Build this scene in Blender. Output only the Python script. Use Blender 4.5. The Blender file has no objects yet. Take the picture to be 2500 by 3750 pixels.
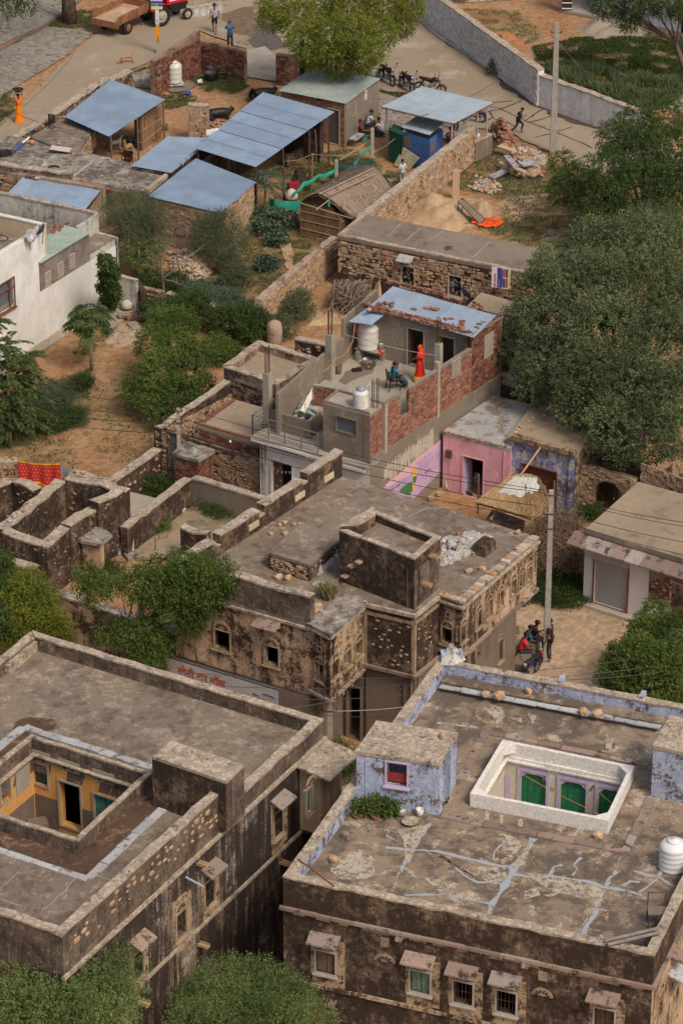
import bpy,bmesh,math,random
import numpy as np
from mathutils import Vector as V_,Matrix,noise
from math import radians,sin,cos,pi,tan,hypot,atan2
random.seed(7);np.random.seed(7)
S=bpy.context.scene
COL=S.collection
R=random.Random(11)
FPX,TH,CH=12500.0,radians(27.0),62.0
cam_d=bpy.data.cameras.new("camera");cam=bpy.data.objects.new("camera",cam_d);COL.objects.link(cam)
cam_d.sensor_fit='VERTICAL';cam_d.sensor_height=24;cam_d.lens=24*FPX/3750
cam.location=(0,0,CH);cam.rotation_euler=(radians(90)-TH,0,0)
cam_d.clip_start=1;cam_d.clip_end=4000
S.camera=cam
SUN_EL,SUN_AZ=radians(50),radians(142)
w=bpy.data.worlds.new("World");S.world=w;w.use_nodes=True
nt=w.node_tree;nt.nodes.clear()
sky=nt.nodes.new('ShaderNodeTexSky');sky.sky_type='NISHITA';sky.sun_disc=False
sky.sun_elevation=SUN_EL;sky.sun_rotation=SUN_AZ;sky.air_density=1.0;sky.dust_density=6.0;sky.ozone_density=0.4
bg=nt.nodes.new('ShaderNodeBackground');bg.inputs[1].default_value=0.09
wo=nt.nodes.new('ShaderNodeOutputWorld')
nt.links.new(sky.outputs[0],bg.inputs[0]);nt.links.new(bg.outputs[0],wo.inputs[0])
sl=bpy.data.lights.new("sun",'SUN');sl.energy=1.5;sl.angle=radians(16);sl.color=(1.0,.90,.76)
so=bpy.data.objects.new("sun",sl);COL.objects.link(so)
sd=V_((sin(SUN_AZ)*cos(SUN_EL),cos(SUN_AZ)*cos(SUN_EL),sin(SUN_EL)))
so.rotation_euler=sd.to_track_quat('Z','Y').to_euler()
S.view_settings.view_transform='Standard';S.view_settings.look='None'
S.view_settings.gamma=1;S.view_settings.use_curve_mapping=False
S.view_settings.exposure=0.38
S.cycles.max_bounces=6;S.cycles.diffuse_bounces=3;S.cycles.glossy_bounces=2
S.cycles.transparent_max_bounces=24;S.cycles.transmission_bounces=3
def ray(px,py):
 a=(px-1250)/FPX;b=(1875-py)/FPX
 return V_((a,cos(TH)+b*sin(TH),-sin(TH)+b*cos(TH)))
def P(px,py,z=0.0):
 d=ray(px,py);t=(z-CH)/d.z
 return V_((d.x*t,d.y*t,z))
def P2(px,py,z=0.0):
 v=P(px,py,z);return V_((v.x,v.y))
MATS={}
def _new(name):
 m=bpy.data.materials.new(name);m.use_nodes=True
 n=m.node_tree;n.nodes.clear()
 o=n.nodes.new('ShaderNodeOutputMaterial');b=n.nodes.new('ShaderNodeBsdfPrincipled')
 n.links.new(b.outputs[0],o.inputs[0])
 b.inputs['Roughness'].default_value=.85
 b.inputs['Specular IOR Level'].default_value=.25
 MATS[name]=m
 return m,n,b
def _c(c):return(c[0],c[1],c[2],1)
def _mix(n,fac,a,b,mode='MIX'):
 x=n.nodes.new('ShaderNodeMix');x.data_type='RGBA';x.blend_type=mode
 for s,v in((x.inputs[0],fac),(x.inputs[6],a),(x.inputs[7],b)):
  if hasattr(v,'links'):n.links.new(v,s)
  elif isinstance(v,(tuple,list)):s.default_value=_c(v)
  else:s.default_value=v
 return x.outputs[2]
def _math(n,op,a,b=0.5,clamp=False):
 x=n.nodes.new('ShaderNodeMath');x.operation=op;x.use_clamp=clamp
 for s,v in((x.inputs[0],a),(x.inputs[1],b)):
  if hasattr(v,'links'):n.links.new(v,s)
  else:s.default_value=v
 return x.outputs[0]
def _pos(n,sc=(1,1,1),rot=0,off=(0,0,0)):
 g=n.nodes.new('ShaderNodeNewGeometry');mp=n.nodes.new('ShaderNodeMapping')
 mp.inputs['Scale'].default_value=sc;mp.inputs['Rotation'].default_value=(0,0,rot);mp.inputs['Location'].default_value=off
 n.links.new(g.outputs['Position'],mp.inputs[0]);return mp.outputs[0]
def _noise(n,vec,scale,detail=4,rough=.6,dist=0):
 x=n.nodes.new('ShaderNodeTexNoise');x.inputs['Scale'].default_value=scale
 x.inputs['Detail'].default_value=detail;x.inputs['Roughness'].default_value=rough;x.inputs['Distortion'].default_value=dist
 n.links.new(vec,x.inputs['Vector']);return x.outputs['Fac']
def _step(n,v,lo,hi):
 x=n.nodes.new('ShaderNodeMapRange');x.interpolation_type='SMOOTHSTEP'
 x.inputs[1].default_value=lo;x.inputs[2].default_value=hi
 n.links.new(v,x.inputs[0]);return x.outputs[0]
def _bump(n,b,h,strength=.4,dist=.02):
 x=n.nodes.new('ShaderNodeBump');x.inputs['Strength'].default_value=strength;x.inputs['Distance'].default_value=dist
 n.links.new(h,x.inputs['Height']);n.links.new(x.outputs[0],b.inputs['Normal'])
def WE(name,base,stain=(.045,.032,.025),amt=.5,scale=1.0,streak=.5,light=None,lamt=.3,gn=.22,soft=.1,bump=.5,seed=0,rough=.9):
 """old plaster, lime or concrete: a base, mould or damp patches (blotches and runs), paler patches, grain"""
 if name in MATS:return MATS[name]
 m,n,b=_new(name)
 pos=_pos(n,off=(seed*7.3,seed*3.1,seed*1.7));pst=_pos(n,(3.6,3.6,.38),off=(seed*5.1,seed,0))
 big=_noise(n,pos,.55*scale,3,.55);mid=_noise(n,pos,2.3*scale,6,.72,.3)
 run=_noise(n,pst,1.0*scale,6,.7);fine=_noise(n,pos,15,5,.75);speck=_noise(n,pos,42,2,.6)
 f=_math(n,'ADD',_math(n,'MULTIPLY',big,.35),_math(n,'MULTIPLY',mid,.65-.45*streak))
 f=_math(n,'ADD',f,_math(n,'MULTIPLY',run,.45*streak))
 f=_math(n,'ADD',f,_math(n,'MULTIPLY',_math(n,'SUBTRACT',fine,.5),.34))
 thr=.5+(.5-amt)*.42
 fac=_step(n,f,thr-soft*.45,thr+soft*.45)
 base2=_mix(n,_step(n,mid,.35,.65),tuple(x*.84 for x in base),tuple(min(1,x*1.14)for x in base))
 if light:
  lf=_noise(n,_pos(n,off=(31+seed,17,5)),1.7*scale,7,.75,.5)
  base2=_mix(n,_step(n,lf,.62-.3*lamt,.67-.3*lamt),base2,light)
 col=_mix(n,fac,base2,_mix(n,fine,tuple(x*.6 for x in stain),tuple(x*1.7 for x in stain)))
 g=_math(n,'ADD',_math(n,'MULTIPLY',fine,.65),_math(n,'MULTIPLY',speck,.5))
 g=_math(n,'ADD',_math(n,'MULTIPLY',_math(n,'SUBTRACT',g,.57),gn*6.5),1)
 gg=n.nodes.new('ShaderNodeCombineColor')
 for i in range(3):n.links.new(g,gg.inputs[i])
 col=_mix(n,1.0,col,gg.outputs[0],'MULTIPLY')
 n.links.new(col,b.inputs['Base Color']);b.inputs['Roughness'].default_value=rough
 _bump(n,b,_math(n,'ADD',fine,mid),bump,.03)
 return m
def PN(name,base,rough=.6,metal=0,var=.12,nscale=6,spec=.3):
 if name in MATS:return MATS[name]
 m,n,b=_new(name)
 f=_noise(n,_pos(n),nscale,5,.7)
 col=_mix(n,_step(n,f,.3,.7),tuple(x*(1-var)for x in base),tuple(min(1,x*(1+var))for x in base))
 n.links.new(col,b.inputs['Base Color'])
 b.inputs['Roughness'].default_value=rough;b.inputs['Metallic'].default_value=metal;b.inputs['Specular IOR Level'].default_value=spec
 return m
def pieces(name,cols,dirt=(.05,.035,.028),damt=.2,rough=.9,soft=.12):
 """bricks or stones: each loose piece (and each island of a joined mesh) takes its own tone"""
 if name in MATS:return MATS[name]
 m,n,b=_new(name)
 g=n.nodes.new('ShaderNodeNewGeometry');oi=n.nodes.new('ShaderNodeObjectInfo')
 r=_math(n,'FRACT',_math(n,'ADD',g.outputs['Random Per Island'],oi.outputs['Random']))
 cr=n.nodes.new('ShaderNodeValToRGB');cr.color_ramp.interpolation='LINEAR'
 e=cr.color_ramp.elements
 while len(e)<len(cols):e.new(.5)
 for i,c in enumerate(cols):e[i].position=i/(len(cols)-1);e[i].color=_c(c)
 n.links.new(r,cr.inputs[0])
 f=_noise(n,_pos(n),3.0,7,.75);fine=_noise(n,_pos(n),24,3,.7)
 thr=.5+(.5-damt)*.42
 col=_mix(n,_step(n,f,thr-soft*.5,thr+soft*.5),cr.outputs[0],dirt)
 gg=n.nodes.new('ShaderNodeCombineColor');k=_math(n,'ADD',_math(n,'MULTIPLY',fine,1.1),.45)
 for i in range(3):n.links.new(k,gg.inputs[i])
 col=_mix(n,1.0,col,gg.outputs[0],'MULTIPLY')
 n.links.new(col,b.inputs['Base Color']);b.inputs['Roughness'].default_value=rough
 _bump(n,b,fine,.5,.02)
 return m
def leafmat(name,dark,light,trans=.25):
 if name in MATS:return MATS[name]
 m,n,b=_new(name)
 a=n.nodes.new('ShaderNodeAttribute');a.attribute_name='tone'
 g=n.nodes.new('ShaderNodeNewGeometry')
 t=_math(n,'ADD',_math(n,'MULTIPLY',g.outputs['Random Per Island'],.35),_math(n,'MULTIPLY',a.outputs['Fac'],.75),True)
 col=_mix(n,t,dark,light);n.links.new(col,b.inputs['Base Color'])
 b.inputs['Roughness'].default_value=.6;b.inputs['Specular IOR Level'].default_value=.2
 if trans:
  tr=n.nodes.new('ShaderNodeBsdfTranslucent');n.links.new(_mix(n,.35,col,(light[0]*1.5,light[1]*1.3,light[2]*.6)),tr.inputs[0])
  mx=n.nodes.new('ShaderNodeMixShader');mx.inputs[0].default_value=trans
  n.links.new(b.outputs[0],mx.inputs[1]);n.links.new(tr.outputs[0],mx.inputs[2])
  n.links.new(mx.outputs[0],n.nodes['Material Output'].inputs[0])
 return m
def wl(o):
 v=V_((0,0,0))
 while o is not None:v+=o.location;o=o.parent
 return v
class MB:
 def __init__(s):s.v=[];s.f=[]
 def add(s,vs,fs):
  k=len(s.v);s.v+=[tuple(v)for v in vs];s.f+=[tuple(i+k for i in f)for f in fs]
 def quad(s,a,b,c,d):s.add([a,b,c,d],[(0,1,2,3)])
 def hexa(s,p):
  s.add(p,[(3,2,1,0),(4,5,6,7),(0,1,5,4),(1,2,6,5),(2,3,7,6),(3,0,4,7)])
 def box(s,c,sz,rz=0,tilt=None):
  M=Matrix.Rotation(rz,3,'Z')
  if tilt:M=M@Matrix.Rotation(tilt[0],3,'X')@Matrix.Rotation(tilt[1],3,'Y')
  c=V_(c);h=[x/2 for x in sz]
  pts=[c+M@V_((x*h[0],y*h[1],z*h[2]))for z in(-1,1)for x,y in((-1,-1),(1,-1),(1,1),(-1,1))]
  s.hexa(pts)
 def prism(s,poly,z0,z1):
  n=len(poly);ar=sum(poly[i][0]*poly[(i+1)%n][1]-poly[(i+1)%n][0]*poly[i][1]for i in range(n))
  if ar<0:poly=poly[::-1]
  b=[(p[0],p[1],z0)for p in poly];t=[(p[0],p[1],z1)for p in poly]
  s.add(b+t,[tuple(range(n-1,-1,-1)),tuple(range(n,2*n))]+[(i,(i+1)%n,n+(i+1)%n,n+i)for i in range(n)])
 def tube(s,pts,r,k=6,caps=True):
  pts=[V_(p)for p in pts];n=len(pts);rr=r if isinstance(r,(list,tuple))else[r]*n
  vs=[];up=None
  for i,p in enumerate(pts):
   t=(pts[min(i+1,n-1)]-pts[max(i-1,0)])
   t=t.normalized()if t.length>1e-9 else V_((0,0,1))
   a=(V_((0,0,1))if abs(t.z)<.9 else V_((1,0,0)))if up is None else up
   x=(a-t*a.dot(t));x=x.normalized()if x.length>1e-6 else t.orthogonal().normalized();y=t.cross(x);up=x
   vs+=[p+(x*cos(2*pi*j/k)+y*sin(2*pi*j/k))*rr[i]for j in range(k)]
  fs=[(i*k+j,i*k+(j+1)%k,(i+1)*k+(j+1)%k,(i+1)*k+j)for i in range(n-1)for j in range(k)]
  if caps:fs+=[tuple(range(k-1,-1,-1)),tuple(range((n-1)*k,n*k))]
  s.add(vs,fs)
 def lathe(s,c,prof,k=16,axis=None):
  c=V_(c);vs=[]
  for r,z in prof:
   for j in range(k):
    a=2*pi*j/k;v=V_((r*cos(a),r*sin(a),z))
    if axis is not None:v=axis@v
    vs.append(c+v)
  n=len(prof)
  fs=[(i*k+j,i*k+(j+1)%k,(i+1)*k+(j+1)%k,(i+1)*k+j)for i in range(n-1)for j in range(k)]
  fs+=[tuple(range(k-1,-1,-1)),tuple(range((n-1)*k,n*k))]
  s.add(vs,fs)
 def mk(s,name,mat,parent=None,smooth=False,label=None,kind=None):
  me=bpy.data.meshes.new(name)
  o0=wl(parent)if parent is not None else V_((0,0,0))
  top=parent is None
  me.from_pydata([(v[0]-o0.x,v[1]-o0.y,v[2]-o0.z)for v in s.v],[],s.f)
  if top and s.v and not getattr(s,'keep',False):
   a=np.array(s.v);c=V_(((a[:,0].min()+a[:,0].max())/2,(a[:,1].min()+a[:,1].max())/2,a[:,2].min()))
   me.transform(Matrix.Translation(-c))
  if smooth:me.shade_smooth()
  me.materials.append(mat);o=bpy.data.objects.new(name,me);COL.objects.link(o)
  if top and s.v and not getattr(s,'keep',False):o.location=c
  if parent is not None:o.parent=parent
  if label:o['label']=label
  if kind:o['kind']=kind
  return o
def TB_(*a,**k):m=MB();m.tube(*a,**k);return m
def BX_(*a,**k):m=MB();m.box(*a,**k);return m
def LT_(*a,**k):m=MB();m.lathe(*a,**k);return m
def tag(o,label,cat,group=None,kind=None):
 if label:o['label']=label
 if cat:o['category']=cat
 if group:o['group']=group
 if kind:o['kind']=kind
 return o
def TG(name,label,cat,loc=(0,0,0),group=None):
 o=bpy.data.objects.new(name,None);COL.objects.link(o);o.location=loc;o.empty_display_size=.2
 return tag(o,label,cat,group)
CH_OF={}
def dup(o,parent=None,label=None,group=None):
 c=o.copy();COL.objects.link(c);c.parent=parent
 for ch in list(o.children):dup(ch,c)
 if label:c['label']=label
 if group:c['group']=group
 return c
class WL:
 """upright plane from A to B (xy), its outside on the right hand of A->B"""
 def __init__(s,A,B,z0,z1):
  s.A=V_(A[:2]);s.B=V_(B[:2]);d=s.B-s.A;s.L=d.length;s.u=d/s.L;s.n=V_((s.u.y,-s.u.x));s.z0=z0;s.z1=z1;s.holes=[]
 def pt(s,u,z,d=0):q=s.A+s.u*u+s.n*d;return V_((q.x,q.y,z))
 def hit(s,px,py):
  r=ray(px,py);o=V_((0,0));den=r.x*s.n.x+r.y*s.n.y
  t=((s.A-o).dot(s.n))/den;q=V_((r.x*t,r.y*t));return(q-s.A).dot(s.u),CH+r.z*t
 def slab(s,mb,u0,u1,z0,z1,d0,d1):
  a,b=s.pt(u0,z0,d1),s.pt(u1,z0,d1);c,d=s.pt(u1,z0,d0),s.pt(u0,z0,d0)
  up=V_((0,0,z1-z0));mb.hexa([a,b,c,d,a+up,b+up,c+up,d+up])
 def ang(s):return atan2(s.u.y,s.u.x)
 def mk(s,root,mat,name='wall',depth=.28,label=None,seg=1.2):
  mb=MB();us={0,s.L};zs={s.z0,s.z1}
  for h in s.holes:us|={h[0],h[1]};zs|={h[2],h[3]}
  us=sorted(x for x in us if-1e-6<=x<=s.L+1e-6);zs=sorted(z for z in zs if s.z0-1e-6<=z<=s.z1+1e-6)
  for i in range(len(us)-1):
   for j in range(len(zs)-1):
    cu,cz=(us[i]+us[i+1])/2,(zs[j]+zs[j+1])/2
    if any(h[0]<cu<h[1]and h[2]<cz<h[3]for h in s.holes):continue
    mb.quad(s.pt(us[i],zs[j]),s.pt(us[i+1],zs[j]),s.pt(us[i+1],zs[j+1]),s.pt(us[i],zs[j+1]))
  for h in s.holes:
   a,b,c,d=h
   for(u0,z0),(u1,z1)in(((a,c),(b,c)),((b,c),(b,d)),((b,d),(a,d)),((a,d),(a,c))):
    mb.quad(s.pt(u0,z0),s.pt(u0,z0,-depth),s.pt(u1,z1,-depth),s.pt(u1,z1))
  for i in range(len(us)-1):
   for j in range(len(zs)-1):
    cu,cz=(us[i]+us[i+1])/2,(zs[j]+zs[j+1])/2
    if any(h[0]<cu<h[1]and h[2]<cz<h[3]for h in s.holes):continue
    mb.quad(s.pt(us[i+1],zs[j],-depth),s.pt(us[i],zs[j],-depth),s.pt(us[i],zs[j+1],-depth),s.pt(us[i+1],zs[j+1],-depth))
  return mb.mk(name,mat,root,label=label)
def rwall(root,A,B,t,z0,z1,mat,name='wall',seg=.45,jit=.025,top=None,label=None,zb=None,cap=None):
 """uneven solid wall; visible face runs A->B, thickness t goes behind; z1 may be a pair; top = extra ragged height"""
 A=V_(A[:2]);B=V_(B[:2]);d=B-A;L=d.length;u=d/L;n=V_((u.y,-u.x));k=max(2,int(L/seg))
 za,zb_=z1 if isinstance(z1,tuple)else(z1,z1)
 mb=MB();vs=[]
 for i in range(k+1):
  f=i/k;q=A+u*(L*f);z=za+(zb_-za)*f+(R.uniform(-1,1)*(top or jit))
  j=lambda:R.uniform(-jit,jit)*.6 if 0<i<k else 0
  q0=q+n*j();q1=q-n*(t+j())
  vs+=[(q0.x,q0.y,z0),(q0.x,q0.y,z),(q1.x,q1.y,z+R.uniform(-jit,jit)*.5),(q1.x,q1.y,z0)]
 fs=[]
 for i in range(k):
  a=i*4;b=a+4
  fs+=[(a,b,b+1,a+1),(a+1,b+1,b+2,a+2),(a+2,b+2,b+3,a+3),(a+3,b+3,b,a)]
 fs+=[(0,1,2,3),(k*4+3,k*4+2,k*4+1,k*4)]
 mb.add(vs,fs);o=mb.mk(name,mat,root,label=label)
 if cap:
  mc=MB();vs=[]
  for i in range(k+1):
   v=mb.v[i*4+1];wv=mb.v[i*4+2];e=.018+R.uniform(0,.02)
   vs+=[(v[0]+n.x*e,v[1]+n.y*e,v[2]-.05+R.uniform(-.02,.02)),(v[0]+n.x*e,v[1]+n.y*e,v[2]+.022),(wv[0]-n.x*e,wv[1]-n.y*e,wv[2]+.022),(wv[0]-n.x*e,wv[1]-n.y*e,wv[2]-.05)]
  mc.add(vs,fs);mc.mk('coping',cap,o if root is None else root)
 return o
def inset(poly,t):
 """poly counter-clockwise seen from above or not: shrink by t"""
 n=len(poly);ar=sum(poly[i][0]*poly[(i+1)%n][1]-poly[(i+1)%n][0]*poly[i][1]for i in range(n));sg=1 if ar>0 else-1
 out=[]
 for i in range(n):
  p0,p1,p2=V_(poly[i-1][:2]),V_(poly[i][:2]),V_(poly[(i+1)%n][:2])
  a=(p1-p0).normalized();b=(p2-p1).normalized()
  n1=V_((-a.y,a.x))*sg;n2=V_((-b.y,b.x))*sg
  den=1+n1.dot(n2);out.append(p1+(n1+n2)*(t/max(den,.2)))
 return out
def PP_(root,poly,t,z0,z1,mat,edges=None,cap=None,jit=.02,seg=.5,name='parapet'):
 """ring wall along the outline, one piece per side; z1 number or list per edge"""
 q=inset(poly,t);n=len(poly)
 for i in(edges if edges is not None else range(n)):
  a,b=V_(poly[i][:2]),V_(poly[(i+1)%n][:2]);c,d=q[(i+1)%n],q[i]
  zt=z1[i]if isinstance(z1,(list,tuple))else z1
  k=max(2,int((b-a).length/seg));vs=[]
  for j in range(k+1):
   f=j/k;o_=a.lerp(b,f);i_=d.lerp(c,f);zz=zt+R.uniform(-jit,jit);e=(o_-i_).normalized()*R.uniform(-jit,jit)*(.7 if 0<j<k else 0)
   vs+=[(o_.x,o_.y,z0),(o_.x+e.x,o_.y+e.y,zz),(i_.x+e.x,i_.y+e.y,zz+R.uniform(-jit,jit)*.4),(i_.x,i_.y,z0)]
  fs=[]
  for j in range(k):
   A_=j*4;B_=A_+4
   fs+=[(A_,B_,B_+1,A_+1),(A_+1,B_+1,B_+2,A_+2),(A_+2,B_+2,B_+3,A_+3),(A_+3,B_+3,B_,A_)]
  fs+=[(0,1,2,3),(k*4+3,k*4+2,k*4+1,k*4)]
  mb=MB();mb.add(vs,fs);mb.mk(name,mat,root)
  if cap:
   mc=MB();cv=[]
   for j in range(k+1):
    v,w_=V_(vs[j*4+1]),V_(vs[j*4+2]);e=(v-w_);e.z=0;e.normalize();g=.012+R.uniform(0,.018)
    cv+=[v+e*g+V_((0,0,-.04+R.uniform(-.02,.02))),v+e*g+V_((0,0,.02)),w_-e*g+V_((0,0,.02)),w_-e*g+V_((0,0,-.04+R.uniform(-.015,.015)))]
   mc.add(cv,fs);mc.mk('coping',cap,root)
def roof(root,poly,z,mat,t=.2,hole=None,name='roof'):
 mb=MB()
 if hole is None:mb.prism([tuple(p[:2])for p in poly],z-t,z)
 else:
  poly=inset(poly,.03);hole=inset(hole,-.03)
  for i in range(4):
   j=(i+1)%4;q=[poly[i],poly[j],hole[j],hole[i]];mb.prism([tuple(p[:2])for p in q],z-t,z)
 return mb.mk(name,mat,root)
def _rock_mesh(name,seed,sq=(1,1,1)):
 r=random.Random(seed);bm=bmesh.new();bmesh.ops.create_icosphere(bm,subdivisions=1,radius=.5)
 for v in bm.verts:
  k=r.uniform(.72,1.15);v.co=V_((v.co.x*k*sq[0],v.co.y*k*sq[1],v.co.z*k*sq[2]))
 for v in bm.verts:v.co.x=max(-.42,min(.42,v.co.x));v.co.y=max(-.42,min(.42,v.co.y))
 bmesh.ops.dissolve_limit(bm,angle_limit=radians(9),verts=bm.verts,edges=bm.edges)
 me=bpy.data.meshes.new(name);bm.to_mesh(me);bm.free();return me
ROCK=[_rock_mesh('rock',i)for i in range(6)]
def _brick_mesh(seed):
 r=random.Random(seed);mb=BX_((0,0,0),(1,1,1));me=bpy.data.meshes.new('brick')
 vs=[(x+r.uniform(-.05,.05),y+r.uniform(-.06,.06),z+r.uniform(-.05,.05))for x,y,z in mb.v];me.from_pydata(vs,[],mb.f);return me
BRICKM=[_brick_mesh(i)for i in range(4)]
_mm={}
def meshmat(me,mat):
 k=(me.name,mat.name)
 if k not in _mm:c=me.copy();c.materials.clear();c.materials.append(mat);_mm[k]=c
 return _mm[k]
def piece(name,me,mat,parent,loc,rot,sc):
 o=bpy.data.objects.new(name,meshmat(me,mat));COL.objects.link(o)
 if parent is not None:o.parent=parent;loc=V_(loc)-wl(parent)
 o.location=loc;o.rotation_euler=rot;o.scale=sc
 return o
def FS_(root,W,n,u0,u1,z0,z1,mat,size=(.18,.34),proud=.05,seed=0,name='stone',course=None):
 if course is None:course=n>=24
 if course:
  r=random.Random(seed);z=z0;out=[];mean=sum(size)/2
  while z<z1-.05:
   h=min(mean*r.uniform(.42,.72),z1-z);u=u0+r.uniform(-.1,0)
   while u<u1-.05:
    w_=r.uniform(*size)*(1.5 if r.random()<.12 else 1);a,b=max(u,u0),min(u+w_,u1);u+=w_;c=(a+b)/2
    if b-a<.06 or r.random()<.10 or any(q[0]-.03<c<q[1]+.03 and q[2]-h/2<z+h/2<q[3]+h/2 for q in W.holes):continue
    out.append((c,z+h/2+r.uniform(-.02,.02),(b-a)*r.uniform(.82,.97),h*r.uniform(.72,.95)))
   z+=h
  r.shuffle(out);ang=W.ang();mb=MB()
  for i,(u,zz,w_,h)in enumerate(out):
   t=r.uniform(.015,.05)
   if i<n:piece(name,r.choice(BRICKM if r.random()<.6 else ROCK),mat,root,W.pt(u,zz,t*.3),(0,r.uniform(-.09,.09),ang+r.uniform(-.04,.04)),(w_,t*2,h))
   else:mb.box(W.pt(u,zz,t*.4-.01),(w_,t*1.6,h),ang,(0,r.uniform(-.07,.07)))
  if mb.v:mb.mk('masonry',mat,root,kind='stuff')
  return
 r=random.Random(seed);placed=[];tries=0
 while len(placed)<n and tries<n*12:
  tries+=1;w_=r.uniform(*size);h=w_*r.uniform(.35,.75);u=r.uniform(u0+w_/2,u1-w_/2);z=r.uniform(z0+h/2,z1-h/2)
  if any(abs(u-a)<(w_+c)*.5 and abs(z-b)<(h+d)*.52 for a,b,c,d in placed):continue
  if any(a-w_*.6<u<b+w_*.6 and c-h*.6<z<d+h*.6 for a,b,c,d in W.holes):continue
  placed.append((u,z,w_,h))
  piece(name,r.choice(ROCK),mat,root,W.pt(u,z,proud*.2),(0,r.uniform(-.12,.12),W.ang()),(w_*1.1,proud*2.6,h*1.15))
def BK_(root,W,u0,u1,z0,z1,mat,bl=.23,bh=.085,proud=.02,limit=300,cam_near=True,seed=0):
 """courses of bricks laid on a wall face: the nearest as pieces, the rest joined"""
 r=random.Random(seed);out=[]
 rows=int((z1-z0)/bh)
 for i in range(rows):
  z=z0+(i+.5)*bh;u=u0-(bl/2 if i%2 else 0)
  while u<u1-.02:
   a,b=max(u,u0),min(u+bl,u1);u+=bl
   if b-a<.05:continue
   cu=(a+b)/2
   if any(h[0]-.02<cu<h[1]+.02 and h[2]-.02<z<h[3]+.02 for h in W.holes):continue
   out.append((cu,z,(b-a)-.014,r.uniform(.4,1.5)))
 out.sort(key=lambda t:(W.pt(t[0],t[1])-cam.location).length)
 ang=W.ang()
 for cu,z,l,k in out[:limit]:
  piece('brick',BRICKM[int(k*10)%4],mat,root,W.pt(cu,z,proud*k*.5-.01),(0,0,ang),(l,proud*2*k,bh-.014))
 if len(out)>limit:
  mb=MB()
  for cu,z,l,k in out[limit:]:mb.box(W.pt(cu,z,proud*k*.5-.01),(l,proud*2*k,bh-.014),ang)
  mb.mk('brick_courses',mat,root,kind='stuff')
def RK(pxs,z,mat,label,cat='stone',group=None,size=.25,flat=.7,seed=0,name='stone'):
 r=random.Random(seed);out=[]
 for px in pxs:
  s=px[2]if len(px)>2 else size*r.uniform(.75,1.25)
  o=piece(name,ROCK[r.randrange(6)],mat,None,P(px[0],px[1],z+s*flat*.3),(r.uniform(-.2,.2),r.uniform(-.2,.2),r.uniform(0,6)),(s*1.15,s*.95,s*flat*1.1))
  tag(o,label,cat,group);out.append(o)
 return out
def rubble(root_name,label,cat,poly_px,z,n,mats,size=(.06,.2),pile=.3,seed=0,flat=.45,top=60):
 """a heap: the biggest pieces are parts, the small ones joined"""
 r=random.Random(seed);pts=[P(p[0],p[1],z)for p in poly_px];c=sum(pts,V_((0,0,0)))/len(pts)
 t=TG(root_name,label,cat,c);mbs=[MB()for _ in mats];rad=max((p-c).length for p in pts)
 mound=MB();k=len(pts);ring=[c+(p-c)*.8 for p in pts];mound.add([tuple(q)for q in ring]+[(c.x,c.y,z+pile*.8)],[(i,(i+1)%k,k)for i in range(k)])
 mound.mk('heap_core',mats[-1],t)
 lst=[]
 for i in range(n):
  a=r.random();b=r.random();j=r.randrange(k)
  if a+b>1:a,b=1-a,1-b
  q=c+(pts[j]-c)*a+(pts[(j+1)%k]-c)*b
  dd=1-(a+b);s=r.uniform(*size)*(1+.8*r.random()**4)
  lst.append((s,q.x,q.y,z+pile*dd*.95+s*.1))
 lst.sort(reverse=True)
 for i,(s,x,y,zz)in enumerate(lst):
  m=mats[i%len(mats)]
  if i<top:piece('stone',ROCK[r.randrange(6)],m,t,(x,y,zz),(r.uniform(-.5,.5),r.uniform(-.5,.5),r.uniform(0,6)),(s*1.2,s*.9,s*flat))
  else:mbs[i%len(mats)].box((x,y,zz),(s*1.1,s*.8,s*flat),r.uniform(0,6),(r.uniform(-.5,.5),r.uniform(-.5,.5)))
 for mb,m in zip(mbs,mats):
  if mb.v:mb.mk('chippings',m,t,kind='stuff')
 return t
M={}
M['haveli']=WE('ochre plaster with black mould',(.50,.35,.23),(.050,.032,.023),.49,1.0,.5,light=(.60,.46,.32),lamt=.25)
M['k2']=WE('mould blackened plaster',(.21,.142,.096),(.036,.024,.018),.60,2.0,.4,light=(.34,.25,.175),lamt=.32,seed=2,gn=.34,soft=.18)
M['mould']=WE('parapet mould',(.19,.142,.108),(.042,.030,.024),.50,2.6,.5,light=(.30,.235,.18),lamt=.3,seed=3,gn=.38,soft=.26)
M['k37']=WE('black run plaster',(.25,.19,.145),(.036,.026,.023),.60,.8,1.0,light=(.42,.37,.31),lamt=.3,seed=4)
M['cap']=WE('lichened lime coping',(.36,.29,.22),(.09,.07,.055),.34,3.2,0,light=(.50,.42,.33),lamt=.4,seed=5,gn=.35,soft=.16)
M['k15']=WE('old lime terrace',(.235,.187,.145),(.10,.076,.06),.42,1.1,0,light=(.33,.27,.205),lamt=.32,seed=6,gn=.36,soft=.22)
M['k16']=WE('dark lime terrace',(.145,.108,.083),(.060,.042,.034),.4,1.6,0,light=(.2,.155,.12),lamt=.25,seed=7,gn=.34,soft=.2)  # darker lime colour, used for the sunken court floor
M['k19']=WE('patched lime terrace',(.295,.225,.16),(.105,.082,.064),.53,.8,0,light=(.46,.38,.285),lamt=.26,seed=8,gn=.26,soft=.13)
M['k13']=WE('lichen grey terrace',(.30,.27,.225),(.10,.08,.065),.5,1.5,0,light=(.42,.4,.36),lamt=.3,seed=9,gn=.3,soft=.12)
M['k12']=WE('swept lime terrace',(.33,.255,.175),(.12,.095,.075),.3,.7,0,seed=10,gn=.2,soft=.25)
M['cement']=WE('cement render',(.25,.21,.165),(.10,.08,.064),.36,.8,.25,light=(.31,.27,.215),lamt=.25,seed=11,gn=.14,soft=.3)
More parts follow.
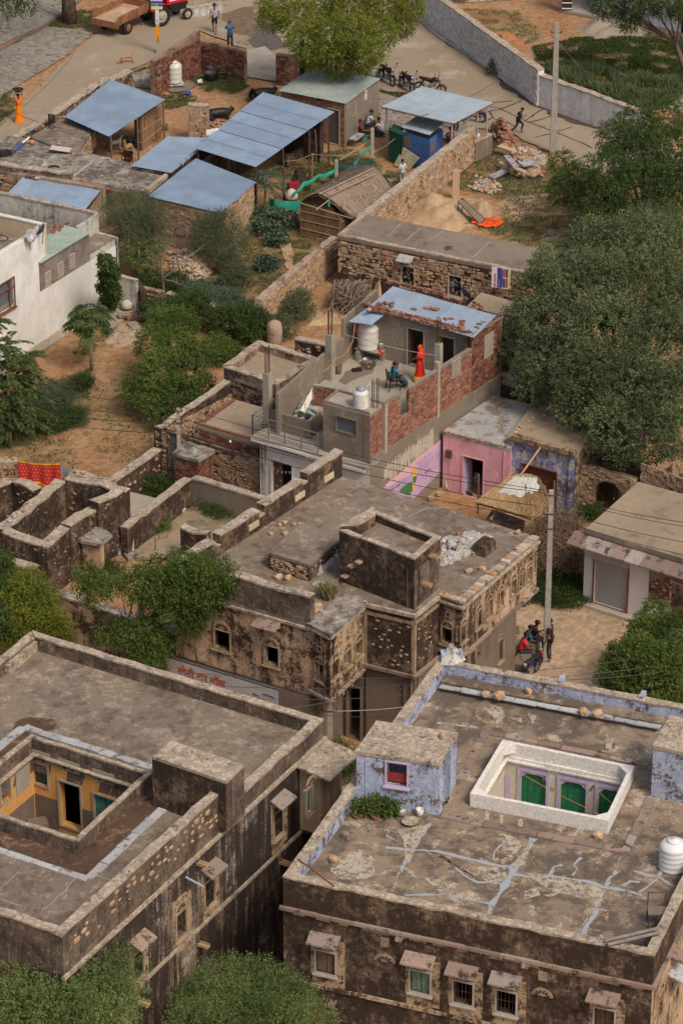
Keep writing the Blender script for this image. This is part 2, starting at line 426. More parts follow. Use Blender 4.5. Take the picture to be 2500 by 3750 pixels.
M['k3']=WE('pale cement',(.37,.33,.27),(.13,.11,.09),.3,.9,.2,seed=12,gn=.15,soft=.3)
M['k4']=WE('smooth grey plinth',(.22,.17,.13),(.10,.075,.06),.4,.6,.4,seed=13,gn=.15,soft=.3)
M['k20']=WE('k20',(.72,.71,.68),(.33,.29,.24),.2,.5,.5,seed=14,gn=.06,soft=.4)
M['k11']=WE('stained whitewash',(.52,.50,.46),(.10,.085,.075),.42,1.1,.85,seed=15,gn=.14,soft=.14)
M['cream']=WE('cream plaster',(.55,.43,.30),(.24,.17,.11),.3,.8,.4,seed=16,gn=.12,soft=.3)
M['blue']=WE('flaking pale blue wash',(.36,.41,.58),(.10,.075,.065),.42,2.6,.3,light=(.46,.49,.60),lamt=.4,seed=17,gn=.2,soft=.09)
M['k23']=WE('white lime with black flecks',(.70,.67,.62),(.13,.10,.08),.16,4.5,0,seed=18,gn=.12,soft=.06)
M['k24']=WE('court cream wall',(.62,.56,.45),(.35,.30,.23),.22,.8,.4,seed=19,gn=.08,soft=.3)
M['lilac']=PN('lilac wash',(.48,.40,.56),.8,var=.12,nscale=3)
M['ochre']=WE('orange ochre wash',(.66,.34,.10),(.34,.18,.07),.30,2.2,.3,light=(.60,.44,.25),lamt=.15,seed=20,gn=.14,soft=.2)
M['pink']=WE('pink wash',(.70,.36,.42),(.46,.22,.26),.3,1.0,.4,light=(.74,.44,.50),lamt=.35,seed=21,gn=.1,soft=.3)
M['mural']=WE('lilac mural ground',(.46,.31,.52),(.42,.36,.34),.3,.8,.8,seed=22,gn=.1,soft=.2)
M['pale_run']=WE('white drips',(.46,.44,.42),(.17,.145,.12),.5,1.6,1.0,seed=23,gn=.1,soft=.06)
M['k28']=WE('worn blue and white wash',(.24,.26,.46),(.07,.055,.05),.4,2.2,.5,light=(.52,.5,.46),lamt=.45,seed=24,gn=.2,soft=.1)
M['k39']=WE('rubble mortar',(.30,.205,.135),(.055,.04,.032),.45,1.6,.25,light=(.42,.31,.21),lamt=.3,seed=25,gn=.34)
M['k0']=WE('dark rubble mortar',(.23,.155,.105),(.040,.028,.023),.60,1.5,.45,light=(.38,.28,.19),lamt=.25,seed=26,gn=.36)
M['k1']=WE('pale pointed rubble',(.36,.255,.18),(.11,.08,.062),.34,1.7,.1,light=(.40,.35,.30),lamt=.35,seed=27,gn=.3)
M['k7']=pieces('warm stones',[(.40,.25,.14),(.47,.33,.21),(.30,.19,.12),(.52,.40,.28),(.42,.22,.12)],damt=.3)
M['k10']=pieces('dark stones',[(.20,.135,.09),(.34,.24,.155),(.14,.1,.075),(.42,.3,.2)],damt=.45)
M['k9']=pieces('grey slates',[(.36,.35,.34),(.48,.46,.43),(.28,.27,.26),(.50,.43,.36)],damt=.12)
M['k8']=pieces('orange sandstone',[(.47,.29,.16),(.40,.26,.155),(.50,.36,.24)],damt=.08)
M['k5']=pieces('blue grey flags',[(.36,.38,.40),(.46,.46,.46),(.31,.33,.36),(.42,.38,.36)],(.14,.12,.105),.3)
M['k6']=pieces('dull red sandstone flags',[(.24,.165,.14),(.33,.24,.19),(.20,.14,.12),(.36,.31,.27)],damt=.3)
M['white_stone']=pieces('whitewashed stones',[(.60,.59,.60),(.68,.67,.67),(.50,.49,.50),(.60,.56,.52)],(.2,.15,.12),.22,soft=.08)
M['brick']=pieces('red bricks',[(.24,.095,.062),(.31,.14,.095),(.19,.08,.055),(.38,.21,.15),(.27,.11,.075)],(.10,.06,.045),.3)
M['k18']=pieces('sooty bricks',[(.16,.065,.045),(.24,.095,.06),(.12,.05,.04),(.30,.15,.10)],(.05,.03,.025),.4)
M['mortar']=WE('brick mortar',(.27,.18,.135),(.09,.055,.04),.4,2,.2,seed=28,gn=.3)
def tin(name,c,rust=.12):
 if name in MATS:return MATS[name]
 m,n,b=_new(name);f=_noise(n,_pos(n),.8,6,.7);g=_noise(n,_pos(n),9,5,.8)
 col=_mix(n,_step(n,f,.35,.65),tuple(x*.86 for x in c),tuple(x*1.08 for x in c));oi=n.nodes.new('ShaderNodeObjectInfo');col=_mix(n,_math(n,'MULTIPLY',oi.outputs['Random'],.35),col,tuple(x*.72 for x in c));h=_noise(n,_pos(n),3.5,6,.8,.5);col=_mix(n,_step(n,h,.56,.70),col,(.36,.34,.31))
 col=_mix(n,_step(n,g,.72-rust*.3,.80-rust*.3),col,(.22,.10,.06))
 n.links.new(col,b.inputs['Base Color']);b.inputs['Roughness'].default_value=.55;b.inputs['Metallic'].default_value=.15
 return m
M['tin']=tin('blue grey tin',(.26,.345,.46),.0)
M['tin_pale']=tin('pale galvanised tin',(.34,.41,.47),.1)
M['tin_green']=tin('greenish old tin',(.33,.38,.37),.25)
M['tin_rust']=tin('blue tin with rust',(.28,.35,.45),.28)
M['wood']=PN('weathered wood',(.16,.105,.07),.8,nscale=14,var=.35)
M['k17']=PN('bleached wood',(.32,.24,.165),.8,nscale=14,var=.3)
M['pole']=WE('cast concrete pole',(.34,.31,.27),(.2,.17,.14),.3,2,.5,seed=30,gn=.1)
M['dark']=PN('black paint',(.02,.018,.018),.6)
M['iron']=PN('rusty iron',(.09,.055,.04),.6,var=.3)
M['steel']=PN('stainless steel',(.45,.44,.42),.3,.8,.05)
M['frame']=PN('pale window frame',(.40,.36,.31),.7)
M['k14']=WE('ochre trim',(.45,.33,.22),(.11,.078,.055),.42,2.5,.3,seed=98,gn=.2,soft=.3)
M['green_door']=WE('dark green paint',(.025,.17,.085),(.10,.16,.11),.25,3,.8,seed=31,gn=.1)
M['green_grey']=PN('grey green shutter',(.13,.18,.14),.7,nscale=12,var=.2)
M['teal']=WE('teal paint',(.045,.19,.175),(.10,.17,.15),.3,3,.8,seed=32,gn=.08)
M['brown_door']=PN('brown door',(.10,.055,.04),.6,var=.2)
M['red_brown']=WE('rusty red shutter',(.22,.075,.04),(.09,.04,.03),.4,3,.6,seed=33,gn=.15)
M['shutter']=PN('grey steel shutter',(.42,.42,.44),.45,.3,.06)
M['glass']=PN('dusty window glass',(.10,.125,.15),.15,0,.1,spec=.6)
M['tank']=WE('white plastic tank',(.62,.60,.56),(.36,.31,.25),.28,2,.3,seed=34,gn=.04,soft=.35,bump=.05,rough=.45)
M['k38']=PN('clean white plastic',(.70,.70,.71),.35,var=.03)
M['lid_blue']=PN('grey blue lid',(.22,.27,.34),.4)
M['thatch']=WE('grey thatch',(.27,.20,.145),(.09,.065,.05),.4,4,0,seed=35,gn=.4)
M['straw']=pieces('straw stalks',[(.33,.21,.10),(.43,.30,.16),(.24,.145,.07),(.50,.38,.22)],damt=.1)
M['reed']=pieces('brown reeds',[(.20,.115,.065),(.30,.18,.10),(.14,.08,.05),(.36,.24,.14)],damt=.2)
M['k26']=pieces('grey brown thatch stalks',[(.24,.18,.135),(.34,.27,.205),(.16,.115,.09),(.40,.33,.26)],damt=.2)
M['sticks']=pieces('dry sticks',[(.17,.12,.09),(.26,.20,.15),(.10,.07,.055),(.32,.26,.2)],damt=.2)
M['road']=WE('dusty cement road',(.335,.27,.195),(.20,.15,.105),.36,.28,0,light=(.40,.335,.255),lamt=.2,seed=36,gn=.15,soft=.35,bump=.2)
M['paving']=WE('block paving',(.27,.235,.19),(.15,.12,.09),.3,.5,0,seed=37,gn=.3,soft=.3,bump=.3)
M['sand']=WE('heaped sand',(.42,.29,.175),(.38,.27,.17),.35,1.2,0,seed=38,gn=.16,soft=.3,bump=.8)
M['mud']=WE('red earth clods',(.36,.175,.085),(.2,.10,.055),.4,2,0,seed=39,gn=.3,bump=1)
M['ash']=WE('grey spoil',(.30,.26,.2),(.17,.14,.1),.35,1.5,0,seed=40,gn=.25,bump=.8)
M['white_wall']=WE('blotched whitewash on stone',(.64,.63,.64),(.22,.17,.13),.30,1.5,.7,seed=96,gn=.16,soft=.12)
def patchy(name,base,amt,sc=7):
 m,n,b=_new(name);f=_noise(n,_pos(n),sc,7,.75,.3);g=_noise(n,_pos(n),26,4,.7);f2=_math(n,'ADD',_math(n,'MULTIPLY',f,.75),_math(n,'MULTIPLY',g,.25))
 n.links.new(_mix(n,g,tuple(x*.75 for x in base),tuple(x*1.2 for x in base)),b.inputs['Base Color']);t=n.nodes.new('ShaderNodeBsdfTransparent');x=n.nodes.new('ShaderNodeMixShader');n.links.new(_step(n,f2,amt-.05,amt+.06),x.inputs[0]);n.links.new(t.outputs[0],x.inputs[1]);n.links.new(b.outputs[0],x.inputs[2]);n.links.new(x.outputs[0],n.nodes['Material Output'].inputs[0]);return m
M['k25']=patchy('worn pale mortar over the cracks',(.35,.365,.39),.41,4);M['ochre_t']=patchy('ochre worn lime',(.38,.285,.19),.53,3);M['cream_old']=patchy('old ochre plaster surround',(.42,.305,.195),.47,3.5);M['k22']=patchy('worn lime patch',(.44,.38,.30),.47,5)
M['water']=PN('puddle',(.12,.08,.05),.08,spec=.5)
M['bark']=PN('rough bark',(.12,.085,.06),.95,nscale=12,var=.35)
M['bark_pale']=PN('pale bark',(.27,.22,.165),.9,nscale=12,var=.25)
M['net']=PN('green shade net',(.02,.26,.19),.8,var=.15)
M['net_dark']=PN('dark green netting',(.012,.06,.032),.8)
M['orange_cloth']=PN('orange red cloth',(.75,.10,.02),.8)
M['sheet']=WE('white plastic sheeting',(.50,.50,.46),(.40,.37,.31),.3,2,0,seed=41,gn=.04,soft=.3)
M['wire']=PN('black cable',(.03,.027,.03),.5)
M['k21']=WE('pale lime patch',(.48,.42,.34),(.30,.25,.19),.35,3,0,seed=43,gn=.2)
M['seam']=WE('roof seam mortar',(.37,.34,.29),(.2,.17,.14),.4,5,0,seed=44,gn=.2)
M['damp']=WE('damp gutter lime',(.115,.068,.046),(.045,.027,.02),.42,1.2,0,light=(.24,.15,.1),lamt=.3,seed=45,gn=.25,soft=.3)
M['k30']=leafmat('yellow green neem leaves',(.055,.088,.015),(.24,.26,.038))  # yellow-green leaf colour
M['k29']=leafmat('neem leaves',(.022,.046,.014),(.095,.14,.038))
M['k36']=leafmat('dark neem leaves',(.018,.036,.012),(.075,.115,.030))
M['k31']=leafmat('feathery acacia leaves',(.040,.062,.03),(.185,.225,.105))
M['k32']=leafmat('bright feathery leaves',(.035,.068,.022),(.215,.28,.095))
M['k33']=leafmat('grey green shrub leaves',(.04,.056,.028),(.145,.175,.09))
M['k34']=leafmat('fresh green leaves',(.025,.058,.016),(.15,.205,.045))
M['k35']=leafmat('bluish weed leaves',(.03,.058,.036),(.13,.18,.12))
M['L_grass']=leafmat('short grass',(.030,.048,.016),(.105,.125,.045),.1)
M['L_dry']=leafmat('dry grass',(.16,.14,.06),(.36,.32,.17),.1)
M['L_tall']=leafmat('tall weeds',(.045,.07,.028),(.15,.185,.085),.1)
SK=PN('brown skin',(.19,.095,.055),.6,var=.05);HAIR=PN('black hair',(.012,.010,.010),.5)
def frame_mb(W,u,z,w_,h,f=.06,d=.04,sill=False):
 mb=MB();W.slab(mb,u-w_/2-f,u-w_/2,z-h/2-f,z+h/2+f,-.02,d);W.slab(mb,u+w_/2,u+w_/2+f,z-h/2-f,z+h/2+f,-.02,d)
 W.slab(mb,u-w_/2,u+w_/2,z+h/2,z+h/2+f,-.02,d);W.slab(mb,u-w_/2,u+w_/2,z-h/2-f,z-h/2,-.02,d);return mb
def WN(root,W,px=None,size=(.6,.75),kind='open',at=None,mat=None,fmat=None,fan=False,shade=False,fr=.06,label=None,name='window',sill=True,door=False,halo=False):
 u,z=at if at else W.hit(*px);w_,h=size
 if door:z=W.z0+h/2+.001
 W.holes.append((u-w_/2,u+w_/2,max(W.z0,z-h/2),min(W.z1,z+h/2)))
 f=frame_mb(W,u,z,w_,h,fr).mk(name,fmat or M['frame'],root,label=label)
 if kind=='bars':
  mb=MB();k=max(3,int(w_/.11))
  for i in range(1,k):a=u-w_/2+w_*i/k;mb.tube([W.pt(a,z-h/2,-.07),W.pt(a,z+h/2,-.07)],.011,4)
  mb.tube([W.pt(u-w_/2,z,-.07),W.pt(u+w_/2,z,-.07)],.010,4);mb.mk('grille',M['iron'],f)
 if kind in('shutter','double'):
  for sgn in(-1,1):
   mb=MB();a,b=(u-w_/2+.004,u-.01)if sgn<0 else(u+.01,u+w_/2-.004)
   W.slab(mb,a,b,z-h/2+.004,z+h/2-.004,-.10,-.07)
   for q in(0,1):W.slab(mb,a+.03+q*(b-a)*.5,a+(b-a)*.42+q*(b-a)*.5,z-h/2+.05,z+h*.02,-.07,-.055);W.slab(mb,a+.03+q*(b-a)*.5,a+(b-a)*.42+q*(b-a)*.5,z+h*.08,z+h/2-.05,-.07,-.055)
   mb.mk('shutter',mat or M['wood'],f)
 if kind=='glass':
  mb=MB();W.slab(mb,u-w_/2,u+w_/2,z-h/2,z+h/2,-.09,-.075);mb.mk('pane',M['glass'],f)
 if kind=='lattice':lattice(f,W,u,z,w_,h,mat or M['frame'])
 if kind=='planks':
  k=max(3,int(w_/.2))
  for i in range(k):
   mb=MB();W.slab(mb,u-w_/2+w_*i/k+.006,u-w_/2+w_*(i+1)/k-.006,z-h/2,z+h/2,-.13,-.10+R.uniform(0,.012));mb.mk('plank',mat or M['green_door'],f)
 if kind=='leaf':
  mb=MB();W.slab(mb,u-w_/2+.004,u+w_/2-.004,z-h/2,z+h/2-.004,-.10,-.06)
  for q in range(3):W.slab(mb,u-w_/2+.06,u+w_/2-.06,z-h/2+h*(q+.12)/3,z-h/2+h*(q+.88)/3,-.06,-.045)
  mb.mk('door_leaf',mat or M['brown_door'],f)
 if sill and not door:
  mb=MB();W.slab(mb,u-w_/2-fr-.04,u+w_/2+fr+.04,z-h/2-fr-.06,z-h/2-fr-.002,0,.09);mb.mk('sill',fmat or M['frame'],f)
 if halo:
  mb=MB();a,b,c,d=u-w_/2-fr-.01,u+w_/2+fr+.01,z-h/2-fr-.07,z+h/2+fr+.5;W.slab(mb,a-.09,a,c-.02,d,-.01,.007);W.slab(mb,b,b+.24,c-.3,d-.1,-.01,.007);W.slab(mb,a-.05,b,c-.38,c,-.01,.0075);W.slab(mb,a,b,z+h/2+fr+.005,d-.02,-.01,.0065);mb.mk('plaster_surround',M['cream_old'],root)
 if fan:FL_(root,W,u,z+h/2+fr+.03,w_*.5+fr*.6)
 if shade:SS_(root,W,u,z+h/2+fr+(.55 if fan else .22)*(w_/.6)**.5,w_+.34)
 return u,z
def lattice(root,W,u,z,w_,h,mat,k=None):
 mb=MB();nx=max(3,int(w_/.11));nz=max(3,int(h/.11))
 for i in range(nx+1):a=u-w_/2+w_*i/nx;W.slab(mb,a-.016,a+.016,z-h/2,z+h/2,-.06,-.03)
 for i in range(nz+1):b=z-h/2+h*i/nz;W.slab(mb,u-w_/2,u+w_/2,b-.016,b+.016,-.062,-.028)
 return mb.mk('lattice',mat,root)
def FL_(root,W,u,z,r,mat=None,blind=False):
 mb=MB();k=12;arc=[(u+r*cos(pi-pi*i/k),z+r*.82*sin(pi*i/k))for i in range(k+1)]
 f=[W.pt(a,b,.03)for a,b in arc];g=[W.pt(a,b,-.01)for a,b in arc];n=k+1
 mb.add(f+g,[tuple(range(n-1,-1,-1)),tuple(range(n,2*n))]+[(i,i+1,n+i+1,n+i)for i in range(k)]+[(k,0,n,n+k)])
 o=mb.mk('fanlight',mat or M['k14'],root)
 md=MB()
 for j in range(6):
  a=pi*(j+.5)/6;c0=(u+.28*r*cos(a),z+.28*r*.82*sin(a));c1=(u+.58*r*cos(a),z+.58*r*.82*sin(a));c2=(u+.84*r*cos(a),z+.84*r*.82*sin(a));wd=.115*r
  s=(-sin(a)*wd,cos(a)*wd)
  md.add([W.pt(c0[0],c0[1],.036),W.pt(c1[0]+s[0],c1[1]+s[1],.036),W.pt(c2[0],c2[1],.036),W.pt(c1[0]-s[0],c1[1]-s[1],.036)],[(0,1,2,3)])
 md.mk('petal_shade',M['dark'],o);return o  # black petals paint the dark of pierced openings onto the plate
def SS_(root,W,u,z,w_,dep=.42,mat=None,t=.05,drop=.2,brackets=True):
 mb=MB();a,b=u-w_/2,u+w_/2;j=[R.uniform(-.02,.02)for _ in range(4)]
 lo=[W.pt(a+j[0],z-drop,dep+j[1]),W.pt(b+j[2],z-drop+j[3]*.5,dep+j[3]),W.pt(b,z,-.02),W.pt(a,z,-.02)]
 mb.hexa(lo+[v+V_((0,0,t))for v in lo]);o=mb.mk('sunshade',mat or M['k6'],root)
 if brackets:
  for q in(a+.1,b-.1):
   mb=MB();p=[W.pt(q-.03,z-.28,0),W.pt(q+.03,z-.28,0)];top=[W.pt(q-.03,z-drop*.75,dep*.65),W.pt(q+.03,z-drop*.75,dep*.65)];bk=[W.pt(q-.03,z-.02,0),W.pt(q+.03,z-.02,0)]
   mb.add(p+top+bk,[(0,1,3,2),(2,3,5,4),(0,2,4),(1,5,3),(0,4,5,1)]);mb.mk('bracket',M['k14'],o)
 return o
def band(root,W,z0,z1,d,mat,name='cornice',u0=0,u1=None,e=.0):
 mb=MB();u1=W.L if u1 is None else u1;k=max(1,int((u1-u0)/1.1))
 for i in range(k):a,b=u0-e*(i==0)+(u1-u0)*i/k,u0+(u1-u0)*(i+1)/k+e*(i==k-1);j=R.uniform(-.012,.012);W.slab(mb,a,b,z0+j,z1+j,0,d+j)
 return mb.mk(name,mat,root)
def spout(root,W,px=None,at=None,l=.35,mat=None):
 u,z=at if at else W.hit(*px);mb=MB();W.slab(mb,u-.09,u+.09,z,z+.035,0,l);W.slab(mb,u-.09,u-.06,z+.035,z+.1,0,l);W.slab(mb,u+.06,u+.09,z+.035,z+.1,0,l)
 mb.mk('rain_spout',mat or M['k8'],root)
def TR_(root,c,n,mat,split=1,pitch=.15,amp=.022,name='roof_sheet',lift=.0,thick=True):
 """c = four corners; the corrugations run c0->c1 (and c3->c2); sheets are laid side by side c0->c3"""
 c=[V_(x)for x in c]
 for i in range(n):
  for k in range(split):
   t0,t1=i/n,(i+1)/n+(.012 if i<n-1 else 0);s0,s1=k/split,(k+1)/split+(.02 if k<split-1 else 0)
   Lw=(c[3]-c[0]).length*(t1-t0);m=max(8,int(Lw/pitch*4));vs=[]
   up=(c[1]-c[0]).cross(c[3]-c[0]).normalized();up=up if up.z>0 else-up
   off=R.uniform(0,.008)+(.010 if i%2 else 0)+(.008 if k%2 else 0)+lift;dev=R.uniform(-.02,.02)
   for j in range(m+1):
    t=t0+(t1-t0)*j/m;a=c[0].lerp(c[3],t);b=c[1].lerp(c[2],t);h=off+amp*sin(2*pi*j/4+.6)
    vs+=[a.lerp(b,s0+dev*0)+up*h,a.lerp(b,s1)+up*h+V_((0,0,0))]
   mb=MB();mb.add(vs,[(2*j,2*j+2,2*j+3,2*j+1)for j in range(m)]);mb.mk(name,mat,root)
def PO_(root,lst,r=.045,mat=None,name='post'):
 for a,z in lst:mb=TB_([(a[0],a[1],-.05),(a[0]+R.uniform(-.03,.03),a[1]+R.uniform(-.03,.03),z)],r,6);mb.mk(name,mat or M['iron'],root)
def leaf_mesh(name,pts,dirs,L,Wd,tone,mat,parent,kind=None,label=None):
 """one leaf-shaped face per row: base point, direction, length, width"""
 n=len(pts);rs=np.random.RandomState(n%9973)
 d=dirs/np.maximum(1e-6,np.linalg.norm(dirs,axis=1))[:,None]
 rnd=rs.normal(size=(n,3));s=np.cross(d,rnd);s/=np.maximum(1e-6,np.linalg.norm(s,axis=1))[:,None]
 L=np.broadcast_to(L,(n,))[:,None];Wd=np.broadcast_to(Wd,(n,))[:,None]
 v=np.stack([pts,pts+d*L*.5+s*Wd*.5,pts+d*L,pts+d*L*.5-s*Wd*.5],1).reshape(-1,3)
 o0=wl(parent)if parent is not None else V_((0,0,0));v=v-np.array(o0)
 me=bpy.data.meshes.new(name);me.vertices.add(4*n);me.vertices.foreach_set('co',v.astype(np.float32).ravel())
 me.loops.add(4*n);me.loops.foreach_set('vertex_index',np.arange(4*n,dtype=np.int32))
 me.polygons.add(n);me.polygons.foreach_set('loop_start',np.arange(0,4*n,4,dtype=np.int32))
 a=me.attributes.new('tone','FLOAT','POINT');a.data.foreach_set('value',np.repeat(tone,4).astype(np.float32))
 me.update(calc_edges=True);me.materials.append(mat)
 o=bpy.data.objects.new(name,me);COL.objects.link(o)
 if parent is not None:o.parent=parent
 if kind:o['kind']=kind
 return o
def crown_pts(rs,lobes,n,shell=.55,flat=.0):
 lb=np.array(lobes);area=(lb[:,3]*lb[:,4]+lb[:,3]*lb[:,5]+lb[:,4]*lb[:,5]);idx=rs.choice(len(lb),n,p=area/area.sum())
 v=rs.normal(size=(n,3));v/=np.linalg.norm(v,axis=1)[:,None];r=shell+(1.04-shell)*rs.rand(n)**.7
 l=lb[idx];p=l[:,:3]+v*l[:,3:6]*r[:,None];return p,v,idx
def sub_lobes(rs,c,Rr,n,size=(.28,.45),low=-.5):
 out=[]
 for _ in range(n):
  v=rs.normal(size=3);v/=np.linalg.norm(v);v[2]=max(v[2],low);k=.45+.40*rs.rand();s=rs.uniform(*size)
  out.append((c[0]+v[0]*Rr[0]*k,c[1]+v[1]*Rr[1]*k,c[2]+v[2]*Rr[2]*k,Rr[0]*s,Rr[1]*s,Rr[2]*s*.85))
 return out
def tree(name,label,base,lobes,mat,n=3000,per=9,spray=.34,L=.13,Wd=.045,droop=.35,trunk=.14,bark=None,cat='tree',group=None,seed=1,parts=True,upward=.0,limbs=True,shell=.5,trunk_pts=None,tone_amp=.5):
 rs=np.random.RandomState(seed);base=V_(base);t=TG(name,label,cat,base,group)
 p,v,idx=crown_pts(rs,lobes,n,shell)
 lt=rs.rand(len(lobes))[idx];d=v+rs.normal(size=(n,3))*.45;d[:,2]+=upward-droop;d/=np.linalg.norm(d,axis=1)[:,None]
 k=np.tile(np.linspace(.05,1,per),n);pp=np.repeat(p,per,0)+np.repeat(d,per,0)*(k*spray)[:,None];pp[:,2]-=droop*.35*spray*k**2
 side=np.cross(np.repeat(d,per,0),rs.normal(size=(n*per,3)));ld=np.repeat(d,per,0)*.55+side*.9;ld[:,2]-=droop*.5
 st=rs.rand(n);cl=np.array([noise.noise(V_(q)*1.1)for q in p])
 tone=np.clip(.5+tone_amp*((lt-.5)*.5+(st-.5)*.5+cl*1.1),0,1.2)
 leaf_mesh('foliage',pp,ld,L*rs.uniform(.7,1.2,n*per),Wd*rs.uniform(.7,1.2,n*per),np.repeat(tone,per),mat,t)
 bk=bark or M['bark'];lb=np.array(lobes);cen=V_(lb[:,:3].mean(0));low=V_((base.x+(cen.x-base.x)*.3,base.y+(cen.y-base.y)*.3,base.z+(cen.z-base.z)*.5))
 mb=MB();pts=trunk_pts or[base-V_((0,0,.2)),base.lerp(low,.5)+V_((rs.uniform(-.1,.1),rs.uniform(-.1,.1),0)),low]
 mb.tube(pts,[trunk*1.25]+[trunk]*(len(pts)-2)+[trunk*.75],8);mb.mk('trunk',bk,t,smooth=True)
 if limbs:
  for q in lobes[:14]:
   mb=MB();e=V_(q[:3]);m=V_(pts[-1]).lerp(e,.5)+V_((rs.uniform(-.15,.15),rs.uniform(-.15,.15),rs.uniform(0,.2)));mb.tube([pts[-1],m,e],[trunk*.5,trunk*.3,trunk*.1],5)
   for _ in range(3):
    w_=e+V_((rs.normal()*q[3]*.5,rs.normal()*q[4]*.5,rs.normal()*q[5]*.4));mb.tube([m,m.lerp(w_,.6)+V_((0,0,.06)),w_],[trunk*.2,trunk*.12,trunk*.05],4)
   mb.mk('branch',bk,t)
 return t
def lobes_px(lst,z):
 """crown lobes from (px, py, radius in px, [height, default z])"""
 out=[]
 for q in lst:
  zz=q[3]if len(q)>3 else z;c=P(q[0],q[1],zz);r=q[2]*(c-cam.location).length/FPX;out.append((c.x,c.y,c.z,r,r,r*.9))
 return out
def bush(label,px,z,rad,h,mat,n=900,seed=1,L=.07,Wd=.03,per=6,spray=.18,droop=.1,upward=.4,cat='bush',group=None,name='bush',lob=6,stems=True):
 rs=np.random.RandomState(seed);b=P(px[0],px[1],z);c=(b.x,b.y,b.z+h*.5);lb=sub_lobes(rs,c,(rad,rad,h*.6),lob,(.4,.6),-.3)+[(c[0],c[1],c[2]-h*.1,rad*.75,rad*.75,h*.5)]
 return tree(name,label,b,lb,mat,n,per,spray,L,Wd,droop,.035,cat=cat,group=group,seed=seed,upward=upward,limbs=stems,shell=.3,trunk_pts=[b-V_((0,0,.05)),b+V_((0,0,h*.3))])
def pinnate(name,label,base,h,n_fronds,flen,mat,seed=1,cat='tree',group=None,trunk=.06,leaf=(.22,.05),crown_z=.0,lean=(0,0),tiers=1,bark=None):
 """tree with long feathered fronds from the stem's head"""
 rs=np.random.RandomState(seed);base=V_(base);t=TG(name,label,cat,base,group);P_,D_,T_=[],[],[]
 top=base+V_((lean[0],lean[1],h));mf=MB()
 for i in range(n_fronds):
  a=i*2.399+rs.rand()*.4;el=rs.uniform(-.15,.9);k=rs.randint(tiers);o=top-V_((0,0,k*h*.16))+V_((rs.uniform(-.1,.1),rs.uniform(-.1,.1),0));ln=flen*rs.uniform(.75,1.1);pts=[]
  for j in range(8):
   s=j/7;pts.append(o+V_((cos(a)*ln*s*cos(el*.6),sin(a)*ln*s*cos(el*.6),ln*(s*sin(el)*.8-.45*s*s))))
  mf.tube(pts,[.012]*8,3,False)
  for j in range(1,8):
   q=pts[j];dr=(pts[j]-pts[j-1]).normalized()
   for e in(0,.5):
    qq=pts[j-1].lerp(pts[j],1-e)
    for sg in(-1,1):
     s_=dr.cross(V_((0,0,1)))*sg;dd=s_*.9+dr*.5+V_((0,0,-.25));P_.append(qq);D_.append(dd);T_.append(.35+.5*rs.rand())
 leaf_mesh('foliage',np.array([tuple(q)for q in P_]),np.array([tuple(q)for q in D_]),leaf[0]*rs.uniform(.8,1.2,len(P_)),leaf[1],np.array(T_),mat,t)
 mf.mk('frond_stalks',M['k33'],t,kind='stuff')
 mb=TB_([base-V_((0,0,.1)),base.lerp(top,.5)+V_((.03,0,0)),top],[trunk*1.2,trunk,trunk*.7],8);mb.mk('trunk',bark or M['bark_pale'],t,smooth=True)
 return t
def palmate(name,label,base,h,n_leaves,r,mat,seed=1,cat='tree',group=None,trunk=.07,lsz=.34):
 """papaya: long stalks, each ending in a big lobed leaf"""
 rs=np.random.RandomState(seed);base=V_(base);t=TG(name,label,cat,base,group);top=base+V_((0,0,h));ms=MB()
 for i in range(n_leaves):
  a=i*2.399;el=rs.uniform(-.5,1.1);rr=r*rs.uniform(.55,1);o=top-V_((0,0,rs.uniform(0,.35)));e=o+V_((cos(a)*rr*cos(el),sin(a)*rr*cos(el),rr*sin(el)*.75));ms.tube([o,o.lerp(e,.6)+V_((0,0,.05)),e],.012,4)
  mb=MB();n7=9;c=e;nrm=(V_((cos(a),sin(a),0))*.5+V_((0,0,1))).normalized();X=nrm.orthogonal().normalized();Y=nrm.cross(X);vs=[c];s=lsz*rs.uniform(.8,1.15)
  for j in range(n7*2):
   b=2*pi*j/(n7*2);q=s if j%2==0 else s*.45;vs.append(c+(X*cos(b)+Y*sin(b))*q+V_((0,0,-.35*q if j%2==0 else 0)))
  mb.add(vs,[(0,1+j,1+(j+1)%(n7*2))for j in range(n7*2)])
  o_=mb.mk('leaf',mat,t);at=o_.data.attributes.new('tone','FLOAT','POINT');at.data.foreach_set('value',[rs.rand()*.9]*len(o_.data.vertices))
 ms.mk('leaf_stalks',M['k33'],t,kind='stuff')
 mb=TB_([base-V_((0,0,.1)),base.lerp(top,.5),top],[trunk*1.3,trunk,trunk*.8],8);mb.mk('trunk',M['bark_pale'],t,smooth=True);return t
def skin(name,pts,edges,rad,mat,parent,root_i=0,sub=1):
 me=bpy.data.meshes.new(name);bm=bmesh.new();ly=bm.verts.layers.skin.verify();vs=[bm.verts.new(p)for p in pts]
 for a,b in edges:bm.edges.new((vs[a],vs[b]))
 for i,v in enumerate(vs):v[ly].radius=(rad[i],rad[i])if not isinstance(rad[i],tuple)else rad[i];v[ly].use_root=(i==root_i)
 bm.to_mesh(me);bm.free();me.materials.append(mat)
 o=bpy.data.objects.new(name,me);COL.objects.link(o);o.modifiers.new('skin','SKIN').use_smooth_shade=True
 m=o.modifiers.new('sub','SUBSURF');m.levels=sub;m.render_levels=sub
 if parent is not None:o.parent=parent
 return o
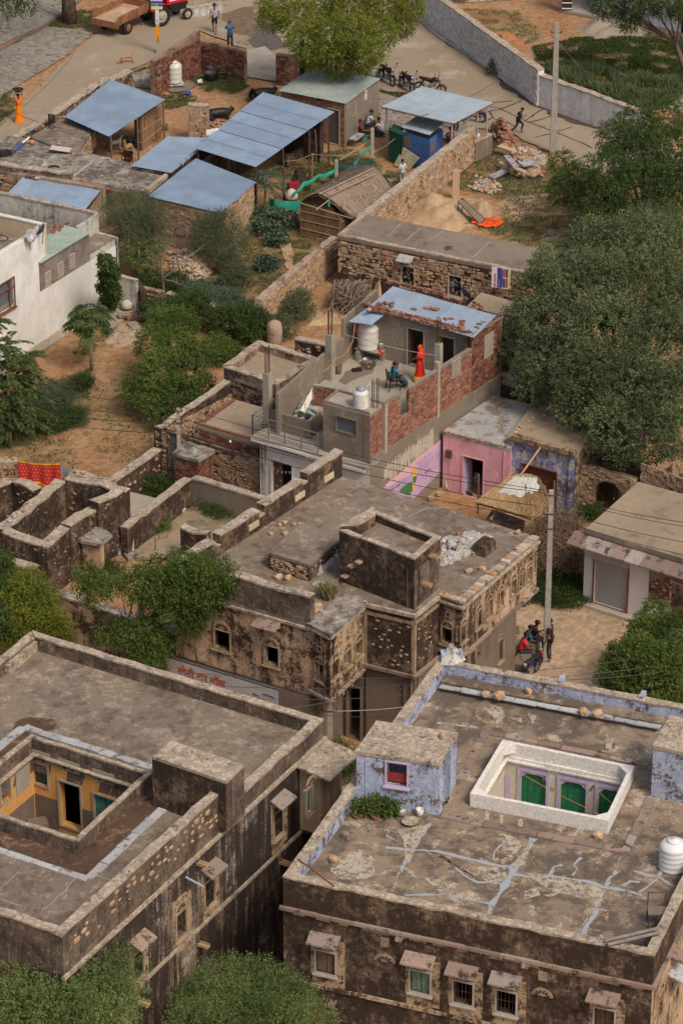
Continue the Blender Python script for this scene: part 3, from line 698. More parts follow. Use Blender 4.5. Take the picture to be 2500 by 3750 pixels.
BASE=dict(pel=(0,0,.93),chest=(0,.0,1.25),neck=(0,.01,1.46),chin=(0,.03,1.53),head=(0,.03,1.63),sl=(-.18,0,1.40),el=(-.23,-.03,1.13),hl=(-.24,.08,.88),sr=(.18,0,1.40),er=(.23,-.03,1.13),hr=(.24,.08,.88),pl=(-.09,0,.88),kl=(-.11,.03,.48),al=(-.11,-.02,.08),tl=(-.12,.15,.035),pr=(.09,0,.88),kr=(.11,.03,.48),ar=(.11,-.02,.08),tr=(.12,.15,.035))
POSES={'stand':{},'walk':dict(kl=(-.10,.16,.50),al=(-.10,.30,.10),tl=(-.10,.46,.06),kr=(.10,.02,.48),ar=(.10,-.26,.12),tr=(.10,-.14,.03),hl=(-.25,-.12,.92),el=(-.24,-.12,1.15),hr=(.24,.24,.98)),'run':dict(pel=(0,0,.9),chest=(0,.10,1.2),neck=(0,.18,1.40),chin=(0,.22,1.46),head=(0,.24,1.55),sl=(-.18,.14,1.34),sr=(.18,.14,1.34),kl=(-.10,.30,.60),al=(-.10,.18,.22),tl=(-.10,.30,.12),kr=(.10,-.14,.50),ar=(.10,-.46,.22),tr=(.10,-.42,.06),el=(-.28,-.08,1.15),hl=(-.22,.14,1.10),er=(.28,.22,1.12),hr=(.16,.42,1.22)),'carry':dict(el=(-.34,.02,1.62),hl=(-.18,.02,1.86),er=(.34,.02,1.62),hr=(.18,.02,1.86)),'phone':dict(el=(-.26,.12,1.18),hl=(-.10,.25,1.52),er=(.26,.12,1.18),hr=(.10,.25,1.52)),'arms_fold':dict(el=(-.25,.08,1.15),hl=(.06,.22,1.12),er=(.25,.08,1.15),hr=(-.04,.24,1.08)),'reach':dict(er=(.30,.12,1.15),hr=(.22,.38,1.05)),'sit':dict(pel=(0,0,.50),chest=(0,.08,.80),neck=(0,.16,1.0),chin=(0,.20,1.06),head=(0,.22,1.16),sl=(-.17,.14,.95),el=(-.24,.26,.72),hl=(-.06,.46,.62),sr=(.17,.14,.95),er=(.24,.26,.72),hr=(.06,.46,.60),pl=(-.10,.02,.48),kl=(-.16,.42,.50),al=(-.14,.46,.10),tl=(-.14,.62,.05),pr=(.10,.02,.48),kr=(.16,.42,.50),ar=(.14,.44,.10),tr=(.14,.60,.05)),'sit_phone':dict(pel=(0,0,.50),chest=(0,.04,.80),neck=(0,.06,1.02),chin=(0,.08,1.08),head=(0,.08,1.18),sl=(-.17,.04,.96),el=(-.22,.24,.84),hl=(-.08,.24,1.12),sr=(.17,.04,.96),er=(.22,.22,.76),hr=(.06,.40,.66),pl=(-.10,.02,.48),kl=(-.12,.42,.50),al=(-.10,.46,.10),tl=(-.10,.62,.05),pr=(.10,.02,.48),kr=(.14,.42,.50),ar=(.14,.60,.12),tr=(.14,.76,.06)),'squat':dict(pel=(0,0,.22),chest=(0,.14,.52),neck=(0,.22,.74),chin=(0,.26,.80),head=(0,.28,.90),sl=(-.17,.20,.68),el=(-.26,.36,.50),hl=(-.12,.55,.46),sr=(.17,.20,.68),er=(.26,.36,.50),hr=(.10,.56,.50),pl=(-.10,.02,.22),kl=(-.20,.40,.46),al=(-.15,.18,.08),tl=(-.16,.34,.04),pr=(.10,.02,.22),kr=(.20,.40,.46),ar=(.15,.18,.08),tr=(.16,.34,.04)),'lounge':dict(pel=(0,0,.14),chest=(0,-.10,.44),neck=(0,-.12,.66),chin=(0,-.10,.72),head=(0,-.10,.82),sl=(-.17,-.10,.60),el=(-.30,.02,.42),hl=(-.16,.06,.72),sr=(.17,-.10,.60),er=(.26,.06,.38),hr=(.20,.30,.38),pl=(-.10,.02,.14),kl=(-.16,.40,.40),al=(-.14,.72,.08),tl=(-.14,.86,.10),pr=(.10,.02,.14),kr=(.16,.44,.26),ar=(.16,.82,.08),tr=(.17,.96,.12)),}
def PE_(label,loc,rz,pose='stand',shirt=(.3,.3,.3),trousers=(.05,.05,.06),height=1.7,sleeves='short',hair=True,legs='long',scarf=None,cap=None,sari=None,group=None,shoes=(.03,.02,.02),skinc=None):
 j=dict(BASE);j.update(POSES[pose]);t=TG('person',label,'person',(0,0,0),group)
 K=['pel','chest','neck','chin','head','sl','el','hl','sr','er','hr','pl','kl','al','tl','pr','kr','ar','tr']
 pts=[V_(j[k])for k in K];I={k:i for i,k in enumerate(K)}
 E=[('pel','chest'),('chest','neck'),('neck','chin'),('chin','head'),('chest','sl'),('sl','el'),('el','hl'),('chest','sr'),('sr','er'),('er','hr'),('pel','pl'),('pl','kl'),('kl','al'),('al','tl'),('pel','pr'),('pr','kr'),('kr','ar'),('ar','tr')]
 rad=dict(pel=.115,chest=.125,neck=.05,chin=.072,head=.088,sl=.058,el=.038,hl=.026,sr=.058,er=.038,hr=.026,pl=.078,kl=.052,al=.034,tl=.03,pr=.078,kr=.052,ar=.034,tr=.03)
 edges=[(I[a],I[b])for a,b in E];rl=[rad[k]for k in K]
 for sfx,sg in(('l',-1),('r',1)):
  h,e=pts[I['h'+sfx]],pts[I['e'+sfx]];d=(h-e).normalized();s=d.cross(V_((0,.3,1))).normalized();c=d.cross(s)
  pts.append(h+d*.05);rl.append(.028);pm=len(pts)-1;edges.append((I['h'+sfx],pm))
  for q,ln in((-.030,.058),(-.010,.072),(.010,.078),(.030,.066)):
   pts.append(h+d*(.075+ln*.4)+s*q);rl.append(.009);pts.append(h+d*(.075+ln*.7)+s*q*1.1+c*.03);rl.append(.008)
   edges+=[(pm,len(pts)-2),(len(pts)-2,len(pts)-1)]
  pts.append(h+d*.06+s*(-.055)+c*.015);rl.append(.010);edges.append((pm,len(pts)-1))
 body=skin('body',pts,edges,rl,skinc or SK,t)
 hd=V_(j['head']);ch=V_(j['chin']);up=(hd-ch).normalized();fw=V_((0,1,0));fw=(fw-up*fw.dot(up)).normalized();sd_=fw.cross(up)
 A=Matrix((sd_,fw,up)).transposed()
 def ell(mb,c,r,k=10,cut=None):
  prof=[(max(.001,sin(pi*i/8)),-cos(pi*i/8))for i in range(9)]
  if cut:prof=prof[cut:]
  vs0=len(mb.v);mb.lathe((0,0,0),prof,k)
  for i in range(vs0,len(mb.v)):v=V_(mb.v[i]);mb.v[i]=tuple(c+A@V_((v.x*r[0],v.y*r[1],v.z*r[2])))
 f=MB();ell(f,hd+fw*.098-up*.01,(.012,.022,.022),6);ell(f,hd-sd_*.092-up*.01,(.012,.02,.03),6);ell(f,hd+sd_*.092-up*.01,(.012,.02,.03),6);f.mk('nose_and_ears',skinc or SK,t,True)
 f=MB();ell(f,hd+fw*.09-sd_*.034+up*.02,(.012,.008,.006),6);ell(f,hd+fw*.09+sd_*.034+up*.02,(.012,.008,.006),6);ell(f,hd+fw*.088-up*.045,(.026,.006,.005),6);f.mk('eyes_and_mouth',HAIR,t)
 mh=MB()
 if cap:ell(mh,hd+up*.03,(.105,.115,.095),12,4);mh.box(hd+fw*.14+up*.035,(.14,.1,.015));mh.mk('cap',PN('cap %.2f%.2f'%cap[:2],cap),t,True)
 if hair:mh=MB();ell(mh,hd+up*.026-fw*.016,(.102,.112,.10),12,3);mh.mk('hair',HAIR,t,True)
 sh=PN('cloth %.2f %.2f %.2f'%shirt,shirt,.85,nscale=10,var=.14)
 def G(names,eds,g,nm,mt,ext={}):
  ii={k:i for i,k in enumerate(names)};pp=[V_(ext.get(k,j.get(k,(0,0,0))))for k in names];return skin(nm,pp,[(ii[a],ii[b])for a,b in eds],[g[k]for k in names],mt,t)
 ex={}
 for sfx in 'lr':
  ex['e'+sfx]=V_(j['s'+sfx]).lerp(V_(j['e'+sfx]),.75)if sleeves=='short' else V_(j['e'+sfx])
  ex['w'+sfx]=V_(j['e'+sfx]).lerp(V_(j['h'+sfx]),.92)
  ex['k2'+sfx]=V_(j['k'+sfx]);ex['a'+sfx]=V_(j['k'+sfx]).lerp(V_(j['a'+sfx]),.88)
  ex['p2'+sfx]=V_(j['p'+sfx]).lerp(V_(j['k'+sfx]),.85)
 ex['neck']=V_(j['chest']).lerp(V_(j['neck']),.72);ex['hem']=V_(j['pel'])+V_((0,0,-.05))
 nm=['chest','pel','hem','neck','sl','el','sr','er'];ed=[('chest','pel'),('pel','hem'),('chest','neck'),('chest','sl'),('sl','el'),('chest','sr'),('sr','er')];g=dict(chest=.152,pel=.138,hem=.135,neck=.085,sl=.082,el=.062,sr=.082,er=.062)
 if sleeves=='long':nm+=['wl','wr'];ed+=[('el','wl'),('er','wr')];g.update(wl=.042,wr=.042)
 G(nm,ed,g,'shirt',sh,ex)
 if sari:
  skc=PN('cloth %.2f %.2f %.2f'%sari,sari,.85,nscale=10,var=.14)
  if pose.startswith('sit'):
   G(['pel','kl','al','kr','ar'],[('pel','kl'),('kl','al'),('pel','kr'),('kr','ar')],dict(pel=.17,kl=.13,al=.12,kr=.13,ar=.12),'skirt',skc,{k:ex.get(k,j[k])for k in('kl','kr','al','ar')})
  else:
   m_=MB();k=28;prof=[(.135,1.04),(.17,.92),(.19,.7),(.24,.4),(.31,.12),(.33,.05)];vs=[]
   for r_,z_ in prof:
    for i in range(k):a=2*pi*i/k;q=r_*(1+.10*(i%2)*(1.04-z_));vs.append((q*cos(a),q*sin(a)*.85,z_))
   m_.add(vs,[(i*k+q,i*k+(q+1)%k,(i+1)*k+(q+1)%k,(i+1)*k+q)for i in range(len(prof)-1)for q in range(k)]);m_.mk('skirt',skc,t,True)
   if isinstance(scarf,tuple):
    m_=MB();vs=[]
    for r_,z_ in((.275,.30),(.325,.09)):
     for i in range(k):a=2*pi*i/k;q=r_*(1+.10*(i%2)*.9)+.004;vs.append((q*cos(a),q*sin(a)*.85,z_))
    m_.add(vs,[(q,(q+1)%k,k+(q+1)%k,k+q)for q in range(k)]);m_.mk('skirt_border',PN('yellow border',(.75,.42,.03),.8),t)
  if scarf:
   vc=sari if scarf is True else scarf;vm=PN('veil %.2f %.2f %.2f'%vc,vc,.8,var=.1);m_=MB();rows=[];k=9
   for s_,(cx,rr,dz)in enumerate(((0,.118,.10),(-.01,.128,.02),(-.04,.13,-.10),(-.06,.20,-.26),(-.08,.21,-.45))):
    for i in range(k):a=radians(-200+220*i/(k-1));rows.append(hd+sd_*(rr*cos(a))+fw*(cx+rr*sin(a)*.9)+V_((0,0,dz+.02)))
   m_.add(rows+[hd+up*.135],[(i*k+q,i*k+q+1,(i+1)*k+q+1,(i+1)*k+q)for i in range(4)for q in range(k-1)]+[(q+1,q,5*k)for q in range(k-1)]);m_.mk('veil',vm,t,True)
 elif legs:
  tm=PN('cloth %.2f %.2f %.2f'%trousers,trousers,.85,nscale=10,var=.14)
  if legs=='long':G(['pel','pl','kl','al','pr','kr','ar'],[('pel','pl'),('pl','kl'),('kl','al'),('pel','pr'),('pr','kr'),('kr','ar')],dict(pel=.132,pl=.096,kl=.070,al=.055,pr=.096,kr=.070,ar=.055),'trousers',tm,{'al':ex['al'],'ar':ex['ar']})
  else:G(['pel','pl','p2l','pr','p2r'],[('pel','pl'),('pl','p2l'),('pel','pr'),('pr','p2r')],dict(pel=.134,pl=.10,p2l=.085,pr=.10,p2r=.085),'shorts',tm,{'p2l':ex['p2l'],'p2r':ex['p2r']})
 if shoes:
  sm=PN('sandals',shoes)
  for s_ in 'lr':a,b=V_(j['a'+s_]),V_(j['t'+s_]);m_=MB();m_.tube([a.lerp(b,-.2)+V_((0,0,-.035)),a.lerp(b,.5)+V_((0,0,-.02)),b.lerp(a,-.15)+V_((0,0,-.005))],[.04,.045,.035],6);m_.mk('shoe',sm,t,True)
 t.location=loc;t.rotation_euler=(0,0,rz);s=height/1.72;t.scale=(s,s,s)
 return t
def QD_(name,label,loc,rz,L=.7,H=.6,mat=None,cat='goat',group=None,neck=.3,headz=.2,fat=1.0,horns=0,ears=.08,tail=(-.1,-.2),lying=False,graze=False,legr=.022,muz=.12):
 t=TG(name,label,cat,(0,0,0),group);h=H*.62 if not lying else H*.30;l=L/2;br=.13*fat*H/.6*.85;lr=legr*H/.6
 pts=[(0,0,h+br*.15),(0,l*.55,h+br*.1),(0,l,h+.02),(0,-l*.55,h+.02),(0,-l,h+.03)];rad=[br,br*1.02,br*.8,br*.98,br*.75];ed=[(0,1),(1,2),(0,3),(3,4)]
 def add(p,r,a):pts.append(p);rad.append(r);ed.append((a,len(pts)-1));return len(pts)-1
 hz=H*.62+headz if not graze else .14
 if lying:hz=h+headz
 n1=add((0,l+neck*.4,h+(hz-h)*.5),br*.5,2);n2=add((0,l+neck*.75,hz),br*.42,n1);m1=add((0,l+neck*.75+muz,hz-muz*.5),br*.26,n2)
 add((0,-l-.04,h-.02),.016,4);add((0,-l+tail[0],h+tail[1]),.012,len(pts)-1)
 for sx in(-1,1):
  x=br*.62*sx
  if lying:
   k=add((x*1.5,l*.9,h*.4),lr*1.6,2);add((x*1.2,l*.9+.16,.05),lr,k);k=add((x*1.9,-l*.6,h*.45),lr*2,4);k=add((x*2,-l*.2,.06),lr,k)
  else:
   k=add((x,l*.9,h*.72),lr*1.8,2);k=add((x,l*.92,h*.38),lr*1.1,k);add((x,l*.9+.02*sx,.05),lr,k)
   k=add((x,-l*.78,h*.66),lr*2.3,4);k=add((x,-l*1.12,h*.36),lr*1.05,k);add((x,-l*1.0-.02*sx,.05),lr,k)
 skin('body',pts,ed,rad,mat,t)
 m_=MB();hd=V_(pts[n2])
 for sx in(-1,1):a=hd+V_((sx*br*.3,-.01,br*.25));m_.tube([a,a+V_((sx*ears,-.02,-ears*.3))],[.028*fat,.008],5)
 m_.mk('ears',mat,t)
 if horns:
  m_=MB()
  for sx in(-1,1):a=hd+V_((sx*br*.25,0,br*.3));m_.tube([a,a+V_((sx*horns*.6,-horns*.5,horns*.3)),a+V_((sx*horns*.5,-horns*1.1,horns*.6))],[.025,.018,.006],5)
  m_.mk('horns',M['dark'],t)
 m_=MB()
 if not lying:
  for p_ in pts:
   if abs(p_[2]-.05)<1e-6:m_.box((p_[0],p_[1]+.01,.02),(lr*2.6,lr*3,.04))
  if m_.v:m_.mk('hooves',M['dark'],t)
 t.location=loc;t.rotation_euler=(0,0,rz);return t
def wheel(parent,c,r,wd,spokes=0,tyre=.06,rimmat=None,axis='X'):
 A=Matrix.Rotation(radians(90),3,'Y');mb=MB();prof=[];k=20;vs=[];q=8
 for i in range(k):
  a=2*pi*i/k
  for j in range(q):b=2*pi*j/q;rr=r-tyre+tyre*cos(b);vs.append(V_(c)+V_((wd/2*sin(b),rr*cos(a),rr*sin(a))))
 mb.add(vs,[(i*q+j,((i+1)%k)*q+j,((i+1)%k)*q+(j+1)%q,i*q+(j+1)%q)for i in range(k)for j in range(q)])
 wo_=mb.mk('wheel',M['dark'],parent,smooth=True)
 mb=MB()
 if spokes:
  for i in range(spokes):a=2*pi*i/spokes;mb.tube([V_(c),V_(c)+V_((0,(r-tyre*1.6)*cos(a),(r-tyre*1.6)*sin(a)))],.007,3)
  for i in range(k):a,b=2*pi*i/k,2*pi*(i+1)/k;rr=r-tyre*1.9;mb.tube([V_(c)+V_((0,rr*cos(a),rr*sin(a))),V_(c)+V_((0,rr*cos(b),rr*sin(b)))],.012,4,False)
  mb.lathe(c,[(.05,-.05),(.05,.05)],8,A)
 else:mb.lathe(c,[(r*.2,-wd*.5),(r*.35,-wd*.3),(r-tyre*1.7,-wd*.32),(r-tyre*1.7,wd*.32),(r*.35,wd*.3),(r*.2,wd*.5)],16,A)
 mb.mk('rim',rimmat or M['steel'],wo_)
def MC_(label,loc,rz,paint=(.01,.01,.014),group='motorcycles parked at the roadside',lean=.12,seed=0):
 t=TG('motorcycle',label,'motorcycle',(0,0,0),group);pm=PN('bike paint %.3f%.3f'%paint[:2],paint,.2,spec=.6)
 wheel(t,(0,.64,.30),.30,.085,14,.045);wheel(t,(0,-.62,.30),.30,.10,14,.05)
 b=MB();b.tube([(0,-.02,.66),(0,.18,.80),(0,.36,.82),(0,.44,.72)],[.10,.135,.13,.06],10);b.mk('fuel_tank',pm,t,True)
 b=MB();b.tube([(0,.06,.76),(0,-.10,.755),(0,-.40,.78),(0,-.64,.82)],[.09,.115,.11,.06],8);b.mk('seat',M['dark'],t,True)
 b=MB();b.box((0,.06,.38),(.22,.34,.26));b.tube([(0,.06,.42),(0,.20,.62)],[.10,.09],8);b.mk('engine',M['steel'],t)
 b=MB()
 for s in(-1,1):b.tube([(s*.08,.64,.30),(s*.08,.46,.86)],.022,6);b.tube([(s*.09,-.62,.30),(s*.10,-.42,.68)],.025,6)
 b.tube([(0,.42,.78),(0,.16,.34),(0,-.22,.30),(0,-.42,.70),(0,.30,.70)],.025,6);b.mk('frame_tubes',M['dark'],t)
 b=MB();b.tube([(-.36,.30,1.02),(-.2,.42,.98),(0,.45,.92),(.2,.42,.98),(.36,.30,1.02)],.014,6)
 for s in(-1,1):b.tube([(s*.27,.36,1.0),(s*.30,.38,1.14)],.006,4)
 b.mk('handlebar',M['dark'],t)
 for s in(-1,1):b=MB();b.lathe((s*.31,.37,1.17),[(.02,-.012),(.055,0),(.02,.012)],10,Matrix.Rotation(radians(90),3,'X'));b.mk('mirror',M['dark'],t)
 b=MB();b.lathe((0,.52,.86),[(.04,-.10),(.085,-.04),(.095,.03),(.07,.06)],12,Matrix.Rotation(radians(-90),3,'X'));b.mk('headlight',M['steel'],t,True)
 b=MB()
 for i in range(8):
  a0,a1=radians(20+16*i),radians(36+16*i);f=lambda a,x:V_((x,.64+.345*cos(a),.30+.345*sin(a)))
  b.quad(f(a0,-.055),f(a0,.055),f(a1,.055),f(a1,-.055));f2=lambda a,x:V_((x,-.62-.35*cos(a),.30+.35*sin(a)));b.quad(f2(a0,-.06),f2(a0,.06),f2(a1,.06),f2(a1,-.06))
 b.mk('mudguards',pm,t)
 b=MB();b.tube([(.12,.22,.40),(.14,.0,.22),(.15,-.4,.28),(.15,-.84,.34)],[.022,.03,.045,.04],8);b.mk('exhaust',M['steel'],t,True)
 b=MB();b.tube([(0,-.70,.84),(0,-.86,.78)],.012,4);b.box((0,-.78,.70),(.16,.04,.10));b.mk('tail_light',PN('red plastic',(.4,.02,.01),.3),t)
 b=MB();b.tube([(-.06,.0,.25),(-.26,.05,.01)],.012,4);b.mk('side_stand',M['steel'],t)
 t.location=loc;t.rotation_euler=(0,-lean,rz);return t
_Z={1:(0,0,.574),2:(800,0,.574),3:(1600,0,.574),4:(0,700,.574),5:(800,700,.574),6:(1600,700,.574),7:(0,1400,.574),8:(800,1400,.574),9:(1600,1400,.574),10:(0,2100,.574),11:(800,2100,.574),12:(1600,2100,.574),13:(0,2850,.574),14:(800,2850,.574),15:(1600,2850,.574),'A':(1100,1000,.3827),'B':(900,1300,.3827),'C':(1800,1500,.4464),'D':(0,400,.3189),'E':(0,2650,.3954),'F':(1650,2600,.5421)}
def Z(k,x,y):a=_Z[k];return(a[0]+x*a[2],a[1]+y*a[2])
def ZL(k,l):return[Z(k,*p)for p in l]
def inpoly(x,y,poly):
 c=np.zeros(x.shape,bool);n=len(poly)
 for i in range(n):
  x0,y0=poly[i];x1,y1=poly[(i+1)%n];m=((y0>y)!=(y1>y))&(x<(x1-x0)*(y-y0)/(y1-y0+1e-12)+x0);c^=m
 return c
def W2(l,z=0):return[tuple(P2(a,b,z))for a,b in l]
GR=[(W2([(900,800),(1230,760),(1400,640),(1300,600),(1000,720)]),.5),(W2([(620,1000),(860,1040),(980,1120),(700,1130),(520,1050)]),.7),(W2([(330,560),(480,600),(470,660),(380,640)]),.5),(W2([(900,340),(1010,320),(1130,400),(1100,560),(1050,560)]),.35),(W2([(1000,610),(1260,540),(1330,560),(1180,660),(1040,690)]),.6),(W2([(300,1380),(560,1400),(600,1700),(420,1700),(300,1560)]),.22),(W2([(2140,640),(2300,700),(2300,760),(2100,700),(1950,640)]),.8),(W2([(1580,20),(1900,40),(2000,130),(1850,200),(1700,80)]),.35),(W2([(1560,650),(1700,560),(1800,500),(2000,575),(2100,640),(2200,760),(2500,800),(2500,1000),(1950,900),(1640,800),(1830,800),(1850,740),(1700,700)]),.75),(W2([(640,250),(700,225),(880,262),(920,315),(860,345),(760,335),(690,290)]),1.0),(W2([(560,345),(640,330),(715,350),(725,385),(620,400)]),.9),(W2([(590,455),(620,455),(615,478),(590,480)]),.8),(W2([(480,265),(560,235),(565,250),(490,275)]),.8),(W2([(1950,215),(2150,130),(2300,110),(2560,140),(2560,330),(2500,300),(2350,400),(2000,260)]),.7),(W2([(840,860),(1000,800),(1240,840),(1240,900),(950,1120),(840,1130),(780,1000)]),.6),(W2([(1080,640),(1260,560),(1400,590),(1390,640),(1330,700),(1420,620),(1500,650),(1440,700),(1200,700),(1080,720)]),.7),(W2([(60,1450),(330,1350),(330,1560),(150,1600),(0,1640),(-40,1500)]),.85),(W2([(0,1620),(250,1560),(300,1720),(420,1760),(330,1800),(0,1760)]),.3),(W2([(1950,2080),(2110,2100),(2125,2210),(1990,2190),(1900,2230),(1880,2120)]),1.0),(W2([(1200,2780),(1330,2780),(1330,2880),(1180,2870)]),.9),(W2([(540,1760),(640,1760),(600,1830),(520,1810)]),.9),(W2([(750,1830),(900,1830),(900,1900),(740,1880)]),.7),(W2([(500,1900),(640,1900),(620,2000),(480,2000)]),.5),(W2([(1880,2280),(1900,2290),(1880,2470),(1850,2470)]),.8),(W2([(1370,325),(1500,345),(1480,370),(1390,350)]),1.0),(W2([(1740,510),(1840,500),(1830,570),(1720,560)]),.5),(W2([(-60,330),(50,330),(60,420),(0,470),(-60,500)]),.8),(W2([(170,50),(360,30),(370,90),(320,105),(190,100)]),.9),(W2([(860,145),(980,150),(1000,175),(860,165)]),.7),(W2([(1080,-40),(1180,-40),(1160,-20)]),.3),(W2([(260,1100),(420,1060),(420,1240),(280,1330)]),.5),(W2([(690,8),(840,0),(850,30),(690,45)]),.8)]
SAND=[W2([(1490,760),(1530,720),(1640,715),(1790,740),(1820,800),(1760,830),(1700,830),(1640,850),(1500,810)]),W2([(1850,720),(1960,715),(1990,760),(1900,800),(1840,780)]),W2([(1990,850),(2080,850),(2070,880),(1980,880)])]
PALE=[W2([(1860,2230),(1960,2180),(2330,2260),(2420,2420),(2500,2620),(1700,2500)]),W2([(1190,2850),(1290,2850),(1290,2980),(1150,3000)])]
def build_ground():
 xs=np.arange(-34,36.01,.28);ys=np.arange(84,204.01,.28);X,Y=np.meshgrid(xs,ys);n1,n2=len(xs),len(ys)
 nz=np.array([noise.noise(V_((x*.55,y*.55,1)))for x,y in zip(X.ravel(),Y.ravel())]).reshape(X.shape)
 nf=np.array([noise.noise(V_((x*2.1,y*2.1,4)))for x,y in zip(X.ravel(),Y.ravel())]).reshape(X.shape)
 col=np.zeros(X.shape+(3,));soil=np.array([.31,.165,.078]);soil2=np.array([.40,.245,.135]);t=np.clip(.5+nz*.9+nf*.5,0,1)[...,None];col[:]=soil*(1-t)+soil2*t
 gc=np.array([.075,.09,.033])
 gm=np.zeros(X.shape);Xp,Yp=X+nf*.4,Y+nz*.7
 for pl,dn in GR:gm=np.maximum(gm,inpoly(Xp,Yp,pl)*dn)
 gm=np.clip(gm*(1.0+nf*1.7+nz*.7),0,1)[...,None];col=col*(1-gm*.85)+gc*gm*.85
 for pl in SAND:m=inpoly(X+nf*.8,Y+nz*.8,pl)[...,None];col=np.where(m,np.array([.41,.28,.17])*(1+nf[...,None]*.15),col)
 for pl in PALE:m=inpoly(X+nf*.8,Y+nz*.8,pl)[...,None];col=np.where(m,np.array([.42,.30,.195])*(1+nz[...,None]*.25),col)
 Zz=nz*.03+nf*.02-.03
 v=np.stack([X,Y,Zz],-1).reshape(-1,3);i=np.arange(n1*n2).reshape(n2,n1);f=np.stack([i[:-1,:-1],i[:-1,1:],i[1:,1:],i[1:,:-1]],-1).reshape(-1,4)
 me=bpy.data.meshes.new('ground');me.from_pydata(v.tolist(),[],f.tolist());a=me.attributes.new('tint','FLOAT_COLOR','POINT')
 a.data.foreach_set('color',np.concatenate([col.reshape(-1,3),np.ones((n1*n2,1))],1).astype(np.float32).ravel());me.shade_smooth()
 m,n,b=_new('bare earth');at=n.nodes.new('ShaderNodeAttribute');at.attribute_name='tint'
 f1=_noise(n,_pos(n),3.2,8,.75,.4);f2=_noise(n,_pos(n),22,5,.75)
 k=_math(n,'ADD',_math(n,'MULTIPLY',f1,2.4),_math(n,'MULTIPLY',f2,1.2));k=_math(n,'ADD',k,-.83)
 gg=n.nodes.new('ShaderNodeCombineColor');[n.links.new(k,gg.inputs[q])for q in range(3)]
 n.links.new(_mix(n,1,at.outputs[0],gg.outputs[0],'MULTIPLY'),b.inputs['Base Color']);_bump(n,b,_math(n,'ADD',f1,f2),.6,.05);b.inputs['Roughness'].default_value=.95
 me.materials.append(m);o=bpy.data.objects.new('ground',me);COL.objects.link(o);tag(o,'orange brown earth of the village yards with worn grass',None,kind='structure')
 rs=np.random.RandomState(5)
 for name,lab,sel,dens,hh,mt in(('grass','short grass growing in patches on the orange earth',range(len(GR)),460,.09,'L_grass'),):
  P_=[]
  for gi in sel:
   pl,dn=GR[gi];a_=np.array(pl);lo,hi=a_.min(0),a_.max(0);cnt=int((hi-lo).prod()*dens*dn);cnt=min(cnt,40000);q=lo+rs.rand(cnt,2)*(hi-lo)
   nn=np.array([noise.noise(V_((x*1.3,y*1.3,9)))for x,y in q]);m=inpoly(q[:,0]+nn*.4,q[:,1]+nn*.6,pl)&(nn>-.25+.3*(1-dn));P_.append(q[m])
  q=np.concatenate(P_);nq=len(q);d=rs.normal(size=(nq,3))*.5;d[:,2]=np.abs(d[:,2])+.5
  pts=np.column_stack([q,np.zeros(nq)-.02]);leaf_mesh(name,pts,d,hh*rs.uniform(.6,1.5,nq),.035,rs.rand(nq),M[mt],None,'stuff')['label']=lab
 mb=MB();mb.keep=True;mb.quad((-900,-200,-.5),(900,-200,-.5),(900,1500,-.5),(-900,1500,-.5));tag(mb.mk('terrain',PN('distant earth',(.34,.23,.14),.95,nscale=.3)),'wide earth plain under and beyond the village',None,kind='structure')
build_ground()
def ST_(name,poly,z,mat,label=None,kind='structure',jit=0.0,parent=None,th=.0):
 """thin laid surface with an uneven edge"""
 pts=[];n=len(poly)
 for i in range(n):
  a,b=V_(poly[i][:2]),V_(poly[(i+1)%n][:2]);k=max(1,int((b-a).length/.45))if jit else 1
  for j in range(k):q=a.lerp(b,j/k);pts.append((q.x+R.uniform(-jit,jit),q.y+R.uniform(-jit,jit),z))
 mb=MB();mb.keep=True
 if th:mb.prism([p[:2]for p in pts],z-th,z)
 else:
  ar=sum(pts[i][0]*pts[(i+1)%len(pts)][1]-pts[(i+1)%len(pts)][0]*pts[i][1]for i in range(len(pts)));mb.add(pts if ar>0 else pts[::-1],[tuple(range(len(pts)))])
 o=mb.mk(name,mat,parent)
 if parent is None:tag(o,label,None,kind=kind)
 return o
def SP_(name,pts_px,wpx,z,mat,parent=None,label=None,kind=None,jit=.35):
 """a thin crack filling or seam along a line"""
 w3=[P(a,b,z)for a,b in pts_px];L_,R_=[],[]
 fine=[]
 for i in range(len(w3)-1):
  k=max(1,int((w3[i+1]-w3[i]).length/.25))
  for j in range(k):fine.append(w3[i].lerp(w3[i+1],j/k))
 fine.append(w3[-1])
 for i,q in enumerate(fine):
  t=(fine[min(i+1,len(fine)-1)]-fine[max(i-1,0)]).normalized();n_=V_((-t.y,t.x,0));w_=wpx/115*.5*(1+R.uniform(-jit,jit));sh=.07*noise.noise(q*2.5)+R.uniform(-.015,.015)
  L_.append(q+n_*(w_+sh));R_.append(q-n_*(w_-sh))
 mb=MB();mb.keep=True;n=len(fine);mb.add(L_+R_,[(n+i,n+i+1,i+1,i)for i in range(n-1)]);o=mb.mk(name,mat,parent,label=label)
 if kind:o['kind']=kind
 return o
road_px=[(-420,820),(0,548),(402,285),(560,225),(735,112),(900,182),(905,285),(1010,300),(1120,300),(1390,330),(1500,345),(1640,400),(1730,468),(1880,494),(2000,552),(2140,626),(2700,800),(2700,640),(2215,455),(2000,396),(1910,365),(1800,270),(1610,145),(1530,70),(1380,-70),(900,-70),(640,0),(575,45),(480,105),(345,130),(225,235),(60,410),(-420,700)]
ST_('road',W2(road_px),.035,M['road'],'dusty cement village road sweeping round the yards',jit=.12)
ST_('puddle',W2([(915,150),(945,60),(965,20),(1010,10),(1010,120),(1060,170),(1000,190),(930,172)]),.043,M['water'],'shallow brown puddle on the road under the large tree',jit=.15)
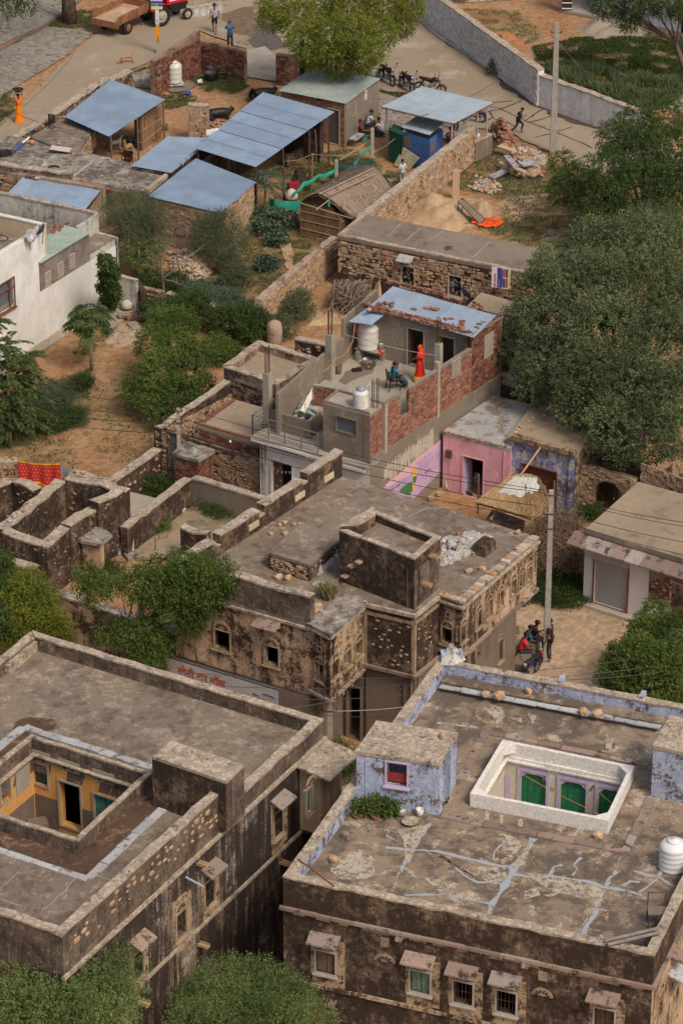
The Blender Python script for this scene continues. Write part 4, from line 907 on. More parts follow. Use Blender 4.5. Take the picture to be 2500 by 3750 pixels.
ST_('mud_patch',W2([(830,45),(930,25),(940,140),(870,130),(820,80)]),.040,PN('damp road mud',(.17,.115,.075),.8,nscale=3,var=.3),'damp brown mud patch at the edge of the puddle',jit=.25)
pav=TG('pavement','strip of grey block paving beside the village road',None,P(150,180));pav['kind']='structure'
ST_('paving_bed',W2([(-300,330),(60,160),(195,100),(345,118),(230,215),(75,310),(-300,560)]),.039,M['paving'],jit=.1,parent=pav)
pav2=TG('pavement','upper strip of grey block paving above the kerb line at top left',None,P(150,60));pav2['kind']='structure'
ST_('paving_bed',W2([(-300,330),(60,140),(200,75),(290,0),(400,-60),(-300,-60)]),.039,M['paving'],jit=.05,parent=pav2)
def blocks(parent,poly_px,n_keep,da,db,sz,seed,z=.045,mat=None):
 rs=random.Random(seed);pl=W2(poly_px);a_=np.array(pl);c=a_.mean(0);u=(P2(*db)-P2(*da)).normalized();v=V_((-u.y,u.x));out=[]
 for i in range(-60,60):
  for j in range(-60,60):
   q=V_(c)+u*(i*sz[0]+(sz[0]/2 if j%2 else 0))+v*(j*sz[1])
   if inpoly(np.array([q.x]),np.array([q.y]),pl)[0]and abs(q.x)<24:out.append((q.x,q.y))
 out.sort(key=lambda q:q[1]);ang=atan2(u.y,u.x)
 for q in out[:n_keep]:piece('paving_block',BRICKM[rs.randrange(4)],mat or M['pblock'],parent,(q[0],q[1],z+rs.uniform(-.004,.006)),(0,0,ang),(sz[0]*.92,sz[1]*.90,.03))
 if out[n_keep:]:
  mb=MB()
  for q in out[n_keep:]:mb.box((q[0],q[1],z+rs.uniform(-.004,.006)),(sz[0]*.92,sz[1]*.90,.03),ang)
  mb.mk('paving_blocks',mat or M['pblock'],parent,kind='stuff')
M['pblock']=pieces('grey paving blocks',[(.27,.24,.20),(.32,.28,.235),(.22,.195,.165),(.29,.25,.2)],damt=.25)
blocks(pav,[(-60,235),(60,165),(195,105),(335,122),(225,212),(75,305),(-60,380)],300,(0,0),(100,30),(.42,.26),1)
blocks(pav2,[(-60,200),(60,130),(195,70),(285,0),(380,-60),(-60,-60)],300,(0,0),(100,30),(.42,.26),2)
kb=MB();kb.keep=True
for a,b in zip([(-60,225),(60,158),(160,105)],[(60,158),(160,105),(300,5)]):A_,B_=P2(*a),P2(*b);Wk=WL(A_,B_,0,.12);Wk.slab(kb,0,Wk.L,-.02,.13,-.15,0)
tag(kb.mk('kerb',M['k4']),'low dark kerb between the two strips of block paving',None,kind='structure')
lane=TG('pavement','grey block paving in the lane between brick hut and canopy',None,P(1500,400));lane['kind']='structure'
blocks(lane,[(1370,335),(1440,360),(1560,395),(1720,460),(1690,520),(1400,480),(1375,400)],280,(1370,335),(1560,395),(.38,.24),3,z=.05)
def kerb_line(pts,w_,h,mat,label,name='kerb',off=0):
 mb=MB();mb.keep=True
 for a,b in zip(pts[:-1],pts[1:]):Wk=WL(P2(*a),P2(*b),0,h);Wk.slab(mb,-.02,Wk.L+.02,-.02,h,off-w_,off)
 return tag(mb.mk(name,mat),label,None,kind='structure')
kp=ZL(3,[(-140,120),(0,245),(180,355),(350,480)]);kerb_line(kp,.22,.12,M['k3'],'pale kerb of the drain beside the whitewashed wall')
kerb_line(ZL(3,[(-140,108),(0,230),(180,338),(350,460)]),.22,.05,M['dark'],'dark open drain along the foot of the kerb','drain')
ST_('pavement',W2(ZL(3,[(-100,60),(0,195),(180,300),(350,420),(350,462),(180,340),(0,232),(-130,100)])),.09,M['k3'],'narrow cement footpath between drain and whitewashed wall',jit=.04)
kerb_line(ZL(3,[(390,510),(560,590),(690,660),(800,705),(1050,800),(1150,850)]),.3,.10,M['k0'],'broken dark roadside edging below the whitewashed wall')
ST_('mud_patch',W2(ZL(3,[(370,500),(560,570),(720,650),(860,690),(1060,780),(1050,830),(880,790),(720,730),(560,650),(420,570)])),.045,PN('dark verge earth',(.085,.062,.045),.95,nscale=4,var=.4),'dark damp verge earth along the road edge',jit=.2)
for i,c in enumerate([[(340,680),(400,692),(560,770),(720,830),(860,885),(990,945)],[(300,718),(420,690),(540,640)],[(350,655),(480,642)],[(560,768),(680,690)],[(600,780),(720,740)],[(620,878),(720,852),(860,810)],[(330,712),(355,745),(310,775)],[(355,755),(440,775),(500,808)],[(880,1020),(960,998)]]):
 SP_('road_crack',ZL(3,c),9,.041,M['dark'],label='dark filled crack in the cement road near the running boy',kind='structure')
ST_('cement_apron',W2(ZL(1,[(840,470),(985,430),(990,575),(870,560)])),.05,M['k13'],'grey cement apron beside the tall brick wall',jit=.03)
ST_('cement_apron',W2(ZL(2,[(165,330),(300,300),(365,360),(365,525),(165,480)])),.048,M['k3'],'pale cement apron in the gap between two brick walls',jit=.05)
ST_('footpath',W2(ZL(5,[(395,265),(470,215),(440,300),(470,400),(480,500),(440,500),(415,420),(375,330)])),.02,M['sand'],'narrow trodden path through the grass',jit=.08)
def mound(name,label,poly,h,mat,cat='heap',seed=0,rough=.08,kind=None):
 pts=[P(a,b,0)for a,b in poly];c=sum(pts,V_((0,0,0)))/len(pts);rs=random.Random(seed);t=12;k=len(pts)*5;ring=[]
 for i in range(k):f=i/5;a=pts[int(f)];b=pts[(int(f)+1)%len(pts)];ring.append(a.lerp(b,f-int(f)))
 vs=[]
 for j in range(t+1):
  s=1-j/t
  for q in ring:p=c+(q-c)*s;n_=noise.noise(p*1.3)+.5*noise.noise(p*4);vs.append((p.x,p.y,-.04+h*(1-s*s)**1.2*(.8+.5*n_)+n_*rough*(s<.98)))
 mb=MB();mb.add(vs,[(j*k+i,j*k+(i+1)%k,(j+1)*k+(i+1)%k,(j+1)*k+i)for j in range(t)for i in range(k)]);o=mb.mk(name,mat,None,True);return tag(o,label,cat)
mound('sand_heap','large pale sand heap behind the long stone wall',ZL(3,[(-160,1200),(20,1250),(150,1290),(200,1394),(150,1480),(-10,1480),(-180,1400)]),.75,M['sand'],'sand heap',2)
mound('sand_heap','small round sand heap beside the upturned cot',ZL(3,[(210,1300),(290,1270),(360,1310),(340,1394),(240,1400)]),.35,M['sand'],'sand heap',3)
mound('earth_heap','heap of red earth clods behind the whitewashed wall',ZL(3,[(310,240),(420,180),(540,240),(575,300),(480,335),(360,310)]),.4,M['mud'],'earth heap',4,.25)
mound('spoil_heap','grey spoil heap against the white building at top right',ZL(3,[(860,190),(1000,100),(1180,90),(1380,190),(1300,240),(1000,255)]),.5,M['ash'],'spoil heap',5,.2)
def isect(p,d,q,e):
 p,d,q,e=[V_(x[:2])for x in(p,d,q,e)];den=d.x*e.y-d.y*e.x;t=((q-p).x*e.y-(q-p).y*e.x)/den;return p+d*t
def CN(px4,z):return[P2(a,b,z)for a,b in px4]
def block(name,label,cat,px4,z,z0=0,wall=None,roofm=None,group=None,roof_over=.0,poly=None,parent=None,roof_t=.14):
 poly=poly or CN(px4,z);c=sum(poly,V_((0,0)))/4
 t=parent or TG(name,label,cat,(c.x,c.y,z0),group)
 zt=z-roof_t if roofm else z
 Ws=[WL(poly[i],poly[(i+1)%4],z0,zt)for i in range(4)]
 if roofm:roof(t,inset(poly,-roof_over),z,roofm,roof_t)
 for w_ in Ws[2:]:w_.mk(t,wall)
 return t,Ws[0],Ws[1],poly
def flags(parent,a,b,n,wd,z,mat,name='flagstone',t=.035,seed=0,jit=.05):
 """a row of uneven flat stones from a to b (xy)"""
 r=random.Random(seed);a,b=V_(a[:2]),V_(b[:2]);u=(b-a);L=u.length;u/=L;v=V_((-u.y,u.x));cuts=[0]+sorted(L*(i+r.uniform(-.2,.2))/n for i in range(1,n))+[L]
 for i in range(n):
  p=a+u*(cuts[i]+.012);q=a+u*(cuts[i+1]-.012);w0,w1=wd*r.uniform(.85,1.15)/2,wd*r.uniform(.85,1.15)/2
  pts=[p-v*w0,p.lerp(q,.5)-v*(w0+w1)/2*r.uniform(.92,1.08),q-v*w1,q+v*w1*r.uniform(.9,1.05),p.lerp(q,.5)+v*(w0+w1)/2*r.uniform(.9,1.1),p+v*w0]
  mb=MB();mb.prism([(x.x+r.uniform(-jit,jit)*.4,x.y+r.uniform(-jit,jit)*.4)for x in pts],z-.005,z+t*r.uniform(.7,1.2));mb.mk(name,mat,parent)
def blob(poly_px,z,mat,parent,name='lime_patch',jit=.08):return ST_(name,[P2(a,b,z)for a,b in poly_px],z,mat,jit=jit,parent=parent)
# LEFT COURTYARD HOUSE (near left)
ZP=8.0;ZF=7.5
A1=CN([(-900,3126),(232,3500),(1182,2634),(118,2312)],ZP)
la=TG('courtyard_house','large mould-blackened courtyard house with flat roof and sunken yellow court, near left','house',(sum(A1,V_((0,0)))/4).to_3d())
hole1=CN([(-181,2933),(284,3081),(556,2830),(115,2690)],ZP)
roof(la,A1,ZF,M['k15'],.25,hole=hole1)
ZC=7.3
Wr=WL(A1[1],A1[2],4.7,ZC);Wlow=WL(A1[1],A1[2],0,4.7);Wfr=WL(A1[0],A1[1],0,ZC);Wb=WL(A1[2],A1[3],0,ZC);Wl=WL(A1[3],A1[0],0,ZC)
for px,kind,shade in(((1018,3016),'bars',True),((766,3269),'bars',True),((663,3384),'bars',False),((505,3533),'bars',True)):
 u,z=WN(la,Wr,px,(.52,.85),kind,fmat=M['k14'],fan=True,shade=shade,fr=.07,halo=True)
Wr.mk(la,M['k37']);Wlow.mk(la,M['k37']);Wfr.mk(la,M['k2']);Wb.mk(la,M['k2']);Wl.mk(la,M['k2'])
band(la,Wr,ZC-.06,ZC+.05,.10,M['cap'],e=.1);band(la,Wlow,4.66,4.76,.07,M['cap'],name='string_course')
for uu in np.linspace(1.2,Wr.L-1.5,9):
 mb=MB();Wlow.slab(mb,uu,uu+.12,1.0,4.6,0,.03);mb.mk('pilaster',M['k2'],la)
for px in((724,3164),(728,3460),(510,3670),(1028,3160)):spout(la,Wr if px[1]<3300 else Wlow,px)
mb=MB();q0=Wr.pt(*Wr.hit(*Z(13,1185,630)),0);mb.tube([q0,q0+V_((.55,-.35,-.12))],.035,6);mb.mk('drain_pipe',PN('blue grey plastic pipe',(.36,.39,.44),.4),la)
q1=inset(A1,.26)
PP_(la,A1,.26,ZC,ZP,M['mould'],edges=[2,3],cap=M['cap'])
usp=Wr.hit(821,2960)[0];split=Wr.pt(usp,0).xy
rwall(la,split,A1[2],.26,ZC,ZP,M['mould'],'parapet',cap=M['cap']);rwall(la,A1[1],split,.26,ZC,8.7,M['mould'],'parapet',cap=M['cap']);rwall(la,A1[0],A1[1],.26,ZC,8.7,M['mould'],'parapet',cap=M['cap'])
Wp=WL(A1[1],split.to_tuple(),ZC,8.62);FS_(la,Wp,46,.3,Wp.L-.3,7.72,8.56,M['k8'],(.13,.34),.02,3,course=False)
mb=MB();e0,e1=P2(*Z(10,60,590),ZF+.35),P2(*Z(10,245,430),ZF+.35);Wk=WL(e0,e1,ZF,ZF+.35);Wk.slab(mb,0,Wk.L,ZF,ZF+.35,-.35,0);mb.mk('ledge',M['cap'],la)
PP_(la,hole1,.13,ZF-.7,ZP,M['mould'],cap=M['cap'],seg=.6)
h1=inset(hole1,.13)
FLR=4.9
cw=[WL(h1[3],h1[2],FLR,ZF-.3),WL(h1[0],h1[3],FLR,ZF-.3)]
cb,cl=cw
for w_ in cw:w_.z1=ZF-.02
for px,sz,kd,mt in((Z('E',380,470),(.52,.75),'shutter',M['green_grey']),):WN(la,cb,px,sz,kd,mat=PN('dark teal slats',(.03,.06,.055)),fmat=M['k3'],sill=False)
ub,zb=cb.hit(*Z('E',650,660));WN(la,cb,at=(ub,5.15+.8),size=(.78,1.6),kind='open',fmat=M['k3'],sill=False,name='doorway')
ub2,_=cb.hit(*Z('E',970,740));WN(la,cb,at=(ub2,5.15+.78),size=(.76,1.5),kind='double',mat=M['teal'],fmat=M['k3'],sill=False,name='door')
WN(la,cl,Z('E',50,620),(.5,.8),'bars',fmat=M['k3'],sill=False)
ul,zl_=cl.hit(*Z('E',210,490));mb=MB();cl.slab(mb,ul-.38,ul+.38,zl_-.5,zl_+.5,.0,.03);mb.mk('niche_panel',M['k3'],la)
cb.mk(la,M['ochre'],'court_wall');cl.mk(la,M['ochre'],'court_wall')
for w_ in(WL(h1[2],h1[1],FLR,ZF-.3),WL(h1[1],h1[0],FLR,ZF-.3)):w_.mk(la,M['ochre'],'court_wall')
for w_,us in((cb,[0,None]),(cl,[0,None])):
 segs=sorted([h for h in w_.holes if h[2]<5.9]);prev=0;
 for h in segs+[(w_.L,w_.L,0,0)]:
  mb=MB()
  if h[0]-.07-prev>.1:w_.slab(mb,prev,h[0]-.075,FLR,6.0,0,.012);mb.mk('dado',M['k4'],la)
  prev=h[1]+.075
 band(la,w_,ZF-.16,ZF-.08,.10,M['mould'],'court_cornice');band(la,w_,ZF-.08,ZF-.03,.14,M['cap'],'court_cornice')
for px in(Z('E',640,400),Z('E',960,500),Z('E',370,310)):
 u,z=cb.hit(*px);mb=MB();cb.slab(mb,u-.4,u+.4,z-.17,z+.22,0,.02);mb.mk('white_panel',M['k3'],la);FL_(la,cb,u,z-.12,.26,M['k3'])
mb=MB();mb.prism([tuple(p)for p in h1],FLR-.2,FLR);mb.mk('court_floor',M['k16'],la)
hc=sum(h1,V_((0,0)))/4;pit=[hc+(p-hc)*.55+V_((.4,-.3))for p in h1];PP_(la,pit,.18,FLR,FLR+.32,M['mould'],cap=M['cap'])
mb=MB();cbx=P(*Z('E',350,900),FLR+.45);mb.box(cbx-V_((0,0,.25)),(.6,.5,.45),.3);mb.mk('court_plinth',M['k4'],la)
gut=inset(hole1,-.75);mb=MB()
for i in range(4):j=(i+1)%4;mb.prism([tuple(p)for p in(gut[i],gut[j],hole1[j],hole1[i])],ZF-.002,ZF+.006)
mb.mk('gutter',M['damp'],la)
fl=inset(hole1,-.92)
for i,(n_,w_)in enumerate(((7,.26),(7,.30),(9,.30),(6,.30))):flags(la,fl[i],fl[(i+1)%4],n_,w_,ZF+.004,M['k5'],seed=i+4)
for l in([(13,0,705),(13,60,655),(13,120,595)],[(13,0,765),(13,140,815)],[(13,545,595),(13,680,640),(13,770,670)],[(13,270,840),(13,420,715),(13,480,640)],[(10,280,500),(10,420,545),(10,560,585)],[(10,1065,745),(10,1185,780)],[(10,1280,810),(10,1400,850)]):
 SP_('roof_seam',[Z(*p)for p in l],4,ZF+.006,M['seam'],la)
st,f_,r_,pl=block('stair_block',None,None,[(557,2769),(827,2861),(893,2800),(628,2711)],9.25,ZF,M['mould'],M['cap'],parent=la,roof_t=.1)
f_.mk(la,M['k2'],'stair_block_wall');r_.mk(la,M['mould'],'stair_block_wall')
u0=Wr.hit(1098,2960)[0];u1=Wr.L-.15;zb0,zb1=4.8,7.0
bay=[Wr.pt(u0,0,.0).xy,Wr.pt(u0,0,.75).xy,Wr.pt(u1,0,.75).xy,Wr.pt(u1,0,0).xy]
b1,b2,b3=WL(bay[0],bay[1],zb0,zb1),WL(bay[1],bay[2],zb0,zb1),WL(bay[2],bay[3],zb0,zb1)
WN(la,b2,Z(14,576,145),(.34,.85),'shutter',mat=M['teal'],fmat=M['k14'])
FL_(la,b2,*b2.hit(*Z(14,590,30)),.3)
b1.mk(la,M['cream'],'bay_wall',.1);b2.mk(la,M['cream'],'bay_wall',.1);b3.mk(la,M['cream'],'bay_wall',.1)
mb=MB();mb.prism([tuple(p)for p in bay],zb0-.12,zb0);mb.mk('bay_floor',M['k2'],la)
band(la,b2,zb0-.02,zb0+.08,.05,M['k14'],'string_course');band(la,b2,5.45,5.53,.04,M['k14'],'string_course')
for q in(.12,.45,.78):
 mb=MB();b2.slab(mb,b2.L*q,b2.L*q+.06,zb0+.1,zb1,0,.035);mb.mk('pilaster',M['k14'],la)
mb=MB();lo=[Wr.pt(u0-.25,zb1-.02,1.22),Wr.pt(u1+.3,zb1-.02,1.22),Wr.pt(u1+.3,zb1+.16,-.01),Wr.pt(u0-.25,zb1+.16,-.01)];mb.hexa(lo+[v+V_((0,0,.07))for v in lo]);mb.mk('sunshade',M['cap'],la)
blob(ZL(10,[(90,950),(180,915),(330,930),(390,985),(280,1010),(180,985),(100,1000)]),ZF+.006,M['damp'],la,'damp_patch')
RK([(Z(13,1140,290)[0],Z(13,1140,290)[1],.22)],ZF,M['k8'],'orange stone lying against the stair block of the near left roof',seed=3)
# RIGHT COURTYARD HOUSE (near right)
A2=CN([(1036,3210),(2392,3500),(2815,2640),(1608,2410)],8.0)
ra=TG('courtyard_house','courtyard house with patched roof, blue-washed parapet and white-rimmed court, near right','house',(sum(A2,V_((0,0)))/4).to_3d())
RF=7.45;hole2=CN([(1720,2905),(2226,3006),(2322,2806),(1839,2708)],7.9)
roof(ra,A2,RF,M['k19'],.25,hole=hole2)
ZC2=6.95
W0=WL(A2[0],A2[1],4.55,ZC2);W0b=WL(A2[0],A2[1],0,4.55);W1=WL(A2[1],A2[2],0,ZC2);W2_=WL(A2[2],A2[3],0,ZC2);W3=WL(A2[3],A2[0],0,ZC2)
wins=[(Z(14,683,1175),'shutter',M['wood'],(.60,.74)),(Z(14,1285,1300),'shutter',M['green_grey'],(.60,.72)),(Z(15,165,1370),'bars',None,(.58,.74)),(Z(15,440,1430),'bars',None,(.58,.74)),(Z(15,1065,1535),'shutter',M['brown_door'],(.58,.66))]
for px,kd,mt,sz in wins:WN(ra,W0,px,sz,kd,mat=mt,fmat=M['frame'],fan=True,shade=True,fr=.05,halo=True)
for px in(Z(14,1060,1150),Z(15,670,1368)):
 u,z=W0.hit(*px);FL_(ra,W0,u,z-.1,.32);mb=MB();W0.slab(mb,u-.13,u+.13,z+.42,z+.72,0,.03);o=mb.mk('vent_block',M['k14'],ra);lattice(o,W0,u,z+.57,.2,.22,M['dark'])
W0.mk(ra,M['k2']);W0b.mk(ra,M['k2'])
for px in(Z(15,1420,1440),Z(15,1500,1250)):
 WN(ra,W1,px,(.5,.8),'bars',fmat=M['k14'],fan=True)
for w_ in(W1,W2_,W3):w_.mk(ra,M['haveli'])
for px in(Z(15,1490,1250),):u,z=W1.hit(*px);SS_(ra,W1,u,z+.2,.8,.5,M['k5'])
u,z=W1.hit(*Z(15,1500,1110));SS_(ra,W1,u,z,.5,.4,M['k6'])
band(ra,W0,ZC2-.05,ZC2+.05,.10,M['k6'],e=.1);band(ra,W1,ZC2-.05,ZC2+.05,.10,M['k6'])
rr=random.Random(4)
for k in range(15):
 a=.3+k*W0.L/15.5;mb=MB();W0.slab(mb,a,a+rr.uniform(.25,.75),ZC2-.17-rr.uniform(0,.04),ZC2-.055,0,.012);mb.mk('frieze_panel',M['cream_old']if k%3 else M['k14'],ra)
band(ra,W0b,4.42,4.54,.06,M['haveli'],'string_course')
for px in(Z(14,1165,1010),Z(15,575,1180),Z(14,735,1430)):spout(ra,W0 if px[1]<3600 else W0b,px,l=.3,mat=M['k6'])
for i,e in enumerate(((0,'k2'),(1,'k2'))):PP_(ra,A2,.27,ZC2,8.0,M[e[1]],edges=[e[0]],cap=M['cap'],seg=.4)
PP_(ra,A2,.27,ZC2,8.0,M['blue'],edges=[3],cap=M['cap']);PP_(ra,A2,.27,ZC2,8.0,M['blue'],edges=[2],cap=M['cap'],seg=.6)
for px in(Z(12,790,690),Z(12,1305,790)):
 q=P(px[0],px[1]-8,8.0);mb=BX_((q.x,q.y-.1,7.78),(.14,.42,.68),W2_.ang());mb.mk('parapet_pier',M['blue'],ra)
c=A2[3];mb=MB();mb.prism([(c.x+.05,c.y-.35),(c.x+.75,c.y-.2),(c.x+.7,c.y+.02),(c.x+.02,c.y-.05)],RF,8.35);mb.mk('corner_pier',M['blue'],ra)
mb=MB();mb.add([(c.x,c.y-.45,8.0),(c.x+.5,c.y-.5,8.0),(c.x+.85,c.y-.1,8.0),(c.x+.02,c.y+.02,8.0),(c.x+.3,c.y-.15,8.62),(c.x+.42,c.y-.12,8.62)],[(0,1,5,4),(1,2,5),(2,3,4,5),(3,0,4),(3,2,1,0)]);mb.mk('finial',M['k11'],ra)
PP_(ra,hole2,.13,RF-.5,7.9,M['k23'],seg=.7,jit=.006)
h2=inset(hole2,.13);FL2=4.9
for i in range(4):
 a,b,d=h2[i],h2[(i+1)%4],h2[i-1];mb=MB();e=.34;mb.prism([tuple(a),tuple(a+(b-a).normalized()*e),tuple(a+(d-a).normalized()*e)],7.60,7.895);mb.mk('corner_stone',M['k23'],ra)
cb,cl=WL(h2[3],h2[2],FL2,RF-.02),WL(h2[0],h2[3],FL2,RF-.02)
band(ra,WL(h2[3],h2[2],0,1),7.34,7.45,.05,M['k23'],'court_frieze');band(ra,WL(h2[3],h2[2],0,1),7.28,7.34,.10,M['k23'],'court_cornice');band(ra,WL(h2[0],h2[3],0,1),7.28,7.34,.10,M['k23'],'court_cornice')
for px in(Z('F',555,540),Z('F',822,595),Z('F',1080,640)):
 u,_=cb.hit(*px);wd=.84;zt=7.02
 WN(ra,cb,at=(u,(FL2+zt)/2+.05),size=(wd,zt-FL2-.1),kind='planks',mat=M['green_door'],fmat=M['lilac'],sill=False,name='door',fr=.10)
 for sg in(-1,1):
  mb=MB();pr=[(0,0),(0,-.26),(.05,-.22),(.06,-.17),(.12,-.16),(.14,-.10),(.22,-.09),(.24,-.04),(.32,-.035),(.33,0)]
  f=[cb.pt(u+sg*(wd/2-x),zt+y,.0)for x,y in pr];g=[v-V_((cb.n.x,cb.n.y,0))*.08 for v in f];n_=len(pr);mb.add(f+g,[tuple(range(n_)),tuple(range(2*n_-1,n_-1,-1))]+[(i,(i+1)%n_,n_+(i+1)%n_,n_+i)for i in range(n_)]);mb.mk('arch_head',M['lilac'],ra)
 mb=MB();cb.slab(mb,u-.42,u+.42,zt+.14,zt+.22,0,.02);mb.mk('lilac_panel',M['lilac'],ra)
mb=MB();u,z=cb.hit(*Z('F',345,470));cb.slab(mb,max(.02,u-.38),u+.28,5.9,6.75,0,.02);mb.mk('lilac_panel',M['lilac'],ra)
for px in(Z('F',640,375),Z('F',1115,455),Z('F',965,430)):u,z=cb.hit(*px);mb=TB_([cb.pt(u,7.0,0),cb.pt(u,6.97,.3)],.025,6);mb.mk('drain_pipe',M['iron'],ra)
mb=MB();u,z=cb.hit(*Z('F',690,525));cb.slab(mb,u-.05,u+.05,z-.06,z+.06,0,.04);mb.mk('switch_box',M['frame'],ra)
cb.mk(ra,M['k24'],'court_wall');cl.mk(ra,M['k24'],'court_wall')
for w_ in(WL(h2[2],h2[1],FL2,RF-.5),WL(h2[1],h2[0],FL2,RF-.5)):w_.mk(ra,M['k24'],'court_wall')
mb=MB();mb.prism([tuple(p)for p in h2],FL2-.2,FL2);mb.mk('court_floor',M['k3'],ra)
for a,b in((Z('F',415,395),Z('F',1010,710)),(Z('F',965,510),Z('F',1100,640))):
 p_,q_=P(a[0],a[1],6.9),P(b[0],b[1],7.4);mb=TB_([p_,p_.lerp(q_,.5)-V_((0,0,.06)),q_],.012,4);tag(mb.mk('clothesline',PN('orange cord',(.55,.25,.05),.8)),'orange cord strung across the white-rimmed court, %s'%('long one' if a[0]<2000 else 'short one on the right'),'cord')
bk=[P2(*Z(12,20,715),RF),P2(*Z(12,1430,985),RF),q_.xy if False else P2(2560,2612,RF),P2(1640,2440,RF)]
mb=MB();mb.prism([tuple(p)for p in(bk[0],bk[1],P2(2700,2720,RF),P2(2735,2640,RF),P2(1665,2440,RF))],RF,RF+.15);mb.mk('raised_strip',M['k19'],ra)
flags(ra,P2(*Z(12,20,722),RF+.15),P2(*Z(12,1425,985),RF+.15),9,.24,RF+.152,M['k5'],seed=21)
fo=[P2(*Z(15,25,240),RF),P2(*Z(15,1200,470),RF),P2(*Z(12,1350,1225),RF),P2(*Z(12,310,1015),RF)]
flags(ra,fo[0],fo[1],8,.30,RF+.004,M['k6'],seed=22);flags(ra,fo[1],P2(*Z(15,1365,130),RF),4,.28,RF+.004,M['k6'],seed=23);flags(ra,fo[3],fo[2],9,.24,RF+.004,M['k6'],seed=24);flags(ra,P2(*Z(12,150,1320),RF),fo[3],5,.28,RF+.004,M['k6'],seed=25)
CF=RF+.007
for l in([(14,1150,330),(15,60,480),(15,400,540),(15,520,600),(15,900,620),(15,1050,690),(15,900,730),(15,560,740),(15,300,700),(15,60,620)],[(15,350,400),(15,600,390),(15,620,500),(15,420,600),(15,330,500)],[(15,1000,700),(15,1130,720),(15,1060,900),(15,900,990)],[(15,1200,590),(15,1480,600),(15,1520,700),(15,1300,740)],[(12,230,840),(12,460,850),(12,420,980),(12,260,930)],[(14,1300,220),(15,40,60),(15,150,200),(14,1400,300)]):
 CF-=.0005;blob([Z(*p)for p in l],CF-.0005,M['ochre_t'],ra,'ochre_wear',jit=.15)
CF=RF+.007
for w_,l in((22,[(15,620,385),(15,560,470),(15,490,560),(15,460,640),(15,400,720),(15,350,800),(15,330,865)]),(12,[(15,-330,440-0),(15,-230,455),(15,0,465),(15,220,520),(15,330,540),(15,470,572)]),(13,[(15,480,610),(15,620,640),(15,720,625),(15,900,650),(15,1080,695),(15,1300,740),(15,1335,770)]),(9,[(15,720,625),(15,735,560),(15,795,548)]),(8,[(15,865,620),(15,890,580),(15,870,550),(15,920,505)]),(9,[(15,-210,740),(15,60,740),(15,200,775),(15,340,800)]),(10,[(15,110,570),(15,160,620),(15,260,665),(15,400,670)]),(14,[(15,1150,590),(15,1100,640),(15,1075,700),(15,1040,770),(15,1000,860),(15,930,995)]),(6,[(15,1170,500),(15,1130,600)]),(10,[(15,1190,690),(15,1230,655),(15,1290,660)]),(12,[(15,1250,590),(15,1330,620),(15,1420,630),(15,1510,690)]),(9,[(15,1420,630),(15,1350,690),(15,1290,730)]),(10,[(15,1440,580),(15,1410,630)]),(7,[(14,1360,280),(14,1270,400),(14,1190,530),(14,1100,720)]),(10,[(14,1350,290),(14,1245,440),(14,1160,590)]),(6,[(14,985,320),(14,1090,335),(14,1075,365),(14,1135,395)]),(8,[(15,350,520),(15,360,470),(15,440,400)]),(5,[(15,1000,780),(15,950,900),(15,890,990)]),(5,[(15,1010,830),(15,1240,870)]),(4,[(15,970,960),(15,1120,1000)]),(5,[(15,700,715),(15,850,740),(15,1010,780)])):
 SP_('crack_filling',[Z(*p)for p in l],w_*1.1,CF,M['k25']if w_>7 else M['k22'],ra,jit=.55);CF+=.0004
for l in([(15,400,400),(15,450,350),(15,500,380),(15,560,420),(15,500,500),(15,420,480)],[(15,540,720),(15,620,700),(15,640,750),(15,560,770)],[(15,670,735),(15,760,730),(15,740,760)],[(15,460,560),(15,560,440),(15,620,410),(15,560,560)],[(14,770,480),(14,880,450),(14,980,490),(14,1020,600),(14,960,645),(14,800,640),(14,700,590)],[(12,265,860),(12,400,850),(12,430,910),(12,370,960),(12,340,900)],[(12,1095,1040),(12,1130,1060),(12,1120,1140),(12,1075,1130)],[(12,1235,1110),(12,1300,1180),(12,1280,1200)],[(12,1300,1170),(12,1360,1140),(12,1350,1200)],[(12,470,930),(12,560,920),(12,540,945)],[(12,0,940),(12,250,975),(12,270,995),(12,0,955)],[(15,230,560),(15,420,560),(15,440,640),(15,330,660)],[(15,540,600),(15,900,640),(15,1060,700),(15,1040,780),(15,800,740)],[(15,950,700),(15,1060,730),(15,1000,850)],[(15,-100,640),(15,140,660),(15,60,760)],[(14,1150,330),(14,1330,300),(14,1200,560)],[(12,560,880),(12,640,900),(12,600,1000)],[(15,285,260),(15,330,205),(15,350,212),(15,310,268)],[(15,385,290),(15,410,228),(15,438,232),(15,418,294)],[(15,520,310),(15,535,250),(15,557,254),(15,548,314)]):
 CF+=.0004;blob([Z(*p)for p in l],CF,M['k22'],ra,jit=.1)
sr,f_,r_,pl=block('stair_room',None,None,[(1305,2749),(1609,2792),(1672,2683),(1380,2640)],9.3,RF,M['blue'],M['cap'],parent=ra,roof_t=.12,roof_over=.03)
WN(ra,f_,Z(11,1137,1280),(.62,.76),'open',fmat=M['lilac'],sill=True)
u,z=f_.hit(*Z(11,1137,1300));mb=MB();f_.slab(mb,u-.31,u+.31,z-.2,z+.1,-.1,-.07);mb.mk('red_panel',PN('dull red board',(.25,.03,.03),.7),ra)
ud=r_.L*.42;WN(ra,r_,at=(ud,RF+.85),size=(.62,1.7),kind='open',fmat=M['blue'],sill=False,name='doorway')
f_.mk(ra,M['blue'],'stair_room_wall');r_.mk(ra,M['blue'],'stair_room_wall')
s2,f_,r_,pl=block('stair_block',None,None,[(2390,2730),(2700,2796),(2770,2690),(2452,2619)],9.25,RF,M['blue'],M['cap'],parent=ra,roof_t=.12,roof_over=.02)
